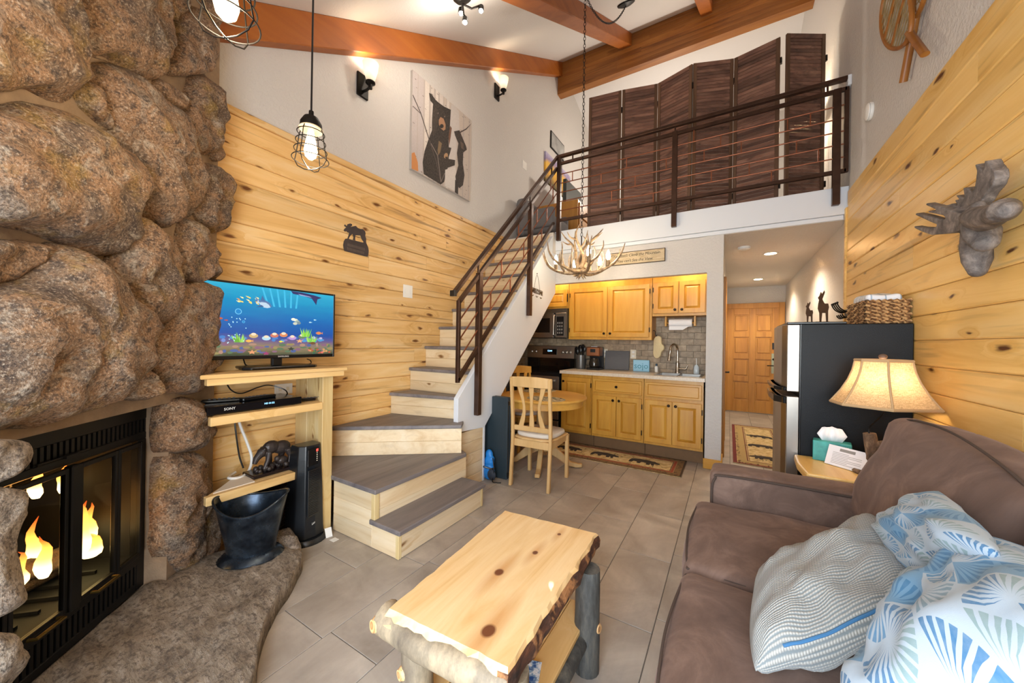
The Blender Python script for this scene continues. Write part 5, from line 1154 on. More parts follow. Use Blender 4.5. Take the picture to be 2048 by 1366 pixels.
def pillow(corners, T, name, mat, label, cat='pillow', n=30, pinch=.02, wr=.01, seed=0.0):
    A, B, C_, D = [Vector(p) for p in corners]; nrm = (B-A).cross(D-A).normalized(); vs = []; uvs = []; fs = []
    for side in (1, -1):
        o = len(vs)
        for i in range(n+1):
            for j in range(n+1):
                u = -1+2*i/n; v = -1+2*j/n
                rc_ = 1-.10*u*u*v*v; uu = u*rc_*(1-pinch*(1-v*v)*abs(u)); vv = v*rc_*(1-pinch*(1-u*u)*abs(v))
                a, b = (uu+1)/2, (vv+1)/2
                P = A.lerp(B, a).lerp(D.lerp(C_, a), b)
                h = T*((1-u**4)*(1-v**4))**.6*(.75+.25*(1-u*u)*(1-v*v))
                e = (1-u**8)*(1-v**8)
                w = wr*(mnoise.noise(Vector((u*2.2+seed, v*2.2, seed)))*2.2 + mnoise.noise(Vector((u*5+seed, v*5, 3+seed))))*e
                vs.append(P+nrm*(side*h+w)); uvs.append(((u+1)/2, (v+1)/2))
        for i in range(n):
            for j in range(n):
                q = (o+i*(n+1)+j, o+(i+1)*(n+1)+j, o+(i+1)*(n+1)+j+1, o+i*(n+1)+j+1); fs.append(q if side > 0 else q[::-1])
    P = thing(name, tuple((A+B+C_+D)/4), label, cat)
    m = MB().add(vs, fs); c = Vector(((min(v.x for v in vs)+max(v.x for v in vs))/2, (min(v.y for v in vs)+max(v.y for v in vs))/2, min(v.z for v in vs)))
    me = bpy.data.meshes.new('pillow_cover'); me.from_pydata([tuple(v-c) for v in vs], [], fs); me.materials.append(mat)
    ul = me.uv_layers.new(name='UVMap')
    for p in me.polygons:
        p.use_smooth = True
        for li, vi in zip(p.loop_indices, p.vertices): ul.data[li].uv = uvs[vi]
    bm = bmesh.new(); bm.from_mesh(me); bmesh.ops.remove_doubles(bm, verts=bm.verts, dist=1e-5); bm.to_mesh(me); bm.free()
    o = bpy.data.objects.new('pillow_cover', me); COL.objects.link(o); o.location = c; adopt(o, P)
    def surf(u, v, lift):
        rc_ = 1-.10*u*u*v*v; uu = u*rc_*(1-pinch*(1-v*v)*abs(u)); vv = v*rc_*(1-pinch*(1-u*u)*abs(v)); a, b = (uu+1)/2, (vv+1)/2; h = T*((1-u**4)*(1-v**4))**.6*(.75+.25*(1-u*u)*(1-v*v)); w = wr*(mnoise.noise(Vector((u*2.2+seed, v*2.2, seed)))*2.2 + mnoise.noise(Vector((u*5+seed, v*5, 3+seed))))*(1-u**8)*(1-v**8); return A.lerp(B, a).lerp(D.lerp(C_, a), b)+nrm*(zs*(h+lift)+w)
    zs = 1 if nrm.z > 0 else -1
    return P, (A, B, C_, D, surf)
# ribbed knit fabric
t = NT('ribbed_knit'); uv = t('TexCoord').outputs['UV']; s = t('SeparateXYZ', {0: uv}); wv = t.noise(uv, 6, 3)
rib = t.math('SINE', t.math('ADD', t.math('MULTIPLY', s.outputs[1], 430), t.math('MULTIPLY', wv, 3))); st2 = t.math('SINE', t.math('MULTIPLY', s.outputs[0], 420))
hh = t.math('ADD', t.math('MULTIPLY', rib, .5), .5); hk = t.math('MULTIPLY', hh, t.math('ADD', .75, t.math('MULTIPLY', st2, .25)))
t.p(Base_Color=t.ramp(hk, [(.1, '#727a7c'), (.45, '#9a9993'), (.85, '#adaba4')]), Roughness=.95, Sheen_Weight=.2); t.bump(hk, .6, .004); M_KNIT = t.m
# fan-leaf print
t = NT('fan_leaf_print'); uv = t('TexCoord').outputs['UV']; g = t.vm('MULTIPLY', uv, (6, 6, 6)); cell = t.vm('FLOOR', g); fr = t('SeparateXYZ', {0: t.vm('FRACTION', g)})
wn_ = t('TexWhiteNoise', {'Vector': cell}, noise_dimensions='2D'); rv = wn_.outputs['Value']; rc = t('SeparateColor', {0: wn_.outputs['Color']})
fl = t.math('GREATER_THAN', rc.outputs[1], .5); fx = t.math('ABSOLUTE', t.math('SUBTRACT', fl, fr.outputs[0])); fl2 = t.math('GREATER_THAN', rc.outputs[2], .45); fy = t.math('ABSOLUTE', t.math('SUBTRACT', fl2, fr.outputs[1]))
ang = t.math('DIVIDE', t.math('ARCTAN2', fy, fx), math.pi/2); rr = t.math('SQRT', t.math('ADD', t.math('MULTIPLY', fx, fx), t.math('MULTIPLY', fy, fy)))
spk = t.math('ABSOLUTE', t.math('SUBTRACT', t.math('FRACT', t.math('MULTIPLY', ang, 7.0)), .5)); wd = t.math('MULTIPLY', t.math('SUBTRACT', rr, .12, clamp=True), .42)
leaf = t.math('MULTIPLY', t.math('LESS_THAN', spk, t.math('MINIMUM', wd, .32)), t.math('MULTIPLY', t.math('GREATER_THAN', rr, .14), t.math('LESS_THAN', rr, .93)))
lc = t.ramp(rv, [(.0, '#265f88'), (.3, '#34729a'), (.5, '#6f8788'), (.75, '#62808f'), (1, '#457da2')]); lcn = [n for n in t.t.nodes if n.type == 'VALTORGB'][-1]; lcn.color_ramp.interpolation = 'CONSTANT'
inv = t.math('GREATER_THAN', rc.outputs[0], .78)
bgc = t.mix(inv, s2l('#98a6b2'), s2l('#5b84a3')); fgc = t.mix(inv, lc, s2l('#2f658c'))
fade = t.math('ADD', .55, t.math('MULTIPLY', t.noise(uv, 30, 3), .6), clamp=True)
t.p(Base_Color=t.mix(t.math('MULTIPLY', leaf, fade), bgc, fgc), Roughness=.9, Sheen_Weight=.15); t.bump(t.noise(uv, 400, 2), .15, .002); M_FAN = t.m
pillow([onz(1745, 1062, .66), onz(1880, 972, .90), onz(2010, 1105, .92), onz(1885, 1215, .68)], .07, 'throw_pillow', M_FAN, 'blue fan-leaf printed pillow wedged against the back cushion', seed=2)
p_, (A_, B_, C_, D_, n_) = pillow([onz(1500, 1160, .54), onz(1775, 1030, .66), onz(1900, 1205, .70), onz(1490, 1365, .53)], .10, 'throw_pillow', M_KNIT, 'grey ribbed knit pillow with a blue zip lying on the seat', seed=5, wr=.014)
zp = [n_(-.62+1.2*k/14, .955, .0005) for k in range(15)]
MB().tube(zp, .0038, 8).build('zip', plain('blue_zip', '#3d6f9a', .5), p_, smooth=True)
pillow([onz(1870, 1190, .70), onz(2065, 1085, .86), onz(2330, 1330, .90), onz(1640, 1470, .64)], .09, 'throw_pillow', M_FAN, 'larger blue fan-leaf printed pillow in front of the ribbed one', seed=9, wr=.012)

# ---------------------------------------------------------------- live-edge coffee table
CT = thing('coffee_table', (-.7, 1.17, 0), 'live-edge pine slab coffee table on barked log legs', 'coffee table')
t = NT('pine_slab'); co = t.obj(); g = t.noise(t.vm('MULTIPLY', co, (14, 1.4, 14)), 1, 5, .6, 1.0); g2 = t.noise(t.vm('MULTIPLY', co, (110, 5, 110)), 1, 3)
c = t.mix(t.math('MULTIPLY', g2, .3), t.ramp(g, [(.3, '#ecd2a4'), (.55, '#e2c08a'), (.75, '#cfa264')]), s2l('#c99c62'))
for (kx, ky, kr) in ((.02, -.06, .024), (.075, .12, .016), (.14, -.30, .03), (.10, .30, .012)):
    d = t.vm('MULTIPLY', t.vm('SUBTRACT', co, (kx-.02, ky, .05)), (1.25, 1, .2)); L = t('VectorMath', {0: d}, operation='LENGTH').outputs['Value']
    d2 = t.vm('MULTIPLY', t.vm('SUBTRACT', co, (kx-.02, ky, .05)), (1.6, .35, .2)); L2 = t('VectorMath', {0: d2}, operation='LENGTH').outputs['Value']
    c = t.mix(t.math('MULTIPLY', t.math('SUBTRACT', 1, t.math('DIVIDE', L2, kr*2.6), clamp=True), .7), c, s2l('#b9793a'))
    c = t.mix(t.math('MULTIPLY', t.math('SUBTRACT', 1, t.math('DIVIDE', L, kr), clamp=True), 3.0, clamp=True), c, s2l('#6b3a1c'))
t.p(Base_Color=c, Roughness=.4, Coat_Weight=.15); t.bump(g2, .08, .002); M_SLAB = t.m
t = NT('dark_bark'); nn = t.noise(t.vm('MULTIPLY', t.obj(), (30, 6, 30)), 1, 6, .7); n2 = t.noise(t.obj(), 14, 4); t.p(Base_Color=t.mix(t.ramp(n2, [(.52, (0, 0, 0, 1)), (.6, (1, 1, 1, 1))]), t.ramp(nn, [(.35, '#24150d'), (.6, '#5a3520'), (.75, '#8a5a36')]), s2l('#a8764a')), Roughness=.8); t.bump(nn, 1.0, .015); M_BARK = t.m
t = NT('peeled_log'); nn = t.noise(t.vm('MULTIPLY', t.obj(), (12, 12, 4)), 1, 6, .7); t.p(Base_Color=t.ramp(nn, [(.3, '#574c40'), (.5, '#7d705c'), (.7, '#a8967a')]), Roughness=.6); t.bump(nn, .4, .006); M_PEEL = t.m
t = NT('grey_log'); nn = t.noise(t.vm('MULTIPLY', t.obj(), (22, 22, 5)), 1, 6, .7); t.p(Base_Color=t.ramp(nn, [(.3, '#2b2926'), (.5, '#4c4c49'), (.7, '#6f6a60')]), Roughness=.6); t.bump(nn, .5, .006); M_GLOG = t.m
zt_ = .46; th = .065
cor = [onz(775, 1218, zt_), onz(1016, 1338, zt_), onz(1195, 1066, zt_), onz(1010, 1020, zt_)]   # near-left, near-right, far-right, far-left
def side(a, b, k, amp, seed):
    return [a.lerp(b, i/k)+(b-a).normalized().cross(Vector((0, 0, 1)))*amp*mnoise.noise(Vector((seed, i*.6, 0))) for i in range(k)]
top = side(cor[0], cor[1], 14, .004, 1)+side(cor[1], cor[2], 22, .012, 2)+side(cor[2], cor[3], 12, .006, 3)+side(cor[3], cor[0], 22, .006, 4)
n_ = len(top); ctr = sum(top, Vector())/n_
def off(k, v, f, z): 
    d = (v-ctr); d.z = 0; return Vector((v.x, v.y, z))+d.normalized()*f
nz = lambda i, s: .012*mnoise.noise(Vector((s, i*.45, s)))
lv_ = [[off(0, v, -.006, zt_) for v in top], [off(0, v, .004+nz(i, 7), zt_-.012) for i, v in enumerate(top)], [off(0, v, .022+nz(i, 8), zt_-.035) for i, v in enumerate(top)], [off(0, v, .012+nz(i, 9), zt_-th) for i, v in enumerate(top)]]
vs = [v for l in lv_ for v in l]; m = MB()
m.add(vs, [tuple(range(n_))], 0); m.f += [(k*n_+(i+1) % n_, k*n_+i, (k+1)*n_+i, (k+1)*n_+(i+1) % n_) for k in range(3) for i in range(n_)]; m.mi += [(1 if (k > 0 and 13 <= i < 36) else 0) for k in range(3) for i in range(n_)]; m.f.append(tuple(range(4*n_-1, 3*n_-1, -1))); m.mi.append(0); m.col += [None]*(3*n_+1)
o = m.build('slab_top', [M_SLAB, M_BARK], CT)
def log(pts, rs, name, mat, parent, knots=(), seg=16):
    P = [Vector(p) for p in pts]; Q = []; rr_ = []
    for i in range(len(P)-1):
        for k in range(5): f = k/5; Q.append(P[i].lerp(P[i+1], f)); rr_.append(rs[i]*(1-f)+rs[i+1]*f)
    Q.append(P[-1]); rr_.append(rs[-1]); rr_ = [r*(1+.06*mnoise.noise(Q[i]*9)) for i, r in enumerate(rr_)]
    m = MB().tube(Q, rr_, seg)
    o = m.build(name, mat, parent, smooth=True)
    for kp, kd, kr in knots:
        kp, kd = Vector(kp), Vector(kd).normalized(); k = MB().tube([kp, kp+kd*kr*.4, kp+kd*kr*.75], [kr*1.25, kr, kr*.9], 12).build('knot_stub', M_KNOTW, o, smooth=True)
    return o
t = NT('knot_end'); L = t('VectorMath', {0: t.vm('SUBTRACT', t('TexCoord').outputs['Generated'], (.5, .5, .5))}, operation='LENGTH').outputs['Value']; t.p(Base_Color=t.ramp(t.math('FRACT', t.math('MULTIPLY', L, 5)), [(.3, '#d8ad78'), (.8, '#a9784a')]), Roughness=.6); M_KNOTW = t.m
fl = Vector((-.473, 1.40, 0))
log([fl+Vector((0, 0, .002)), fl+Vector((0, 0, .2)), fl+Vector((0, .005, .40))], [.05, .05, .046], 'leg', M_GLOG, CT, [(fl+Vector((.04, 0, .18)), (1, -.2, .1), .018), (fl+Vector((-.03, -.02, .16)), (-.8, -1, 0), .014)])
nl = onz(815, 1320, .2); nl.z = 0; nl = Vector((-.80, .80, 0))
log([nl+Vector((0, 0, .002)), nl+Vector((0, 0, .2)), nl+Vector((0, 0, .40))], [.05, .05, .048], 'leg', M_PEEL, CT, [(nl+Vector((-.02, -.04, .31)), (-.3, -1, 0), .016)])
for p in ((-.86, 1.46, 0), (-.50, .86, 0)): log([Vector(p)+Vector((0, 0, .002)), Vector(p)+Vector((0, 0, .2)), Vector(p)+Vector((0, 0, .40))], [.05, .048, .046], 'leg', M_PEEL, CT)
e0, e1 = cor[0], cor[1]
log([(e0.x-.035, e0.y+.025, .405), (e0.lerp(e1, .3).x, e0.lerp(e1, .3).y+.01, .40), (e0.lerp(e1, .7).x, e0.lerp(e1, .7).y+.01, .405), (e1.x+.0, e1.y+.02, .405)], [.05, .045, .046, .044], 'cross_log', M_PEEL, CT, [((e0.x-.035, e0.y-.012, .405), (-.25, -1, .1), .02)])
log([(cor[3].x+.02, cor[3].y-.05, .40), (cor[2].x-.02, cor[2].y-.05, .40)], [.04, .04], 'cross_log', M_PEEL, CT)
for s in (-1, 1): log([(-.86 if s < 0 else -.49, .82, .13), (-.86 if s < 0 else -.485, 1.44, .13)], [.03, .03], 'stretcher', M_GLOG, CT)
for i in range(4): MB().box(-.87+i*.097, -.776+i*.097, .76, 1.50, .16, .18).build('shelf_board', M_SHELF, CT, bevel=.003)
MG = thing('magazine', (-.55, 1.05, .18), 'blue and white magazine lying on the coffee table shelf', 'magazine')
mm = frame((-.585, 1.0, .181), (.95, .3, 0), (-.3, .95, 0))
MB().box(-.08, .08, -.11, .11, 0, .012, M=mm).build('pages', plain('page_white', '#dfe2e8', .6), MG)
t = NT('photo_cover'); nn = t.noise(t.obj(), 28, 5, .7); t.p(Base_Color=t.ramp(nn, [(.42, '#1f4f96'), (.5, '#8fb0d0'), (.56, '#e4e8f0')]), Roughness=.3)
MB().box(-.082, .082, -.112, .112, .0125, .014, M=mm).build('cover', t.m, MG)

# ---------------------------------------------------------------- end table, lamp and small things on it
ET = thing('end_table', (.6, 2.69, 0), 'honey log end table with a thick slab top beside the sofa', 'end table')
sp_ = [(.36, 2.45), (.6, 2.44), (.865, 2.445), (.87, 2.83), (.62, 2.845), (.355, 2.84), (.345, 2.65)]
m = MB().prism(sp_, .585, .63); m.build('slab_top', M_PINER, ET, bevel=.01, bseg=2)
for x, y in ((.43, 2.50), (.80, 2.50), (.43, 2.77), (.80, 2.77)): log([(x, y, .002), (x, y, .3), (x, y, .585)], [.04, .038, .036], 'leg', M_PINEZ, ET)
MB().box(.42, .81, 2.49, 2.78, .19, .21).build('shelf', M_PINER, ET, bevel=.004)
LP = thing('table_lamp', (.69, 2.60, .63), 'bark branch table lamp with a flared burlap shade on the end table', 'lamp')
lc_ = Vector((.675, 2.56, 0))
t = NT('rough_bark'); nn = t.noise(t.vm('MULTIPLY', t.obj(), (30, 30, 12)), 1, 6, .7); t.p(Base_Color=t.ramp(nn, [(.3, '#2c211b'), (.5, '#6a5442'), (.7, '#a5886a')]), Roughness=.9); t.bump(nn, 1.0, .012); M_RBARK = t.m
base_ = Vector((.655, 2.62, .631))
o = log([base_, base_+Vector((.005, 0, .1)), base_+Vector((-.012, 0, .215))], [.034, .030, .027], 'branch_stem', M_RBARK, LP, seg=12)
log([base_+Vector((0, 0, .15)), base_+Vector((.04, -.02, .17)), base_+Vector((.10, -.03, .185)), base_+Vector((.16, -.05, .16))], [.022, .020, .018, .012], 'side_branch', M_RBARK, LP, seg=10)
MB().lathe([(.075, 0), (.08, .01), (.07, .02)], 18, Matrix.Translation(base_-Vector((0, 0, .0005)))).build('base', M_RBARK, LP, smooth=True)
tubeobj('harp', [base_+Vector((-.012, 0, .21)), base_+Vector((-.01, 0, .25)), lc_+Vector((0, 0, .96)), lc_+Vector((0, 0, 1.03)), lc_+Vector((0, 0, 1.24))], .004, M_DARKIRON, parent=LP)
vdir = Vector((lc_.x, lc_.y)).normalized(); lat = Vector((vdir.y, -vdir.x))
hp_ = [(-1, .0), (-.71, -.62), (.18, -.85), (1, 0), (.71, .62), (-.18, .85)]
SW = .197
def ringpts(s, z): return [Vector((lc_.x, lc_.y, z))+Vector(((lat*a+vdir*b).x, (lat*a+vdir*b).y, 0))*s for a, b in hp_]
prof = [(1.0, 1.005), (.985, 1.013), (.80, 1.07), (.655, 1.13), (.57, 1.18), (.52, 1.235)]
t = NT('burlap_shade'); nn = t.noise(t.vm('MULTIPLY', t.obj(), (60, 60, 300)), 1, 3); n2 = t.noise(t.vm('MULTIPLY', t.obj(), (300, 300, 40)), 1, 3); f = t.math('MULTIPLY', t.math('ADD', nn, n2), .5)
cc = t.ramp(f, [(.35, '#ad9270'), (.55, '#d6bd98'), (.7, '#e3ceac')]); df = t('BsdfDiffuse', {'Color': cc}); tl = t('BsdfTranslucent', {'Color': cc}); mx = t('MixShader', {0: .55}); t.t.links.new(df.outputs[0], mx.inputs[1]); t.t.links.new(tl.outputs[0], mx.inputs[2]); t.t.links.new(mx.outputs[0], t.out.inputs[0]); M_SHADE = t.m
vs = []; 
for s, z in prof: vs += ringpts(SW*s, z)
fs = [(i*6+k, i*6+(k+1) % 6, (i+1)*6+(k+1) % 6, (i+1)*6+k) for i in range(len(prof)-1) for k in range(6)]
sh_ = MB().add(vs, fs).build('lamp_shade', M_SHADE, LP)
M_TRIM = plain('burlap_trim', '#b89a72', .9, 0, .3, 300)
for zi in (0, 5):
    q = ringpts(SW*prof[zi][0]*1.01, prof[zi][1]); MB().tube(q+[q[0]], .008, 6, cap=False).build('shade_trim', M_TRIM, sh_)
for k in range(6): MB().tube([ringpts(SW*s*1.008, z)[k] for s, z in prof], .0045, 6).build('shade_seam', M_TRIM, sh_)
MB().sphere(lc_+Vector((0, 0, 1.255)), .018, 12, 8, sc=(1, 1, .8)).build('finial', plain('twig_finial', '#6a5242', .6, 0, .6, 90), LP, smooth=True)
MB().sphere(lc_+Vector((0, 0, 1.12)), .024, 12, 8, sc=(1, 1, 1.3)).build('bulb', emis('lamp_bulb', '#ffd9a0', 12), LP, smooth=True)
lamp('table_lamp_light', tuple(lc_+Vector((0, 0, 1.12))), 2.8, WARM, .04)
TB = thing('tissue_box', (.57, 2.80, .63), 'teal tissue box with a white tissue on the end table', 'tissue box')
tm = frame((.525, 2.795, .631), (.985, -.17, 0), (.17, .985, 0))
MB().box(-.085, .085, -.045, .045, 0, .115, M=tm).build('carton', plain('teal_card', '#3f9a95', .5, var=.3, bscale=150), TB, bevel=.003)
vs, fs = text_mesh('Kleenex', .024, .0003, shear=.2); MB().add(vs, fs, 0, tm @ frame((.03, -.0455, .095), (1, 0, 0), (0, 0, 1))).build('lettering', M_WHITE, TB)
vs = []; ns = 9
for i in range(ns):
    f = i/(ns-1)-.5
    for z, w, d in ((.114, .05, .0), (.15, .075, .02), (.20, .05, .012)): vs.append((f*2*w*.9, d*math.sin(i*1.9), z-(.02*abs(f) if z > .19 else 0)))
fs = [(i*3+k, (i+1)*3+k, (i+1)*3+k+1, i*3+k+1) for i in range(ns-1) for k in range(2)]
MB().add(vs, fs, 0, tm).build('tissue', plain('tissue_white', '#eeeaea', .9), TB, smooth='all', mods=[('SOLIDIFY', dict(thickness=.002))])
IC = thing('info_card', (.565, 2.70, .63), 'white printed information card in a clear stand on the end table', 'card')
a = onz(1650, 922, .631); b = onz(1722, 943, .631); a.y -= .05; b.y -= .05; a.x -= .012; b.x -= .012; ex = (b-a); ex.z = 0; L_ = ex.length; ex.normalize(); up_ = Vector((0, 0, 1))*.94+Vector((-ex.y, ex.x, 0))*.34
im = frame(a, ex, up_)
MB().box(-.005, L_+.035, 0, .135, -.004, -.002, M=im).build('clear_holder', M_GLASS, IC)
MB().box(0, L_+.03, .002, .115, -.0015, .0005, M=im).build('card', plain('card_white', '#e9e9ee', .6), IC)
sh = [([(L_*.33, .088), (L_*.75, .088), (L_*.75, .104), (L_*.33, .104)], '#8c8a88')]
for i in range(8):
    z = .076-i*.0085; sh.append(([(L_*.16, z), (L_*(.95 if i % 3 else .6), z), (L_*(.95 if i % 3 else .6), z+.0022), (L_*.16, z+.0022)], '#8f8f92'))
t = NT('print_ink'); nn = t.noise(t.vm('MULTIPLY', t.obj(), (160, 160, 50)), 1, 4, .7); t.p(Base_Color=t.mix(t.math('MULTIPLY', t.ramp(nn, [(.4, (0, 0, 0, 1)), (.65, (1, 1, 1, 1))]), .22), t('Attribute', attribute_name='Col').outputs['Color'], s2l('#8f8378')), Roughness=.7); M_PRINT = t.m
o = printed(sh, im @ Matrix.Translation((0, 0, .0005)), 'printed_lines', M_PRINT, IC, .0002); o['kind'] = 'stuff'
tag(MB().box(0, .05, 0, .075, 0, .002, M=frame((.70, 2.50, .6315), (.9, .44, 0), (-.1, .2, .97))).build('small_card', plain('card_cream', '#d8cbb8', .7)), 'small cream card propped by the lamp foot', 'card')

# ---------------------------------------------------------------- fridge and what stands on it
M_FBLK = plain('black_textured_steel', '#0a0c0f', .4, .0, .25, 260, spec=.22)
FR = thing('refrigerator', (.6, 3.16, 0), 'black fridge with two stainless doors against the pine wall', 'fridge')
fy0, fy1, fz = 2.862, 3.46, 1.44
MB().box(.385, .878, fy0, fy1, .03, fz).build('cabinet_body', M_FBLK, FR, bevel=.004)
for z0, z1, nm in ((.06, .985, 'fridge_door'), (1.015, fz-.002, 'freezer_door')):
    d = MB().prism([(.38, fy0), (.315, fy0), (.295, fy0+.06), (.288, fy0+.30), (.295, fy1-.06), (.315, fy1), (.38, fy1)], z0, z1).build(nm, M_STEEL, FR, bevel=.004)
    h0, h1 = (.935, .985) if z0 < .5 else (1.015, 1.045)
    MB().prism([(.31, fy0-.004), (.255, fy0+.07), (.247, fy0+.3), (.255, fy1-.07), (.31, fy1+.004), (.30, fy1), (.277, fy1-.06), (.271, fy0+.3), (.277, fy0+.06), (.30, fy0)], h0+.004, h1-.004).build('pocket_handle', plain('handle_black', '#17191b', .15), d, bevel=.003)
MB().box(.315, .60, fy0+.005, fy1-.005, fz, fz+.014).build('hinge_cover', M_BLKPL, FR, bevel=.003)
MB().box(.381, .387, fy0+.001, fy1, .05, fz-.002).build('door_gasket', M_BLKPL, FR)
for x in (.45, .82):
    for y in (fy0+.05, fy1-.05): MB().lathe([(.02, 0), (.02, .03)], 10, frame((x, y, .001), (1, 0, 0), (0, 1, 0))).build('foot', M_BLKPL, FR)
BK = thing('seagrass_basket', (.77, 3.06, fz), 'woven seagrass basket standing on the fridge', 'basket')
t = NT('seagrass'); co = t.obj(); v_ = t('TexWave', {'Vector': t.vm('MULTIPLY', co, (1, 1, 1)), 'Scale': 15.0, 'Distortion': 6.0, 'Detail': 3.0}, bands_direction='DIAGONAL'); nn = t.noise(co, 30, 4); t.p(Base_Color=t.ramp(t.math('MULTIPLY', t.math('ADD', v_.outputs[1], nn), .5), [(.25, '#5a3c20'), (.5, '#9c744a'), (.75, '#c29a68')]), Roughness=.85); t.bump(v_.outputs[1], .6, .006); M_SEA = t.m
bx0, bx1, by0, by1, bz0, bz1 = .69, .866, fy0+.03, fy0+.40, fz+.001, fz+.14
MB().box(bx0+.012, bx1-.012, by0+.012, by1-.012, bz0, bz0+.008).build('basket_floor', M_SEA, BK)
nr = 7
for i in range(nr):
    z = bz0+(i+.5)*(bz1-bz0)/nr; pts_ = []
    per = [(bx0, by0, bx1, by0), (bx1, by0, bx1, by1), (bx1, by1, bx0, by1), (bx0, by1, bx0, by0)]
    for s_, (xa, ya, xb, yb) in enumerate(per):
        k_ = 14
        for j in range(k_):
            f = j/k_; wv_ = .004*(-1)**(j+i); nx, ny = (yb-ya), -(xb-xa); l_ = math.hypot(nx, ny)
            pts_.append((xa+(xb-xa)*f+nx/l_*wv_, ya+(yb-ya)*f+ny/l_*wv_, z+.003*(-1)**j))
    MB().tube(pts_+[pts_[0]], .0105, 6, cap=False).build('woven_row', M_SEA, BK, smooth=True)
t = NT('checked_towel'); s = t('SeparateXYZ', {0: t.obj()}); a = t.math('LESS_THAN', t.math('FRACT', t.math('MULTIPLY', s.outputs[0], 16)), .1); b = t.math('LESS_THAN', t.math('FRACT', t.math('MULTIPLY', s.outputs[1], 16)), .1); t.p(Base_Color=t.mix(t.math('MAXIMUM', a, b), s2l('#e4e8ee'), s2l('#9fb2c4')), Roughness=.95); M_TOWEL = t.m
softobj(rbox((.778, fy0+.215, bz1+.012), (.07, .15, .032), .02, n=(14, 18, 8), puff=(0, 0, .01), wr=.018), 'dish_towel', M_TOWEL, None)
tag(bpy.data.objects['dish_towel'], 'folded white checked dish towel lying in the seagrass basket', 'towel')
M_DEER = plain('rusty_deer_iron', '#4a3424', .6, .4, .2, 90, .3)
for nm, xx, yy, s, lab in (('deer_ornament', .50, fy0+.10, 1.0, 'taller rusty metal deer cut-out standing on the fridge'), ('deer_ornament', .435, fy0+.11, .66, 'smaller rusty metal deer cut-out standing on the fridge')):
    D_ = thing(nm, (xx, yy, fz+.015), lab, 'ornament')
    pr = [(-.012, 0), (-.004, 0), (0, .06), (.018, .06), (.022, 0), (.03, 0), (.03, .075), (.034, .10), (.03, .125), (.012, .125), (.005, .14), (.0, .155), (.012, .20), (.01, .215), (-.002, .19), (-.008, .205), (-.014, .18), (-.022, .165), (-.016, .15), (-.02, .12), (-.022, .09), (-.014, .06)]
    MB().prism([(a*s*1.1, b*s*.92) for a, b in pr], 0, .004, frame((xx, yy, fz+.019), (.93, .37, 0), (0, 0, 1))).build('deer_silhouette', M_DEER, D_)
    MB().box(xx-.03*s, xx+.035*s, yy-.015, yy+.02, fz+.0145, fz+.0195).build('stand', M_DEER, D_)
HK = thing('coat_hooks', (.85, 4.0, 1.5), 'black iron coat hook rack at the end of the pine wall', 'hooks')
hy0 = 4.02
MB().box(.868, .881, hy0-.03, hy0+.22, 1.555, 1.63).build('back_plate', M_DARKIRON, HK, bevel=.004)
for i in range(4):
    y = hy0+.0+.06*i
    tubeobj('hook', [(.868, y, 1.61), (.84, y, 1.60), (.80, y, 1.625), (.78, y, 1.66), (.778, y, 1.672)], .005, M_DARKIRON, parent=HK); MB().sphere((.778, y, 1.676), .009, 10, 6).build('hook_tip', M_DARKIRON, HK, smooth=True)
    tubeobj('hook', [(.868, y, 1.57), (.835, y, 1.55), (.815, y, 1.565), (.812, y, 1.58)], .005, M_DARKIRON, parent=HK)
# ---------------------------------------------------------------- on the left wall
CV = thing('bear_canvas', (XL+.02, 2.98, 2.99), 'square canvas print of a black bear with two cubs among birches', 'picture')
cy0, cy1, cz0, cz1 = 2.51, 3.452, 2.992, 3.967
MB().box(XL+.001, XL+.03, cy0, cy1, cz0, cz1).build('canvas', plain('canvas_edge', '#b9b4ae', .8), CV)
XC = XL+.0302
def cpx(p): 
    v = onx(800+p[0]/4.553, 120+p[1]/4.553, XC); return (min(max(v.y, cy0), cy1), min(max(v.z, cz0), cz1))
sh = [([(cy0, cz0), (cy1, cz0), (cy1, cz1), (cy0, cz1)], '#b5aba4')]; rn = random.Random(5); W_ = cy1-cy0
y = cy0
while y < cy1-.02:
    w = rn.uniform(.03, .09); yb_ = min(y+w, cy1); sh.append(([(y, cz0), (yb_, cz0), (yb_, cz1), (y, cz1)], rn.choice(['#cfc6be', '#c2b6ab', '#aaa3a2', '#d6cdc4', '#b3a08f', '#bdb4b2']))); y = yb_+rn.uniform(0, .03)
for i in range(90):
    a, b = rn.uniform(cy0+.02, cy1-.03), rn.uniform(cz0+.02, cz1-.02); sh.append((ell(a, b, rn.uniform(.006, .018), rn.uniform(.002, .005), 6), rn.choice(['#6e625a', '#8a7f78', '#57504c'])))
def tr(pts, c): sh.append(([cpx(p) for p in pts], c))
tr([(105, 850), (130, 840), (160, 930), (165, 1015), (105, 990)], '#c8854a')
tr([(262, 300), (285, 310), (320, 360), (345, 385), (400, 425), (465, 455), (460, 600), (442, 700), (442, 960), (430, 1000), (400, 1110), (370, 1135), (215, 1040), (205, 930), (222, 830), (252, 740), (290, 640), (290, 560), (295, 470), (300, 400), (275, 370)], '#241f1c')
tr([(295, 470), (330, 420), (345, 520), (330, 640), (300, 700), (292, 600)], '#332b26')
tr([(352, 545), (368, 520), (395, 535), (414, 590), (412, 632), (395, 645), (368, 622), (352, 585)], '#a0785a'); sh.append((list(map(cpx, ell(378, 603, 18, 20, 10))), '#1a1614'))
for p in ((345, 485), (405, 515)): sh.append((list(map(cpx, ell(p[0], p[1], 6, 7, 8))), '#6e6058'))
tr([(465, 400), (500, 420), (535, 470), (540, 640), (510, 700), (515, 830), (500, 950), (512, 1010), (500, 1200), (400, 1145), (432, 985), (442, 900), (447, 700)], '#c6bfba')
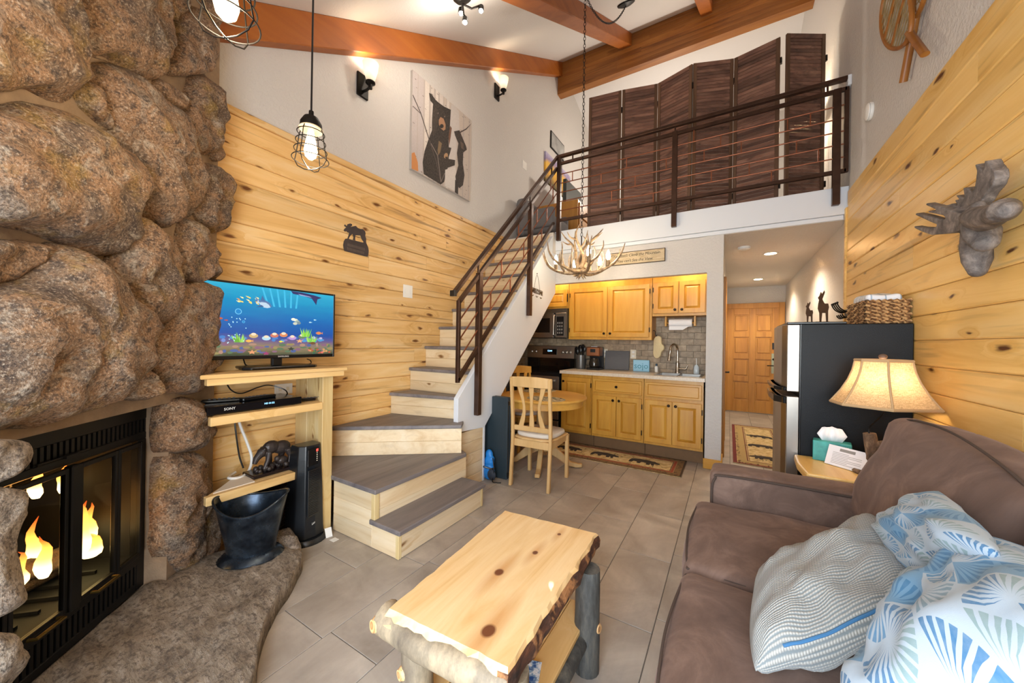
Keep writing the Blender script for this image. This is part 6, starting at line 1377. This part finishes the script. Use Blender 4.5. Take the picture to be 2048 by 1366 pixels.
tr([(455, 600), (470, 620), (460, 700), (448, 780), (440, 700)], '#6e4a36')
tr([(350, 728), (382, 752), (440, 795), (466, 800), (455, 845), (436, 900), (500, 912), (497, 960), (425, 985), (402, 1095), (372, 1132), (325, 1080), (330, 860), (352, 800)], '#2b2420')
tr([(352, 735), (380, 760), (365, 840), (345, 870), (340, 820)], '#7a6448'); sh.append((list(map(cpx, ell(416, 872, 18, 26, 10, .3))), '#a98560')); sh.append((list(map(cpx, ell(418, 888, 8, 9, 8))), '#1a1614'))
tr([(410, 1000), (500, 975), (515, 1040), (497, 1195), (405, 1145)], '#d2ccc6')
tr([(490, 650), (540, 640), (572, 720), (600, 785), (607, 818), (575, 842), (570, 940), (586, 1050), (572, 1140), (540, 1168), (512, 1140), (502, 1060), (530, 960), (517, 850), (530, 760), (500, 690)], '#2a2320'); tr([(548, 740), (575, 760), (578, 820), (555, 800)], '#5a4a3e')
tr([(500, 1090), (530, 1110), (527, 1225), (497, 1205)], '#241e1b')
def line(pts, w, c):
    for a, b in zip(pts, pts[1:]):
        d = Vector((b[0]-a[0], b[1]-a[1])).normalized(); n = Vector((-d.y, d.x))*w; tr([(a[0]+n.x, a[1]+n.y), (b[0]+n.x, b[1]+n.y), (b[0]-n.x, b[1]-n.y), (a[0]-n.x, a[1]-n.y)], c)
line([(115, 318), (190, 490), (262, 720), (330, 930), (370, 1115)], 3, '#4c4340'); line([(115, 420), (190, 490)], 2.5, '#5a504c'); line([(540, 662), (600, 630), (655, 582)], 5, '#3a3230'); line([(280, 760), (340, 870), (372, 1110)], 2.5, '#8a8078'); line([(405, 1030), (372, 1110)], 2, '#8a8078')
o = printed(sh, frame((XC, 0, 0), (0, 1, 0), (0, 0, 1)), 'printed_image', M_PRINT, CV, .0002); o['kind'] = 'stuff'

def sconce(y, z, lab):
    S = thing('wall_sconce', (XL, y, z), lab, 'wall lamp', 'sconces on the left wall')
    MB().box(XL+.001, XL+.022, y-.055, y+.055, z-.10, z+.10).build('back_plate', M_DARKIRON, S, bevel=.006)
    MB().tube([(XL+.02, y, z-.05), (XL+.06, y, z-.055), (XL+.10, y, z-.05), (XL+.115, y, z-.03)], .011, 10).build('arm', M_DARKIRON, S, smooth=True)
    MB().lathe([(.016, -.035), (.018, 0), (.04, .012), (.04, .02), (.02, .024)], 18, frame((XL+.115, y, z-.025), (1, 0, 0), (0, 1, 0))).build('cup', M_DARKIRON, S, smooth=True)
    MB().lathe([(.032, 0), (.045, .05), (.058, .10), (.066, .15), (.064, .15), (.055, .10), (.042, .05), (.028, .004)], 28, frame((XL+.115, y, z), (1, 0, 0), (0, 1, 0))).build('glass_shade', M_SCGL, S, smooth=True)
    lamp('sconce_light', (XL+.115, y, z+.13), 1.7, (1, .86, .66), .03)
    return S
t = NT('frosted_lit_glass'); g = t('SeparateXYZ', {0: t('TexCoord').outputs['Generated']}).outputs[2]
t.p(Base_Color=s2l('#f1e6cf'), Roughness=.5, Emission_Color=s2l('#ffedc8'), Emission_Strength=t.ramp(g, [(0, (.12, .12, .12, 1)), (.45, (.75, .75, .75, 1)), (1, (.45, .45, .45, 1))])); M_SCGL = t.m
sconce(1.965, 3.475, 'frosted glass sconce beside the bear canvas toward the fireplace')
sconce(4.02, 4.66, 'frosted glass sconce on the far side of the bear canvas')
MS = thing('moose_plaque', (XL+.02, 1.92, 2.02), 'brown metal moose plaque with engraved lettering on the pine wall', 'plaque')
XM = XL+.0185
def mpx(p): v = onx(680+p[0]/17.08, 440+p[1]/17.08, XM); return (v.y, v.z)
M_PLQ = plain('plaque_brown', '#4a4140', .55, .3, .2, 120, .15)
mo = [(140, 170), (165, 155), (205, 195), (240, 200), (245, 150), (340, 120), (400, 140), (405, 190), (350, 240), (480, 210), (535, 205), (600, 275), (680, 305), (770, 315), (850, 390), (865, 470), (850, 540), (885, 640), (880, 740), (890, 800), (790, 790), (800, 740), (740, 660), (705, 560), (690, 525), (520, 520), (505, 660), (520, 700), (430, 680), (460, 600), (430, 480), (390, 490), (310, 590), (290, 650), (250, 640), (310, 460), (290, 430), (240, 420), (220, 370), (170, 400), (125, 360), (140, 310), (210, 250), (150, 215)]
MB().prism([mpx(p) for p in mo], 0, .004, frame((XM, 0, 0), (0, 1, 0), (0, 0, 1))).build('moose_silhouette', M_PLQ, MS)
bs = [(105, 850), (130, 720), (180, 640), (260, 640), (430, 690), (520, 710), (800, 780), (890, 800), (950, 930), (970, 1050), (960, 1180), (935, 1255), (850, 1240), (150, 1060), (115, 950)]
bp = MB().prism([mpx(p) for p in bs], 0, .005, frame((XM, 0, 0), (0, 1, 0), (0, 0, 1))).build('name_plate', M_PLQ, MS)
m = MB(); 
for r0_ in (0, 1):
    for i in range(13):
        a = (230+i*46+(0 if r0_ else 20), 800+i*13+r0_*125); 
        if a[0] > 830: continue
        q = [mpx(p) for p in ((a[0], a[1]), (a[0]+20, a[1]+5), (a[0]+20, a[1]+95), (a[0], a[1]+90))]; m.prism(q, .005, .0065, frame((XM, 0, 0), (0, 1, 0), (0, 0, 1)))
o = m.build('engraving', plain('plaque_light', '#6e6258', .5, .3), bp); o['kind'] = 'stuff'
LWM = lambda y, z, x=XL+.0185: frame((x, y, z), (0, 1, 0), (0, 0, 1))
outlet('light_switch', LWM(2.50, 1.782), 'white double switch plate on the pine wall beside the stairs', .12, .125, 2)
outlet('light_switch', LWM(4.82, 4.02, XL), 'white double switch plate high on the wall at the stair top', .13, .12, 2)
WS = thing('welcome_sign', (-1.945, 3.72, 1.75), 'small bronze welcome sign hanging by a wire on the stair stringer', 'sign')
wx = -1.9505; wp = lambda a, b: onx(1055+a/22.8, 540+b/22.8, wx)
tubeobj('wire', [wp(290, 860), wp(440, 230), wp(570, 960)], .002, M_DARKIRON, parent=WS)
MB().tube([wp(440, 170)+Vector((0, .008*math.cos(a), .008*math.sin(a))) for a in [2*math.pi*k/12 for k in range(13)]], .002, 6, cap=False).build('ring', M_DARKIRON, WS)
c0, c1 = wp(170, 920), wp(660, 1100); ex = (c1-c0); ex.x = 0; L_ = ex.length; ex.normalize()
vs, fs = text_mesh('WELCOME', L_/4.1, .003, sp=.92); wmx = frame((wx+.004, (c0.y+c1.y)/2, (c0.z+c1.z)/2), ex, Vector((1, 0, 0)).cross(ex)*1.0)
M_WEL = plain('antique_bronze', '#5a4a34', .5, .6)
MB().add(vs, fs, 0, wmx).build('lettering', M_WEL, WS); MB().box(-L_/2, L_/2, .030, .036, -.002, .002, M=wmx).build('top_bar', M_WEL, WS); m = MB()
for k in (-.4, 0, .38): m.tube([wmx @ Vector((k*L_+.02*math.cos(a), -.045+.014*math.sin(a), 0)) for a in [math.pi+math.pi*j/8 for j in range(9)]], .004, 6)
o = m.build('scroll', M_WEL, WS); o['kind'] = 'stuff'

# ---------------------------------------------------------------- pendants over the hearth, track spots, chandelier
def pendant(c, s, lab, cord_top):
    P = thing('cage_pendant', c, lab, 'pendant lamp', 'cage pendants by the fireplace')
    cx, cy, cz = c; M = Matrix.Translation(c) @ Matrix.Scale(s, 4)
    MB().tube([(cx, cy, cz+.205*s), (cx, cy, cord_top)], .004, 8).build('cord', M_BLKPL, P, smooth=True)
    MB().lathe([(.010, .225), (.011, .20), (.03, .195), (.044, .17), (.046, .148), (.036, .146)], 20, M).build('socket_cap', M_DARKIRON, P, smooth=True)
    MB().lathe([(.046, .148), (.05, .142), (.046, .136)], 20, M).build('collar', plain('cream_collar', '#cbb89a', .5), P, smooth=True)
    for r_, z in ((.055, .125), (.060, .085), (.066, .045), (.074, .005)):
        MB().tube([M @ Vector((r_*math.cos(2*math.pi*k/28), r_*math.sin(2*math.pi*k/28), z)) for k in range(29)], .0021*s, 6, cap=False).build('cage_ring', M_DARKIRON, P, smooth=True)
    for k in range(2):
        a = math.pi*k/2+.5
        p = [M @ Vector((sg*r_*math.cos(a), sg*r_*math.sin(a), z)) for sg, r_, z in ((1, .047, .142), (1, .055, .125), (1, .060, .085), (1, .066, .045), (1, .074, .005), (1, .06, -.02), (1, .03, -.036), (1, 0, -.04), (-1, .03, -.036), (-1, .06, -.02), (-1, .074, .005), (-1, .066, .045), (-1, .060, .085), (-1, .055, .125), (-1, .047, .142))]
        MB().tube(p, .0021*s, 6).build('cage_wire', M_DARKIRON, P, smooth=True)
    MB().lathe([(.008, .145), (.012, .135), (.016, .11), (.024, .07), (.028, .045), (.022, .02), (.01, .008)], 18, M).build('bulb', emis('filament_bulb', '#ffe2b0', 5), P, smooth=True)
    lamp('pendant_light', (cx, cy, cz-.03*s), 6.0*s, (1, .80, .55), .04)
    return P
pc = C0+ray(621, 322)*1.55; pendant(tuple(pc), .95, 'black wire cage pendant hanging nearer the stairs', CE(pc.y)-.01)
pc = C0+ray(452, 45)*.98; pendant(tuple(pc), 1.05, 'black wire cage pendant hanging beside the chimney top', CE(pc.y)-.01)
TL = thing('ceiling_spotlight', (-1.9, 3.1, CE(3.1)), 'bronze ceiling spotlight with three small bulbs between the beams', 'spotlight')
tc = None
r_ = ray(925, 3); tcy = None
for k in range(100, 500):
    q = C0+r_*(k/100)
    if q.z > CE(q.y)-.06: tc = q; break
MB().lathe([(.002, -.05), (.06, -.045), (.085, -.02), (.09, .0)], 24, Matrix.Translation((tc.x, tc.y, CE(tc.y)-.004)) @ Matrix.Rotation(math.atan(.594), 4, 'X')).build('canopy', M_DARKIRON, TL, smooth=True)
dd = (C0+ray(922, 27)*(tc-C0).length/ray(922, 27).length); d2 = (C0+ray(962, 22)*(tc-C0).length/ray(962, 22).length); d3 = (C0+ray(930, 45)*((tc-C0).length-.1)/ray(930, 45).length)
for q in (dd, d2, d3):
    q = Vector(q); up_ = Vector((tc.x, tc.y, tc.z-.02))
    MB().tube([up_, up_.lerp(q, .5)+Vector((0, 0, -.01)), q+Vector((0, 0, .05))], .008, 8).build('arm', M_DARKIRON, TL, smooth=True)
    MB().lathe([(.01, .05), (.022, .04), (.026, .0), (.024, .0), (.018, .03)], 14, Matrix.Translation(q)).build('spot_head', M_DARKIRON, TL, smooth=True)
    MB().sphere(q+Vector((0, 0, .002)), .017, 10, 8).build('bulb', emis('spot_bulb', '#fff6e4', 60), TL, smooth=True)
lamp('spotlight_glow', tuple(dd-Vector((0, 0, .14))), 6.5, (1, .9, .76), .06); lamp('spotlight_glow', tuple(d2-Vector((0, 0, .14))), 6.5, (1, .9, .76), .06)
# antler chandelier
CHP = Vector((-1.30, 3.5, 2.03))
CH = thing('antler_chandelier', tuple(CHP), 'deer antler chandelier with candle bulbs hanging over the dining table', 'chandelier')
t = NT('antler'); nn = t.noise(t.vm('MULTIPLY', t.obj(), (25, 25, 25)), 1, 5, .6); t.p(Base_Color=t.ramp(nn, [(.3, '#5a4430'), (.5, '#94795a'), (.7, '#c6b08c')]), Roughness=.5); t.bump(nn, .4, .004); M_ANT = t.m
def curve(pts, r0_, r1_, name='antler', parent=None):
    P = [Vector(p) for p in pts]; Q = []
    for i in range(len(P)-1):
        p0, p1, p2, p3 = P[max(i-1, 0)], P[i], P[i+1], P[min(i+2, len(P)-1)]
        for k in range(6):
            s = k/6; Q.append(.5*((2*p1)+(p2-p0)*s+(2*p0-5*p1+4*p2-p3)*s*s+(3*p1-p0-3*p2+p3)*s**3))
    Q.append(P[-1]); n = len(Q); rs = [r0_*(1-i/(n-1))**.8+r1_ for i in range(n)]
    return MB().tube(Q, rs, 9), Q
BULBS = []
lat_ = Vector((_rt.x, _rt.y, 0)).normalized(); dep = Vector((_fw.x, _fw.y, 0)).normalized()
for k in range(6):
    a = R(8+60*k); d = Vector((math.cos(a), math.sin(a), 0)); s = Vector((-d.y, d.x, 0))
    W3 = lambda r_, z, t_=0: CHP+d*r_+s*t_+Vector((0, 0, z))
    m, Q = curve([W3(.02, .0), W3(.12, -.015, .02), W3(.24, .015, .0), W3(.34, .07, -.03), W3(.40, .15, -.05), W3(.43, .24, -.04)], .019, .0025)
    for st_, pts_ in enumerate(([W3(.16, 0, .01), W3(.20, .06, .05), W3(.21, .14, .07), W3(.20, .21, .06)], [W3(.28, .035, -.01), W3(.33, .08, .05), W3(.36, .16, .09), W3(.37, .22, .09)])):
        mm_, _ = curve(pts_, .011, .002); m.add(mm_.v, mm_.f)
    A_ = m.build('antler_arm', M_ANT, CH, smooth=True)
    if k != 4:
        b = W3(.27, .035, -.015); c_ = MB().lathe([(.018, 0), (.018, .055), (.012, .06)], 14, Matrix.Translation(b)).build('candle_sleeve', plain('bark_sleeve', '#7d6a50', .8, 0, .5, 90), CH, smooth=True)
        MB().lathe([(.011, 0), (.021, .025), (.02, .05), (.009, .085), (.001, .10)], 14, Matrix.Translation(b+Vector((0, 0, .06)))).build('candle_bulb', emis('candle_bulb_glow', '#ffe9c4', 70), CH, smooth=True)
        lamp('chandelier_light', tuple(b+Vector((0, 0, .10))), 4.5, (1, .84, .62), .025)
for k in range(4):
    a = R(10+90*k); d = Vector((math.cos(a), math.sin(a), 0)); s = Vector((-d.y, d.x, 0)); W3 = lambda r_, z, t_=0: CHP+d*r_+s*t_+Vector((0, 0, z))
    m, Q = curve([W3(.03, .03), W3(.05, .12, .03), W3(.06, .22, .0), W3(.11, .30, -.03), W3(.17, .36, -.02), W3(.21, .42, .02)], .018, .0025)
    for pts_ in ([W3(.06, .22), W3(.06, .3, .05), W3(.05, .40, .07)], [W3(.11, .30, -.03), W3(.16, .31, -.08), W3(.22, .35, -.1)]):
        mm_, _ = curve(pts_, .010, .002); m.add(mm_.v, mm_.f)
    m.build('antler_crown', M_ANT, CH, smooth=True)
m = MB().sphere(CHP+Vector((0, 0, .0)), .045, 14, 10, sc=(1, 1, .8)); 
for k in range(6):
    a = R(60*k+20); m.tube([CHP+Vector((0, 0, -.02)), CHP+Vector((.03*math.cos(a), .03*math.sin(a), -.05)), CHP+Vector((.05*math.cos(a), .05*math.sin(a), -.075))], [.012, .009, .002], 8)
m.build('hub', M_ANT, CH, smooth=True)
link = None; zc_ = CHP.z+.33; i = 0; zt3 = CE(3.5)-.02
MB().tube([CHP+Vector((0, 0, .02)), CHP+Vector((0, 0, .36))], .006, 8).build('stem', M_DARKIRON, CH, smooth=True)
lk = [Vector((.011*math.cos(a), 0, .021*math.sin(a))) for a in [2*math.pi*k/12 for k in range(13)]]
z = CHP.z+.375
base_l = MB().tube([p for p in lk], .0028, 6, cap=False).build('chain_link', M_DARKIRON, CH, smooth=True)
base_l.location = (CHP.x, CHP.y, z-.0238); WMAT[base_l.name] = base_l.matrix_basis.copy(); i = 1
while z+.037*i < zt3:
    share(base_l, (CHP.x, CHP.y, z-.0238+.037*i), CH, (0, 0, R(90) if i % 2 else 0)); i += 1
# ceiling canopy with the swagged chain
CC = thing('ceiling_canopy', (0, 0, 0), 'round black ceiling canopy with a swagged chain beyond the middle beam', 'ceiling fitting')
q = None; r_ = ray(1252, 8)
for k in range(200, 900):
    p = C0+r_*(k/100)
    if p.z > CE(p.y)-.012: q = p; break
MB().lathe([(.012, -.04), (.06, -.03), (.10, -.014), (.105, 0)], 24, Matrix.Translation((q.x, q.y, CE(q.y)-.001)) @ Matrix.Rotation(math.atan(.594), 4, 'X')).build('canopy_disc', M_DARKIRON, CC, smooth=True)
e_ = Vector((CHP.x, CHP.y, CE(CHP.y)-.03)); s_ = Vector((q.x, q.y, CE(q.y)-.03)); pts_ = [s_.lerp(e_, f)-Vector((0, 0, .34*4*f*(1-f)*.75)) for f in [k/60 for k in range(61)]]
for j, (a, b) in enumerate(zip(pts_, pts_[1:])):
    mid = (a+b)/2; d = (b-a).normalized(); sd = d.cross(Vector((0, 0, 1))).normalized(); u2 = sd.cross(d); ax_ = sd if j % 2 else u2; h_ = (b-a).length*.62
    MB().tube([mid+d*h_*math.sin(t_)+ax_*.010*math.cos(t_) for t_ in [2*math.pi*k/8 for k in range(9)]], .0028, 5, cap=False).build('chain_link', M_DARKIRON, CC)

# ---------------------------------------------------------------- right wall
MH = thing('carved_moose', (.84, 2.3, 1.6), 'grey carved driftwood moose head with antlers on the pine wall', 'wall sculpture')
t = NT('driftwood'); nn = t.noise(t.vm('MULTIPLY', t.obj(), (26, 20, 20)), 1, 6, .7, .4); t.p(Base_Color=t.ramp(nn, [(.3, '#3f3a38'), (.5, '#6a625e'), (.7, '#948a82')]), Roughness=.7); t.bump(nn, .8, .006); M_DRIFT = t.m
hpx = lambda p, x: onx(1660+p[0]/5.2526, 340+p[1]/5.2526, x-.028)
m = MB()
def ant(poly, x, th):
    n = len(poly); c = sum((Vector(p) for p in poly), Vector((0, 0)))/n
    A_ = [hpx(p, x) for p in poly]; m.add([v+Vector((-th/2, 0, 0)) for v in A_]+[v+Vector((th/2, 0, 0)) for v in A_], [tuple(range(n)), tuple(range(2*n-1, n-1, -1))]+[(i, n+i, n+(i+1) % n, (i+1) % n) for i in range(n)])
ant([(1460, 560), (1410, 450), (1230, 385), (1060, 342), (1052, 362), (1200, 428), (1080, 422), (1080, 440), (1240, 472), (1280, 512), (1190, 510), (1050, 470), (945, 448), (942, 468), (1100, 540), (1190, 575), (1130, 605), (1000, 598), (925, 585), (930, 605), (1010, 645), (1110, 678), (1300, 665), (1450, 620)], .80, .030)
ant([(1470, 470), (1370, 425), (1318, 350), (1345, 345), (1410, 375), (1368, 308), (1395, 305), (1450, 335), (1380, 258), (1415, 258), (1480, 300), (1462, 178), (1500, 180), (1550, 225), (1585, 190), (1600, 100), (1612, 0), (1590, -60), (1612, -75), (1640, -30), (1665, 10), (1690, -30), (1695, -105), (1730, -110), (1760, -50), (1805, 0), (1815, 70), (1780, 160), (1700, 255), (1660, 330), (1600, 400)], .835, .034)
def tb(pts, seg=14):
    k = .00041; m.tube([hpx((p[0], p[1]), p[3]) for p in pts], [p[2]*k for p in pts], seg)
    for p in (pts[0], pts[-1]): m.sphere(hpx((p[0], p[1]), p[3]), p[2]*k*.98, 12, 8)
tb([(1470, 490, 70, .80), (1560, 500, 98, .785), (1660, 490, 92, .77), (1750, 455, 82, .755), (1830, 420, 88, .745), (1858, 425, 66, .74)])
tb([(1600, 560, 70, .785), (1700, 545, 60, .775), (1780, 510, 48, .765)])
tb([(1560, 560, 110, .81), (1600, 680, 115, .815), (1630, 750, 90, .81)])
tb([(1530, 640, 95, .845), (1530, 800, 105, .855), (1545, 950, 100, .86), (1550, 1050, 70, .862)])
tb([(1410, 590, 40, .795), (1440, 560, 40, .79)], 10); tb([(1430, 480, 40, .80), (1560, 390, 55, .81)], 10)
m.build('head_carving', M_DRIFT, MH, smooth=True, mods=[('REMESH', dict(mode='VOXEL', voxel_size=.0036, use_smooth_shade=True)), ('SMOOTH', dict(factor=.5, iterations=2))])
for p in ((1500, 520),): MB().sphere(hpx(p, .748 if p[0] < 1700 else .71), .009, 10, 6).build('eye' if p[0] < 1700 else 'nostril', plain('dark_stone', '#2a2624', .5), MH, smooth=True)

M_ASH = wood('bent_ash', '#a8702f', '#965d22', '#7d4a18', 2, .0, .4, '#7a4210', streak=.2, var=.05); M_RAW = plain('rawhide', '#8f7850', .7, 0, .3, 80, .2)
def snowshoe(tail, cross_, lab, x, L=1.0, W=.17):
    S = thing('snowshoe', (x, tail[0], tail[1]), lab, 'snowshoe', 'crossed snowshoes on the right wall')
    t0 = Vector((0, tail[0], tail[1])); d = (Vector((0, cross_[0], cross_[1]))-t0).normalized(); s = Vector((0, -d.z, d.y)); O_ = Vector((x, 0, 0))+t0
    def P(a, b): return O_+d*a+s*b
    tl = .33
    MB().tube([P(0, .0), P(tl*.5, 0), P(tl, 0)], .019, 10, flat=.7).build('tail', M_ASH, S, smooth=True)
    loop = []
    for k in range(41):
        a = math.pi*k/20; f = (1-math.cos(a))/2; w = W*math.sin(a)*(.75+.35*f)
        loop.append(P(tl-.02+(L-tl)*f, w))
    MB().tube(loop, .012, 8).build('frame', M_ASH, S, smooth=True)
    for f in (.35, .62):
        w = W*math.sin(math.acos(1-2*f))*(.75+.35*f); MB().tube([P(tl+(L-tl)*f, -w), P(tl+(L-tl)*f, w)], .009, 8).build('crossbar', M_ASH, S, smooth=True)
    m = MB(); k = 0
    for i in range(1, 15):
        f = i/15; w = W*math.sin(math.acos(1-2*f))*(.75+.35*f)-.006
        for sg in (-1, 1):
            f2 = min(.985, f+.09); w2 = W*math.sin(math.acos(1-2*f2))*(.75+.35*f2)-.006
            m.tube([P(tl-.02+(L-tl)*f, -sg*w), P(tl-.02+(L-tl)*f2, sg*w2)], .0026, 5)
    o = m.build('lacing', M_RAW, S); o['kind'] = 'stuff'
    return S
sA, sX, sB = onx(1805, 165, .865), onx(1826, 55, .865), onx(1853, 108, .845)
snowshoe((sA.y, sA.z), (sX.y, sX.z), 'old ash snowshoe with its tail pointing down toward the loft', .868)
snowshoe((sB.y, sB.z), (sX.y, sX.z), 'old ash snowshoe with its tail pointing down toward the sofa', .84)
def detector(M, lab):
    S = thing('smoke_detector', tuple(M @ Vector((0, 0, 0))), lab, 'smoke detector')
    MB().lathe([(.062, .0005), (.065, .012), (.058, .028), (.04, .036), (.01, .038)], 28, M).build('body', M_WHITE, S, smooth=True)
    MB().lathe([(.0605, .018), (.062, .02), (.0605, .022)], 28, M).build('vent_ring', plain('vent_grey', '#8a9090', .5), S, smooth=True)
sd = onx(1743, 222, .899); detector(frame((.8995, sd.y, sd.z), (0, -1, 0), (0, 0, 1)), 'round white smoke detector on the right wall beside the loft')
detector(frame((.135, 4.98, 2.4495), (1, 0, 0), (0, -1, 0)), 'round white smoke detector on the hall ceiling')
for x, y, lab in ((.426, 5.48, 'recessed hall downlight nearer the kitchen'), (.415, 7.5, 'recessed hall downlight nearer the entry door')):
    S = thing('recessed_light', (x, y, 2.43), lab, 'ceiling light')
    MB().lathe([(.062, -.0), (.085, -.001), (.085, -.006), (.062, -.004)], 28, Matrix.Translation((x, y, 2.4495)), cap=False).build('trim_ring', M_WHITE, S, smooth=True)
    MB().lathe([(.001, -.002), (.061, -.002)], 24, Matrix.Translation((x, y, 2.4495))).build('lens', emis('downlight', '#fff0d6', 14), S)
    lamp('downlight_lamp', (x, y, 2.40), 45, (1, .88, .70), .05, 'SPOT', (0, 0, 0), spot=R(140))
# ---------------------------------------------------------------- loft furniture behind the screen
DR = thing('loft_dresser', (-2.25, 5.75, 2.722), 'honey wood dresser in the loft at the stair top', 'dresser')
MB().box(XL+.01, -2.0, 5.2, 6.3, 2.724, 3.50).build('carcass', M_DOOR, DR, bevel=.006)
for i in range(3): 
    d = MB().box(-2.0, -1.98, 5.24, 6.26, 2.78+i*.235, 2.99+i*.235).build('drawer', M_DOOR, DR, bevel=.005)
    for y in (5.5, 6.0): MB().sphere((-1.968, y, 2.885+i*.235), .014, 10, 6).build('knob', M_KNOB, d, smooth=True)
LT = thing('loft_television', (-2.3, 5.75, 3.50), 'small dark television on the loft dresser', 'television')
MB().box(-2.36, -2.30, 5.45, 6.15, 3.53, 3.98).build('screen', plain('dark_screen', '#3a4040', .2), LT, bevel=.008)
MB().box(-2.42, -2.24, 5.65, 5.95, 3.501, 3.53).build('stand', M_BLKPL, LT, bevel=.004)
LPn = thing('loft_painting', (XL+.02, 6.0, 4.1), 'bright gold and violet landscape canvas on the loft wall', 'picture')
t = NT('gold_landscape'); z_ = t('SeparateXYZ', {0: t('TexCoord').outputs['Generated']}).outputs[2]; nn = t.noise(t.obj(), 6, 5, .6); t.p(Base_Color=t.ramp(t.math('ADD', z_, t.math('MULTIPLY', t.math('SUBTRACT', nn, .5), .5)), [(.1, '#5a4a1e'), (.4, '#d8a02a'), (.65, '#e0b040'), (.8, '#8a7a9c'), (1, '#b0a8c4')]), Roughness=.7)
MB().box(XL+.001, XL+.03, 5.5, 6.6, 4.05, 4.55).build('canvas', t.m, LPn)
LQ = thing('loft_mirror', (XL+.02, 5.2, 4.3), 'narrow dark framed picture at the top of the stairs', 'picture')
MB().box(XL+.001, XL+.02, 5.72, 6.3, 4.72, 5.02).build('frame', M_DARKIRON, LQ, bevel=.003); MB().box(XL+.02, XL+.022, 5.74, 6.28, 4.74, 5.0).build('print', plain('grey_print', '#9a9a98', .5, var=.4, bscale=40), LQ)
LA = thing('loft_armchair', (-2.35, 4.75, 2.722), 'grey upholstered armchair at the stair top', 'armchair')
M_GREYF = plain('grey_fabric', '#6d6b6c', .9, 0, .2, 200)
softobj(rbox((-2.37, 4.80, 2.96), (.30, .26, .12), .06, wr=.01), 'seat', M_GREYF, LA); softobj(rbox((-2.62, 4.80, 3.12), (.08, .28, .28), .06, wr=.01), 'backrest', M_GREYF, LA)
for y in (4.56, 5.04): softobj(rbox((-2.37, y, 3.05), (.28, .05, .14), .04), 'armrest', M_GREYF, LA)
for x in (-2.58, -2.15):
    for y in (4.6, 5.0): MB().lathe([(.02, 0), (.025, .13)], 10, Matrix.Translation((x, y, 2.7235))).build('leg', M_BLKPL, LA)
FLP = thing('loft_floor_lamp', (.78, 5.3, 2.722), 'slim floor lamp behind the folding screen by the right wall', 'floor lamp')
MB().lathe([(.12, 0), (.12, .015), (.02, .025)], 20, Matrix.Translation((.70, 5.3, 2.7235))).build('base', M_DARKIRON, FLP, smooth=True); MB().tube([(.70, 5.3, 2.74), (.70, 5.3, 4.0)], .01, 8).build('pole', M_DARKIRON, FLP, smooth=True)
MB().lathe([(.09, 4.0), (.13, 3.85), (.125, 3.85), (.085, 4.0)], 20, Matrix.Translation((.70, 5.3, 0)), cap=False).build('shade', M_SCGL, FLP, smooth=True)
lamp('loft_lamp_and_fill', (.70, 5.3, 3.95), 26, WARM, .05)
lamp('loft_lamp_and_fill', (-1.0, 6.9, 4.2), 75, NEUT, .1)  # added fill without any fixture, brightens the loft behind the screen
